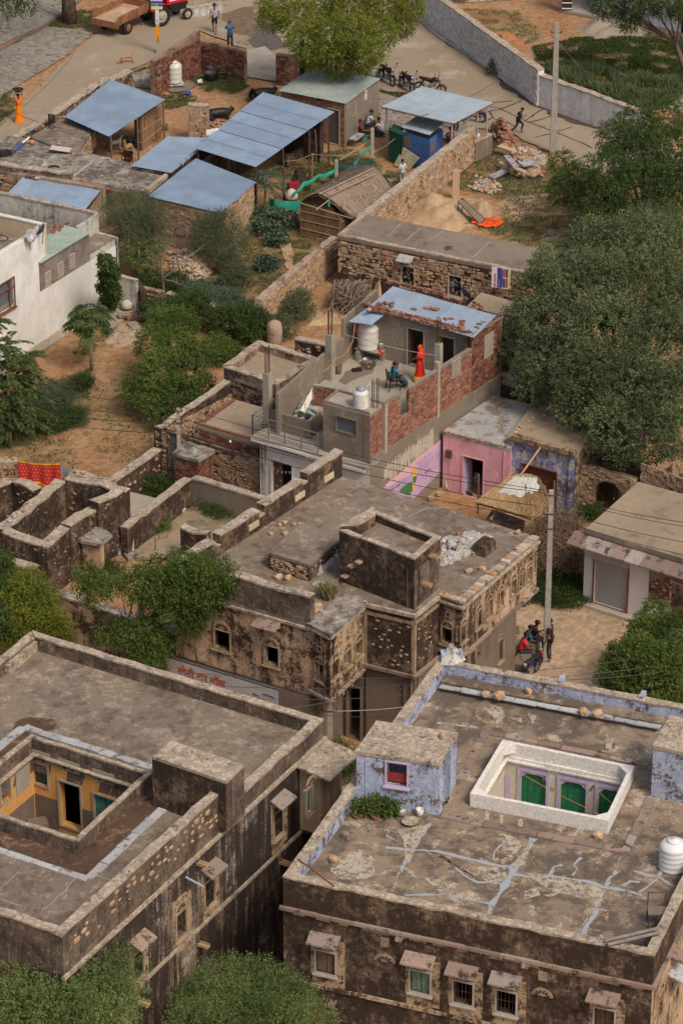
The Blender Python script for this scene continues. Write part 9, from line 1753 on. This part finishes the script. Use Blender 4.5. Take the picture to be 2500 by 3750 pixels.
for i,(px,lb,rd_,h,mt)in enumerate((((1090,1170),'thin airy bush above the dark stone corner',.9,1.3,'k33'),((1040,1230),'brownish bush beside the rebar pillar',.9,.9,'k33'),((720,1080),'low weed bush right of the bare tree',1.0,.6,'k35'),((800,1110),'low weed bush at the end of the rubble',1.2,.5,'k35'),((580,1060),'dark shrub under the feathered tree',1.0,.8,'k29'),((650,1050),'dark shrub left of the rubble heap',.8,.8,'k29'),((870,1040),'thin weeds at the rubble edge',.8,.6,'k33'),((200,1480),'grey scrub at the foot of the white wall',1.2,.8,'k33'),((290,1420),'dark scrub right of the papaya',.7,.5,'k36'),((150,1560),'dark scrub under the left-edge trees',1.2,.7,'k36'),((260,1540),'low dark weeds on the orange yard',.7,.35,'k36'),((580,1800),'weeds in the corner beside the brick kiosk',.8,.5,'k29'),((810,1865),'weeds along the grey wall in the walled yard',1.0,.4,'k29'),((560,1945),'weeds near the bare twig',.6,.35,'k34'),((420,2100),'weeds beside the boulder slab',.7,.5,'k29'),(Z(3,385,480),'round bush at the kerb end by the whitewashed wall',.65,.9,'k33'),(Z(3,650,610),'small bush against the whitewashed wall',.6,.7,'k33'),(Z(3,800,680),'broad-leaved weeds behind the concrete pole',.7,.6,'k35'),(Z(3,905,700),'bush right of the concrete pole along the wall',.8,.9,'k33'),(Z(3,1040,750),'bush farther along the whitewashed wall',.9,.9,'k33'),(Z(3,1140,800),'last bush of the row along the whitewashed wall',.8,.8,'k33'),(Z(1,1195,470),'small green plant behind the cream tank',.45,.8,'k29'),(Z(11,770,1250),'green shrub in the dark alley below the bay',.8,1.1,'k29'),((1985,2140),'low green creeper on the slope behind the pole',1.3,.4,'k36'),((2050,2180),'low green creeper before the white shop',1.3,.4,'k36'),(Z(9,1000,860),'green sprout inside the pointed arch',.5,.6,'k29'),(Z(9,860,850),'green sprout left of the pointed arch',.4,.5,'k29'))):bush(lb,px,0,rd_,h,M[mt],int(1100*rd_*rd_)+200,40+i,.08,.035,cat='weeds' if 'weed' in lb or 'creeper' in lb else 'bush',name='weeds' if 'weed' in lb or 'creeper' in lb else 'bush')
T_('ivy','dark climbing ivy covering the end of the white house',Z(4,700,705),[Z(4,675,450)+(28,4),Z(4,700,520)+(34,3.2),Z(4,690,600)+(34,2.2),Z(4,715,640)+(30,1.6),Z(4,705,690)+(28,.8)],2,'k29',900,6,seed=80,spray=.16,L=.12,Wd=.10,limbs=False,trunk=.03,cat='climber')
T_('neem_tree','yellow-green neem at the left, behind the courtyard house',(130,2560),[(100,2140,52,3.4),(60,2200,58),(140,2200,62),(100,2280,72,2.4),(180,2290,60,2.4),(40,2320,45,2),(220,2320,42,2.1),(130,2370,60,1.8)],2.9,'k30',3400,9,seed=81,spray=.42,L=.12,Wd=.042,droop=.5)
T_('neem_tree','dark neem cut by the left edge behind the yellow-green one',(-40,2440),[(-10,2090,50),(0,2170,50),(-30,2260,60),(10,2040,25)],2.8,'k29',1500,seed=82,droop=.5)
T_('neem_tree','wide spreading green neem leaning over the lane wall',(400,2660),[(x,y,r,6.6-(y-2100)/90)for x,y,r in((545,2100,42),(600,2070,40),(670,2060,42),(740,2070,42),(800,2080,40),(845,2110,28),(500,2140,45),(580,2150,55),(660,2140,55),(740,2150,52),(800,2150,36),(620,2210,48),(700,2220,46),(760,2200,34),(690,2275,38),(325,2100,32),(310,2135,26),(350,2160,38),(400,2130,30),(400,2310,34),(470,2310,50),(540,2300,44),(540,2370,44),(590,2350,34),(560,2430,34),(500,2420,30))],5,'k34',5400,8,seed=83,spray=.36,L=.125,Wd=.042,droop=.5,trunk=.13,bark=M['bark_pale'])
T_('neem_tree','green neem at the lower right behind the blue parapet',(2440,2800),[(2400,2250,48),(2370,2310,62),(2460,2320,75),(2500,2400,80),(2270,2400,45,2.4),(2340,2400,70),(2430,2430,85),(2240,2460,48,2),(2310,2480,70,2),(2390,2520,75,2),(2480,2520,70,2),(2320,2560,45,1.6),(2250,2510,35,1.6)],2.8,'k34',5600,seed=84,spray=.32,L=.13,Wd=.045,droop=.5)
T_('acacia_tree','feathery green tree at the bottom left in front of the courtyard house',(230,4300),[(30,3430,95),(140,3470,105),(270,3440,85),(400,3470,60),(440,3550,70),(60,3570,120),(210,3590,130),(350,3620,100),(440,3650,60),(80,3700,130),(230,3730,130),(380,3720,90)],6.5,'k32',4600,10,seed=85,spray=.46,L=.10,Wd=.035,upward=.2,droop=.2,shell=.45,trunk=.16)
T_('acacia_tree','bright feathery tree top at the bottom centre between the courtyard houses',(950,4250),[(830,3620,95),(930,3640,110),(740,3680,85),(1040,3680,95),(880,3730,130),(1010,3770,120),(740,3780,110),(1130,3740,70)],4.5,'k32',4800,10,seed=86,spray=.46,L=.09,Wd=.032,upward=.8,droop=0,shell=.6)
def bare(name,label,base,tips,r=.06,mat='bark_pale',seed=1,cat='tree'):
 t=TG(name,label,cat,P(*base));b=P(*base);f=b.lerp(V_(tips[0]),.35);mb=TB_([b,b.lerp(f,.5),f],[r,r*.85,r*.7],6);mb.mk('trunk',M[mat],t);rq=random.Random(seed)
 for q in tips:
  q=V_(q);m_=f.lerp(q,.5)+V_((rq.uniform(-.1,.1),0,rq.uniform(-.05,.1)));mb=TB_([f,m_,q],[r*.6,r*.4,r*.12],5)
  for k in range(4):s=m_.lerp(q,rq.random());mb.tube([s,s+V_((rq.uniform(-.3,.3),rq.uniform(-.2,.2),rq.uniform(0,.3)))],[r*.15,r*.05],3)
  mb.mk('branch',M[mat],t)
 return t
bare('bare_tree','pale pruned tree with few leaves beside the rubble heap',Z(4,1045,655),[P(*Z(4,*p),z)for p,z in(((1030,390),2.6),((1110,480),2.0),((1160,600),1.4),((1300,345),2.6))],.09);bare('bare_tree','thin reddish branching tree right of the pruned one',Z(4,1180,680),[P(*Z(4,*p),z)for p,z in(((1125,350),2.8),((1190,500),1.8),((1330,400),2.4))],.05,'bark');bare('bare_twig','thin bare sapling in the walled yard',Z(7,990,1075),[P(*Z(7,*p),z)for p,z in(((995,895),1.7),((1010,960),1.2),((960,940),1.2))],.03)
def blades(label,poly,n,h,wd,mat,z=0,name='grass',seed=1,lean=.35):
 rs=np.random.RandomState(seed);a=np.array(poly);lo,hi=a.min(0),a.max(0);q=lo+rs.rand(n,2)*(hi-lo);nn=np.array([noise.noise(V_((x*.9,y*.9,seed)))for x,y in q]);m=inpoly(q[:,0],q[:,1],poly)&(nn>-.25);q,nn=q[m],nn[m];d=rs.normal(size=(len(q),3))*lean;d[:,2]=1
 o=leaf_mesh(name,np.column_stack([q,np.full(len(q),z)]),d,h*(.6+nn+.4*rs.rand(len(q))),wd,rs.rand(len(q))*.8+nn*.5,M[mat],None,'stuff');o['label']=label;return o
blades('tall grey-green weeds behind the whitewashed wall',W2(ZL(3,[(640,470),(720,420),(860,400),(1130,440),(1350,520),(1620,500),(1620,640),(1340,720),(1200,660),(900,560)])),26000,.5,.05,'L_tall',seed=3);blades('darker short grass behind the tall weeds',W2(ZL(3,[(600,300),(900,240),(1300,230),(1620,300),(1620,520),(1300,500),(1000,430),(660,440)])),26000,.12,.05,'k36',seed=4)
tf_=P(*Z(11,700,160),CZ);rs=np.random.RandomState(2);n_=700;a=rs.rand(n_)*6.28;d=np.column_stack([np.cos(a)*.8,np.sin(a)*.8,1+rs.rand(n_)]);t=TG('grass_tuft','arching yellow-green grass tuft on the mansion roof beside the tower','grass tuft',tf_);leaf_mesh('blades',np.array(tf_)+rs.normal(size=(n_,3))*[.09,.09,0],d,.75*rs.uniform(.5,1.1,n_),.035,rs.rand(n_),M['L_dry'],t)
br_=TG('bramble_thicket','tangle of dry brown brambles on the slope behind the mansion wing','brambles',P(2070,2060));rq=random.Random(4);mb=MB()
for k in range(900):a=P(*Z(9,rq.uniform(640,900),rq.uniform(900,1230)),rq.uniform(0,.5));v=V_((rq.uniform(-.5,.5),rq.uniform(-.5,.5),rq.uniform(.1,.7)));mb.tube([a,a+v,a+v*1.4+V_((rq.uniform(-.4,.4),0,-.4))],rq.uniform(.008,.016),3,False)
mb.mk('stems',M['wood'],br_,kind='stuff');ST_('slope_soil',W2(ZL(9,[(700,820),(860,860),(920,900),(860,1100),(880,1240),(620,1240),(610,1000)])),.03,PN('dark slope soil',(.10,.065,.045),.95,nscale=3,var=.4),'dark soil under the brambles',jit=.15)  # sheet of darker brown soil laid under the stems
for i,(px,r_,h_)in enumerate((((1340,2980),.35,.4),((1390,2975),.4,.45),((1430,2985),.3,.3))):bush(('spiky pot plant in the corner of the blue parapet','leafy pot plant in the middle of the roof corner group','trailing pot plant beside the grey bucket')[i],px,RF,r_,h_,M['k34'],220,90+i,.10,.06,cat='plant',name='pot_plant')
for i,px in enumerate((Z(14,905,245),Z(14,1000,265),Z(14,1070,250),Z(14,880,255))):mb=LT_(P(*px,RF),[(.09,0),(.13,.14),(.11,.14),(.07,.04)],12);tag(mb.mk('flower_pot',PN('old terracotta',(.26,.12,.07),.8)),'brown clay pot of the roof corner group, %s'%('second from left','third from left','rightmost','leftmost')[i],'flower pot')
mb=LT_(P(*Z(14,1165,240),RF),[(.11,0),(.15,.3),(.14,.3),(.1,.03)],16);tag(mb.mk('bucket',M['shutter'],None,True),'grey metal bucket by the stair room wall','bucket');mb=LT_(P(*Z(14,1283,240),RF),[(.09,0),(.12,.25),(.11,.25),(.08,.03)],16);tag(mb.mk('white_pot',M['tank'],None,True),'white pot by the stair room corner','pot')
mb=LT_(P(*Z(14,1218,290),RF),[(.12,0),(.26,.10),(.25,.11),(.10,.05),(.01,.05)],20);tag(mb.mk('shallow_basin',M['cap'],None,True),'shallow round basin on the patched roof','basin')
for px,s,lb,m_,z in((Z(14,825,350),.38,'reddish brown stone by the blue parapet, farther one','k6',RF),(Z(14,730,505),.36,'rounded tan stone by the blue parapet, nearer one','k8',RF),(Z(12,302,755),.32,'first orange stone on the back ledge of the patched roof','k8',RF+.2),(Z(12,392,765),.42,'second, larger orange stone on the back ledge','k8',RF+.2),(Z(12,580,735),.30,'orange stone under the lichened back parapet','k8',RF+.15),(Z(12,930,865),.36,'flat orange stone near the right end of the ledge, left of a pair','k8',RF+.2),(Z(12,1018,880),.38,'orange stone near the right end of the ledge, right of a pair','k8',RF+.2),(Z(15,1027,350),.36,'bright orange stone at the corner of the white court rim','k8',RF),(Z(11,1425,1025),.26,'small orange stone on the stair room roof','k8',9.3),(Z(11,1362,1185),.24,'white lump near the front edge of the stair room roof','cap',9.3)):RK([(px[0],px[1]+8,s)],z,M.get(m_),lb,seed=int(px[0]),flat=.85)
tank('clean white ribbed water tank at the right edge of the patched roof',P(*Z(15,1500,570),RF),.42,1.0,M['k38'],4)
mb=TB_([P(*Z(14,508,515),8.04),P(*Z(14,740,690),8.04)],.022,5);tag(mb.mk('iron_rod',M['red_brown']),'rusty rod lying across the parapet corner','rod');wt_=TG('wooden_trough','long weathered wooden trough lying across the right parapet corner','trough',P(*Z(15,1240,1040),8.0));a,b=P(*Z(15,1075,1065),8.05),P(*Z(15,1415,985),8.1)
for d_ in(-.1,0,.1):v=(b-a).normalized().cross(V_((0,0,1)))*d_;mb=TB_([a+v+V_((0,0,abs(d_)*.8)),b+v+V_((0,0,abs(d_)*.8))],.06,4);mb.mk('plank',PN('grey timber',(.20,.17,.155),.85,nscale=8,var=.3),wt_)
cb_=TG('metal_chair','rusty folding chair frame against the right parapet','chair',P(*Z(15,1390,940),RF));q=P(*Z(15,1395,930),RF)
for a in((-.25,-.2),(.25,-.2),(-.25,.2),(.25,.2)):mb=TB_([q+V_((a[0],a[1],0)),q+V_((a[0],a[1],.45+.5*(a[1]>0)))],.018,5);mb.mk('leg',M['iron'],cb_)
mb=BX_(q+V_((0,0,.45)),(.52,.42,.04));mb.mk('seat',M['k4'],cb_);mb=TB_([q+V_((-.25,.2,.94)),q+V_((.25,.2,.94))],.018,5);mb.mk('backrest',M['iron'],cb_)
mb=TB_([P(*Z(12,1050,1135),RF+.05),P(*Z(12,1165,1165),RF+.05)],.06,6);tag(mb.mk('log',M['k17']),'short pale log lying on the patched roof above the court','log')
# PEOPLE
def hd(a,b):p,q=P2(*a),P2(*b);return atan2(q.y-p.y,q.x-p.x)-pi/2
w1=PE_('woman in an orange sari walking with a dark basin on her head',P(72,448),.9,'carry',(.62,.15,.02),sari=(.72,.20,.01),height=1.55);mb=LT_(P(72,448)+V_((0,0,1.66)),[(.12,0),(.30,.14),(.29,.16),(.12,.04)],18);tag(mb.mk('head_basin',M['dark'],None,True),'dark shallow basin carried on the head of the woman in orange','basin')
PE_('man in a grey T-shirt and black shorts walking on the road',P(787,121),pi-.1,'walk',(.33,.33,.36),(.02,.02,.025),1.7,legs='short');PE_('man in a blue T-shirt and cap seen from behind by the brick wall',P(843,182),0,'phone',(.015,.11,.25),(.03,.03,.04),1.65,cap=(.01,.10,.35),hair=False)
PE_('boy in dark patterned clothes running along the cracked road',P(1895,492),-pi/2,'run',(.045,.045,.06),(.025,.025,.035),1.5)
PE_('man in a pale blue shirt sitting against the hut side wall',P(*Z(2,950,850)),-1.3,'sit',(.40,.48,.60),(.03,.03,.04));PE_('person in maroon lounging on the ground by the hut wall',P(*Z(2,915,868)),-1.5,'lounge',(.16,.03,.05),(.03,.025,.03));PE_('man in a white shirt squatting with his back to the canopy',P(*Z(2,1048,872)),.9,'squat',(.55,.50,.50),(.025,.04,.09))
PE_('man in a long white shirt standing behind the stone wall',P(*Z(2,1172,1175)),.4,'stand',(.52,.56,.58),(.40,.42,.44),1.3,sleeves='long');PE_('person in black standing beyond the canopy by the road',P(*Z(3,118,842)),-.8,'stand',(.03,.03,.035),(.02,.02,.025));PE_('person in white crouching at the end of the stone wall',P(*Z(3,262,935)),.6,'squat',(.55,.53,.60),(.03,.03,.05),1.5)
PE_('woman in a red and yellow wrap squatting behind the blue hut',P(*Z(2,1490,915)),.5,'squat',(.55,.12,.03),(.10,.12,.25),1.4);PE_('woman in dark red sitting under the big tree',P(*Z(2,925,490)),1.0,'squat',(.25,.02,.04),(.10,.02,.03),1.4);PE_('man in pale blue sitting under the crown of the big tree',P(*Z(2,548,315)),0,'squat',(.30,.34,.48),(.12,.14,.22));mb=LT_(P(*Z(2,985,490)),[(.2,0),(.34,.2),(.3,.5),(.08,.7)],12);tag(mb.mk('white_bundle',M['sheet'],None,True),'white bundle beside the woman in dark red','bundle')
PE_('woman in a bright red sari with yellow border standing on the terrace',P(*Z('A',1140,1030),TF),1.2,'arms_fold',(.68,.03,.012),sari=(.72,.03,.012),scarf=(.72,.05,.012),height=1.55)
cs=P(*Z('A',885,1110),TF);pc=TG('plastic_chair','dark plastic chair under the seated woman on the terrace','chair',(0,0,0));dk=PN('dark maroon plastic',(.035,.015,.015),.4)
for x in(-.2,.2):
 for y,h in((-.2,.84),(.2,.66)):mb=TB_([(x*1.15,y*1.2,0),(x,y,.42),(x*1.05,y*1.15,h)],[.022,.025,.02],6);mb.mk('leg',dk,pc)
 mb=TB_([(x*1.1,-.22,.66),(x*1.15,.2,.66)],.025,6);mb.mk('armrest',dk,pc)
mb=BX_((0,0,.43),(.44,.44,.03));mb.mk('seat',dk,pc);mb=BX_((0,-.235,.66),(.40,.03,.38),0,(.12,0));mb.mk('backrest',dk,pc);pc.location=cs;pc.rotation_euler=(0,0,-1.25)
c2=dup(pc,None,'navy plastic chair behind the low blue roof, near the goats');c2.location=P(*Z(1,815,1075));c2.rotation_euler=(0,0,2.9)
PE_('woman in teal blouse sitting on a chair on the terrace',cs,-1.25,'sit_phone',(.01,.16,.24),sari=(.03,.07,.09),height=1.6)
lb=MB();lb.box(P(*Z(12,565,530),.22),(.5,2.1,.45),-.3);tag(lb.mk('stone_ledge',M['k4']),'low grey ledge under the three seated young men','ledge')
PE_('young man in black standing and talking by the power pole',P(*Z(12,712,556)),1.25,'reach',(.02,.018,.02),(.02,.018,.02),1.75);PE_('young man in a red T-shirt sitting on the ledge',P(*Z(12,528,565)),-1.5,'sit',(.60,.03,.05),(.035,.03,.035));PE_('young man in teal sitting between the red and black shirts',P(*Z(12,555,520)),-1.5,'sit',(.02,.10,.16),(.10,.09,.09));PE_('young man in a dark shirt sitting at the far end of the ledge',P(*Z(12,598,490)),-1.5,'sit',(.04,.028,.028),(.03,.035,.08))
# ANIMALS
TAN,BLK,WHT=PN('tan coat',(.40,.21,.09),.8),PN('black coat',(.018,.015,.015),.5),PN('white grey coat',(.42,.38,.34),.8)
QD_('dog','tan dog with curled tail sniffing the road',P(466,233),hd((478,233),(452,236)),.62,.62,TAN,'dog',neck=.22,fat=.8,tail=(.02,.22),graze=True,muz=.1);QD_('goat','small black goat beside the black tubs',P(812,293),-1.3,.5,.6,BLK,neck=.14,headz=.28,tail=(-.04,.06));QD_('goat','white-grey goat standing under the reed-walled shed',P(*Z(1,735,960)),-1.0,.55,.68,WHT,neck=.14,headz=.3,tail=(-.04,.04));QD_('goat','tan goat with raised neck under the reed-walled shed',P(*Z(1,822,985)),2.6,.55,.7,PN('pale tan coat',(.34,.24,.15),.8),neck=.1,headz=.42,tail=(-.04,.04));QD_('goat','dark goat at the back of the reed-walled shed',P(*Z(1,850,940)),2.2,.5,.6,BLK,neck=.12,headz=.3,tail=(-.04,.04))
QD_('buffalo','black buffalo calf lying behind the rubble pillar',P(*Z(1,1385,765)),-1.2,1.1,1.2,BLK,'buffalo',neck=.4,fat=1.3,lying=True,headz=.15,horns=.1);QD_('buffalo','black buffalo lying above the corner of the largest blue roof',P(*Z(2,262,640)),-1.2,1.2,1.2,BLK,'buffalo',neck=.4,fat=1.4,lying=True,headz=.18,horns=.2)
# VEHICLES
mg='motorcycles parked at the roadside'
MC_('black motorcycle nearest the brick hut',P(*Z(2,1068,530)),hd(Z(2,1030,500),Z(2,1100,545)),group=mg);MC_('black and blue motorcycle in the middle of the roadside row',P(*Z(2,1195,578)),hd(Z(2,1160,545),Z(2,1225,590)),(.01,.015,.05),mg);MC_('motorcycle half hidden behind the canopy roof',P(*Z(2,1345,600)),hd(Z(2,1310,590),Z(2,1375,600)),(.02,.02,.025),mg);MC_('dark motorcycle glimpsed behind the canopy posts',P(*Z(3,205,775)),1.2,(.015,.015,.02),mg);MC_('blue-black motorcycle parked beside the seated young men',P(*Z(12,580,672)),2.6,(.012,.02,.06),None)
def prt(t,nm,mt,f,sm=False):mb=MB();f(mb);return mb.mk(nm,mt,t,sm)
RO=WE('rusty orange brown steel',(.27,.115,.055),(.12,.06,.04),.4,3,.4,light=(.36,.17,.09),lamt=.3,seed=95,gn=.15);RD=PN('tractor red',(.50,.012,.025),.35);tr=TG('trailer','rusty brown farm trailer with a load of sand','trailer',(0,0,0))
prt(tr,'bed',RO,lambda m:m.box((0,0,.86),(1.75,3.0,.1)))
for x in(-.87,.87):prt(tr,'side_board',RO,lambda m:m.box((x,0,1.10),(.06,3.0,.42)))
prt(tr,'side_board',RO,lambda m:m.box((0,1.5,1.10),(1.8,.06,.5)));prt(tr,'tail_board',RO,lambda m:m.box((0,-1.52,.80),(1.8,.06,.36)))
for y in(-1.3,-.5,.3,1.1):
 for x in(-.92,.92):prt(tr,'stake',RO,lambda m:m.box((x,y,1.05),(.05,.08,.5)))
prt(tr,'sand_load',M['sand'],lambda m:m.add([(-.84,-1.45,.93),(.84,-1.45,.93),(.84,1.45,.98),(-.84,1.45,.98),(-.2,.2,1.22),(.3,-.3,1.12)],[(0,1,5),(1,2,5),(2,4,5),(2,3,4),(3,0,4),(0,5,4)]));prt(tr,'draw_bar',RO,lambda m:m.tube([(0,1.4,.7),(0,2.7,.55)],.06,6));prt(tr,'axle',M['iron'],lambda m:m.tube([(-.8,-.45,.42),(.8,-.45,.42)],.06,6));prt(tr,'support_leg',M['iron'],lambda m:m.tube([(.6,1.0,.8),(.6,1.1,.05)],.03,5))
for x in(-.75,.75):wheel(tr,(x,-.45,.42),.42,.22,0,.12,RO)
rz=hd(Z(1,745,240),Z(1,960,135));tr.location=P(*Z(1,775,190));tr.rotation_euler=(0,0,rz)
tc=TG('tractor','red tractor with black engine and large rear wheels, hitched before the trailer','tractor',(0,0,0))
for x in(-.68,.68):wheel(tc,(x,0,.62),.62,.34,0,.16,M['k3']);wheel(tc,(x*.85,1.85,.34),.34,.18,0,.09,M['k3']);prt(tc,'mudguard',RD,lambda m:m.add([(x-.2*s_,.70*cos(a),.62+.70*sin(a))for a in np.linspace(.3,2.6,7)for s_ in(-1,1)],[(2*i,2*i+1,2*i+3,2*i+2)for i in range(6)]))
prt(tc,'bonnet',RD,lambda m:m.hexa([(-.28,.7,1.0),(.28,.7,1.0),(.24,2.1,.98),(-.24,2.1,.98),(-.27,.7,1.38),(.27,.7,1.38),(.22,2.1,1.28),(-.22,2.1,1.28)]));prt(tc,'engine',M['dark'],lambda m:(m.box((0,1.2,.78),(.40,1.7,.5)),m.box((0,0,.75),(.5,.9,.4))));prt(tc,'grille',M['dark'],lambda m:m.box((0,2.11,1.0),(.42,.05,.5)));prt(tc,'seat',PN('teal seat',(.02,.12,.10),.6),lambda m:(m.box((0,-.1,1.12),(.5,.45,.1)),m.box((0,-.33,1.35),(.5,.08,.4),0,(-.1,0))));prt(tc,'steering_wheel',M['dark'],lambda m:(m.tube([(.2*cos(a),.45,1.55+.2*sin(a)*.6)for a in np.linspace(0,6.3,14)],.015,5),m.tube([(0,.45,1.5),(0,.75,1.2)],.02,5)))
for x in(-.18,.18):prt(tc,'headlight',M['steel'],lambda m:m.lathe((x,2.12,1.18),[(.06,0),(.05,.03)],10,Matrix.Rotation(radians(-90),3,'X')))
prt(tc,'exhaust',M['iron'],lambda m:m.tube([(.2,1.2,1.3),(.2,1.2,1.9)],.03,6));prt(tc,'white_stripe',M['k38'],lambda m:m.box((.272,1.35,1.2),(.012,1.0,.08),-.02));tc.location=P(*Z(1,985,150));tc.rotation_euler=(0,0,hd(Z(1,1030,188),Z(1,1168,155)))
# POLES, POSTERS, WIRES
def pole(label,base,top_py,w_=.26,arms=(),cat='power pole',name='power_pole',h=None):
 b=P(*base);r=ray(base[0],top_py);h=h or CH+r.z*(b.y/r.y);t=TG(name,label,cat,b);mb=MB();mb.hexa([b+V_((x*w_/2,y*w_/2,-.2))for x,y in((-1,-1),(1,-1),(1,1),(-1,1))]+[b+V_((x*w_*.34,y*w_*.34,h))for x,y in((-1,-1),(1,-1),(1,1),(-1,1))]);mb.mk('shaft',M['pole'],t)
 for d,l in arms:
  mb=TB_([b+V_((-l/2,-.1,h-d)),b+V_((l/2,-.1,h-d))],.025,5);cr=mb.mk('cross_arm',M['iron'],t)
  for s in(-1,1):mb=LT_(b+V_((s*l/2,-.1,h-d)),[(.03,0),(.05,.04),(.03,.07),(.045,.1),(.02,.13)],8);mb.mk('insulator',M['brown_door'],cr)
 return t,b,h
pole('tall tapered concrete pole by the cracked road',(2023,566),82,.34,((.5,.5),(1.3,.4)));p2=pole('concrete power pole with many wires beside the mansion wing',(1998,2420),1796,.24,((.15,.5),(.9,.5),(1.5,.4)));pole('concrete power pole in the dark alley at the mansion bay',(1208,2790),2462,.22,((.2,.5),(.8,.4),(1.5,.5)));pole('thin concrete power pole beside the brick kiosk',(659,1782),1495,.18,((.1,.3),(.6,.3)))
t,b,h=pole('roadside pole carrying a poster board and painted strips at the top left',(580,196),0,.2,h=5.0)
pb,bn=board('colourful white red blue and yellow poster on the roadside pole',b+V_((-.32,-.14,2.55)),V_((1,0,0)),.62,.85,[(0,1,.80,1,rdc),(.05,.95,.58,.78,(.70,.70,.74)),(0,1,.38,.56,blc),(.55,1,.2,.36,blc),(0,.5,.2,.36,grc),(0,1,0,.18,ylc)]);text(pb,'श्याम नगर',None,0,0,.19,PN('poster red',rdc,.6),up=(V_((1,0,0)),V_((0,0,1)),b+V_((-.30,-.155,3.07))),ext=.001)
for z0_,z1_,c,tx in((1.7,2.5,(.12,.25,.45),'कम्पनी'),(.75,1.65,(.72,.30,.02),'प्रेम राज')):
 q,bn=board('%s strip tied to the roadside pole'%('pale blue lettered' if z0_>1 else 'orange lettered'),b+V_((-.10,-.13,z0_)),V_((1,0,0)),.2,z1_-z0_,[(0,1,0,1,c if z0_<1 else(.62,.64,.66))]);text(q,tx,None,0,0,.16,PN('strip ink %.1f'%z0_,(.30,.03,.02)if z0_<1 else(.05,.12,.30),.6),up=(V_((0,0,1)),V_((-1,0,0)),b+V_((.05,-.145,z0_+.05))),ext=.001)
ww=[('upper long wire from the left edge to the kiosk pole',Z(7,235,28),Z(7,1172,160),4.6,4.6),('second wire from the left edge to the kiosk pole',Z(7,-60,62),Z(7,1172,238),4.2,4.2),('third wire from the left edge to the kiosk pole',Z(7,-60,140),Z(7,1165,268),4.0,4.0),('lowest wire from the left edge to the kiosk pole',Z(7,-60,205),Z(7,1150,330),3.6,3.6),('upper wire crossing the white porch to the wing pole',Z(7,1172,160),Z(9,683,690),4.6,6.2),('second wire crossing the white porch to the wing pole',Z(7,1175,240),Z(9,690,705),4.2,6.1),('third wire crossing the brick facade to the wing pole',Z(7,1175,275),Z(9,640,790),4.0,5.2),('lowest wire crossing the mansion parapet to the wing pole',Z(7,1165,330),Z(9,680,870),3.6,4.6),('topmost wire from the wing pole to the right edge',Z(9,690,700),Z(9,1640,905),6.2,6.2),('second wire from the wing pole to the right edge',Z(9,690,715),Z(9,1640,930),6.1,6.1),('third wire from the wing pole over the shutter shop',Z(9,690,800),Z(9,1640,1030),5.2,5.2),('lowest wire from the wing pole over the shutter shop',Z(9,700,850),Z(9,1640,1115),4.8,4.8),('highest wire through the alley pole',Z(11,-260,628),Z(11,1420,655),5.4,5.4),('second wire through the alley pole',Z(11,-260,702),Z(11,1300,712),4.9,4.9),('third wire through the alley pole',Z(11,240,798),Z(11,1240,772),4.4,4.4),('wire falling left from the alley pole',Z(11,450,858),Z(11,715,815),4.2,4.2),('pale wire right of the alley pole',Z(11,735,878),Z(11,1190,850),3.8,3.8),('lowest wire through the alley pole',Z(11,560,893),Z(11,1130,915),3.6,3.6),('upper wire over the dusty yard at the lower right',Z(12,620,617),Z(12,1480,500),3,3),('middle wire over the dusty yard at the lower right',Z(12,720,662),Z(12,1480,570),3,3),('lower wire over the dusty yard at the lower right',Z(12,860,676),Z(12,1480,620),3,3),('guy wire from the tall pole down to the white wall',Z(3,725,225),Z(3,1262,765),6,2.2),('wire from the canopy to the whitewashed wall',Z(3,-140,750),Z(3,350,535),3,1.5),('long wire above the road to the roadside wall',Z(1,60,700),Z(1,250,780),2.6,2.4),('loose wire slanting over the road at the upper left',Z(1,150,680),Z(1,470,350),3,3.5),('washing line across the terrace',Z('A',370,570),Z('A',1300,790),5.0,5.3)]
for lb,a,b,z0_,z1_ in ww:
 a,b=P(*a,z0_),P(*b,z1_);sg_=.02*(b-a).length;mb=MB();mb.keep=False;mb.tube([a.lerp(b,i/10)-V_((0,0,4*sg_*(i/10)*(1-i/10)))for i in range(11)],.013,4);tag(mb.mk('power_line' if 'washing' not in lb else 'washing_line',M['wire']if 'washing' not in lb and 'pale' not in lb else M['frame']),lb,'wire')
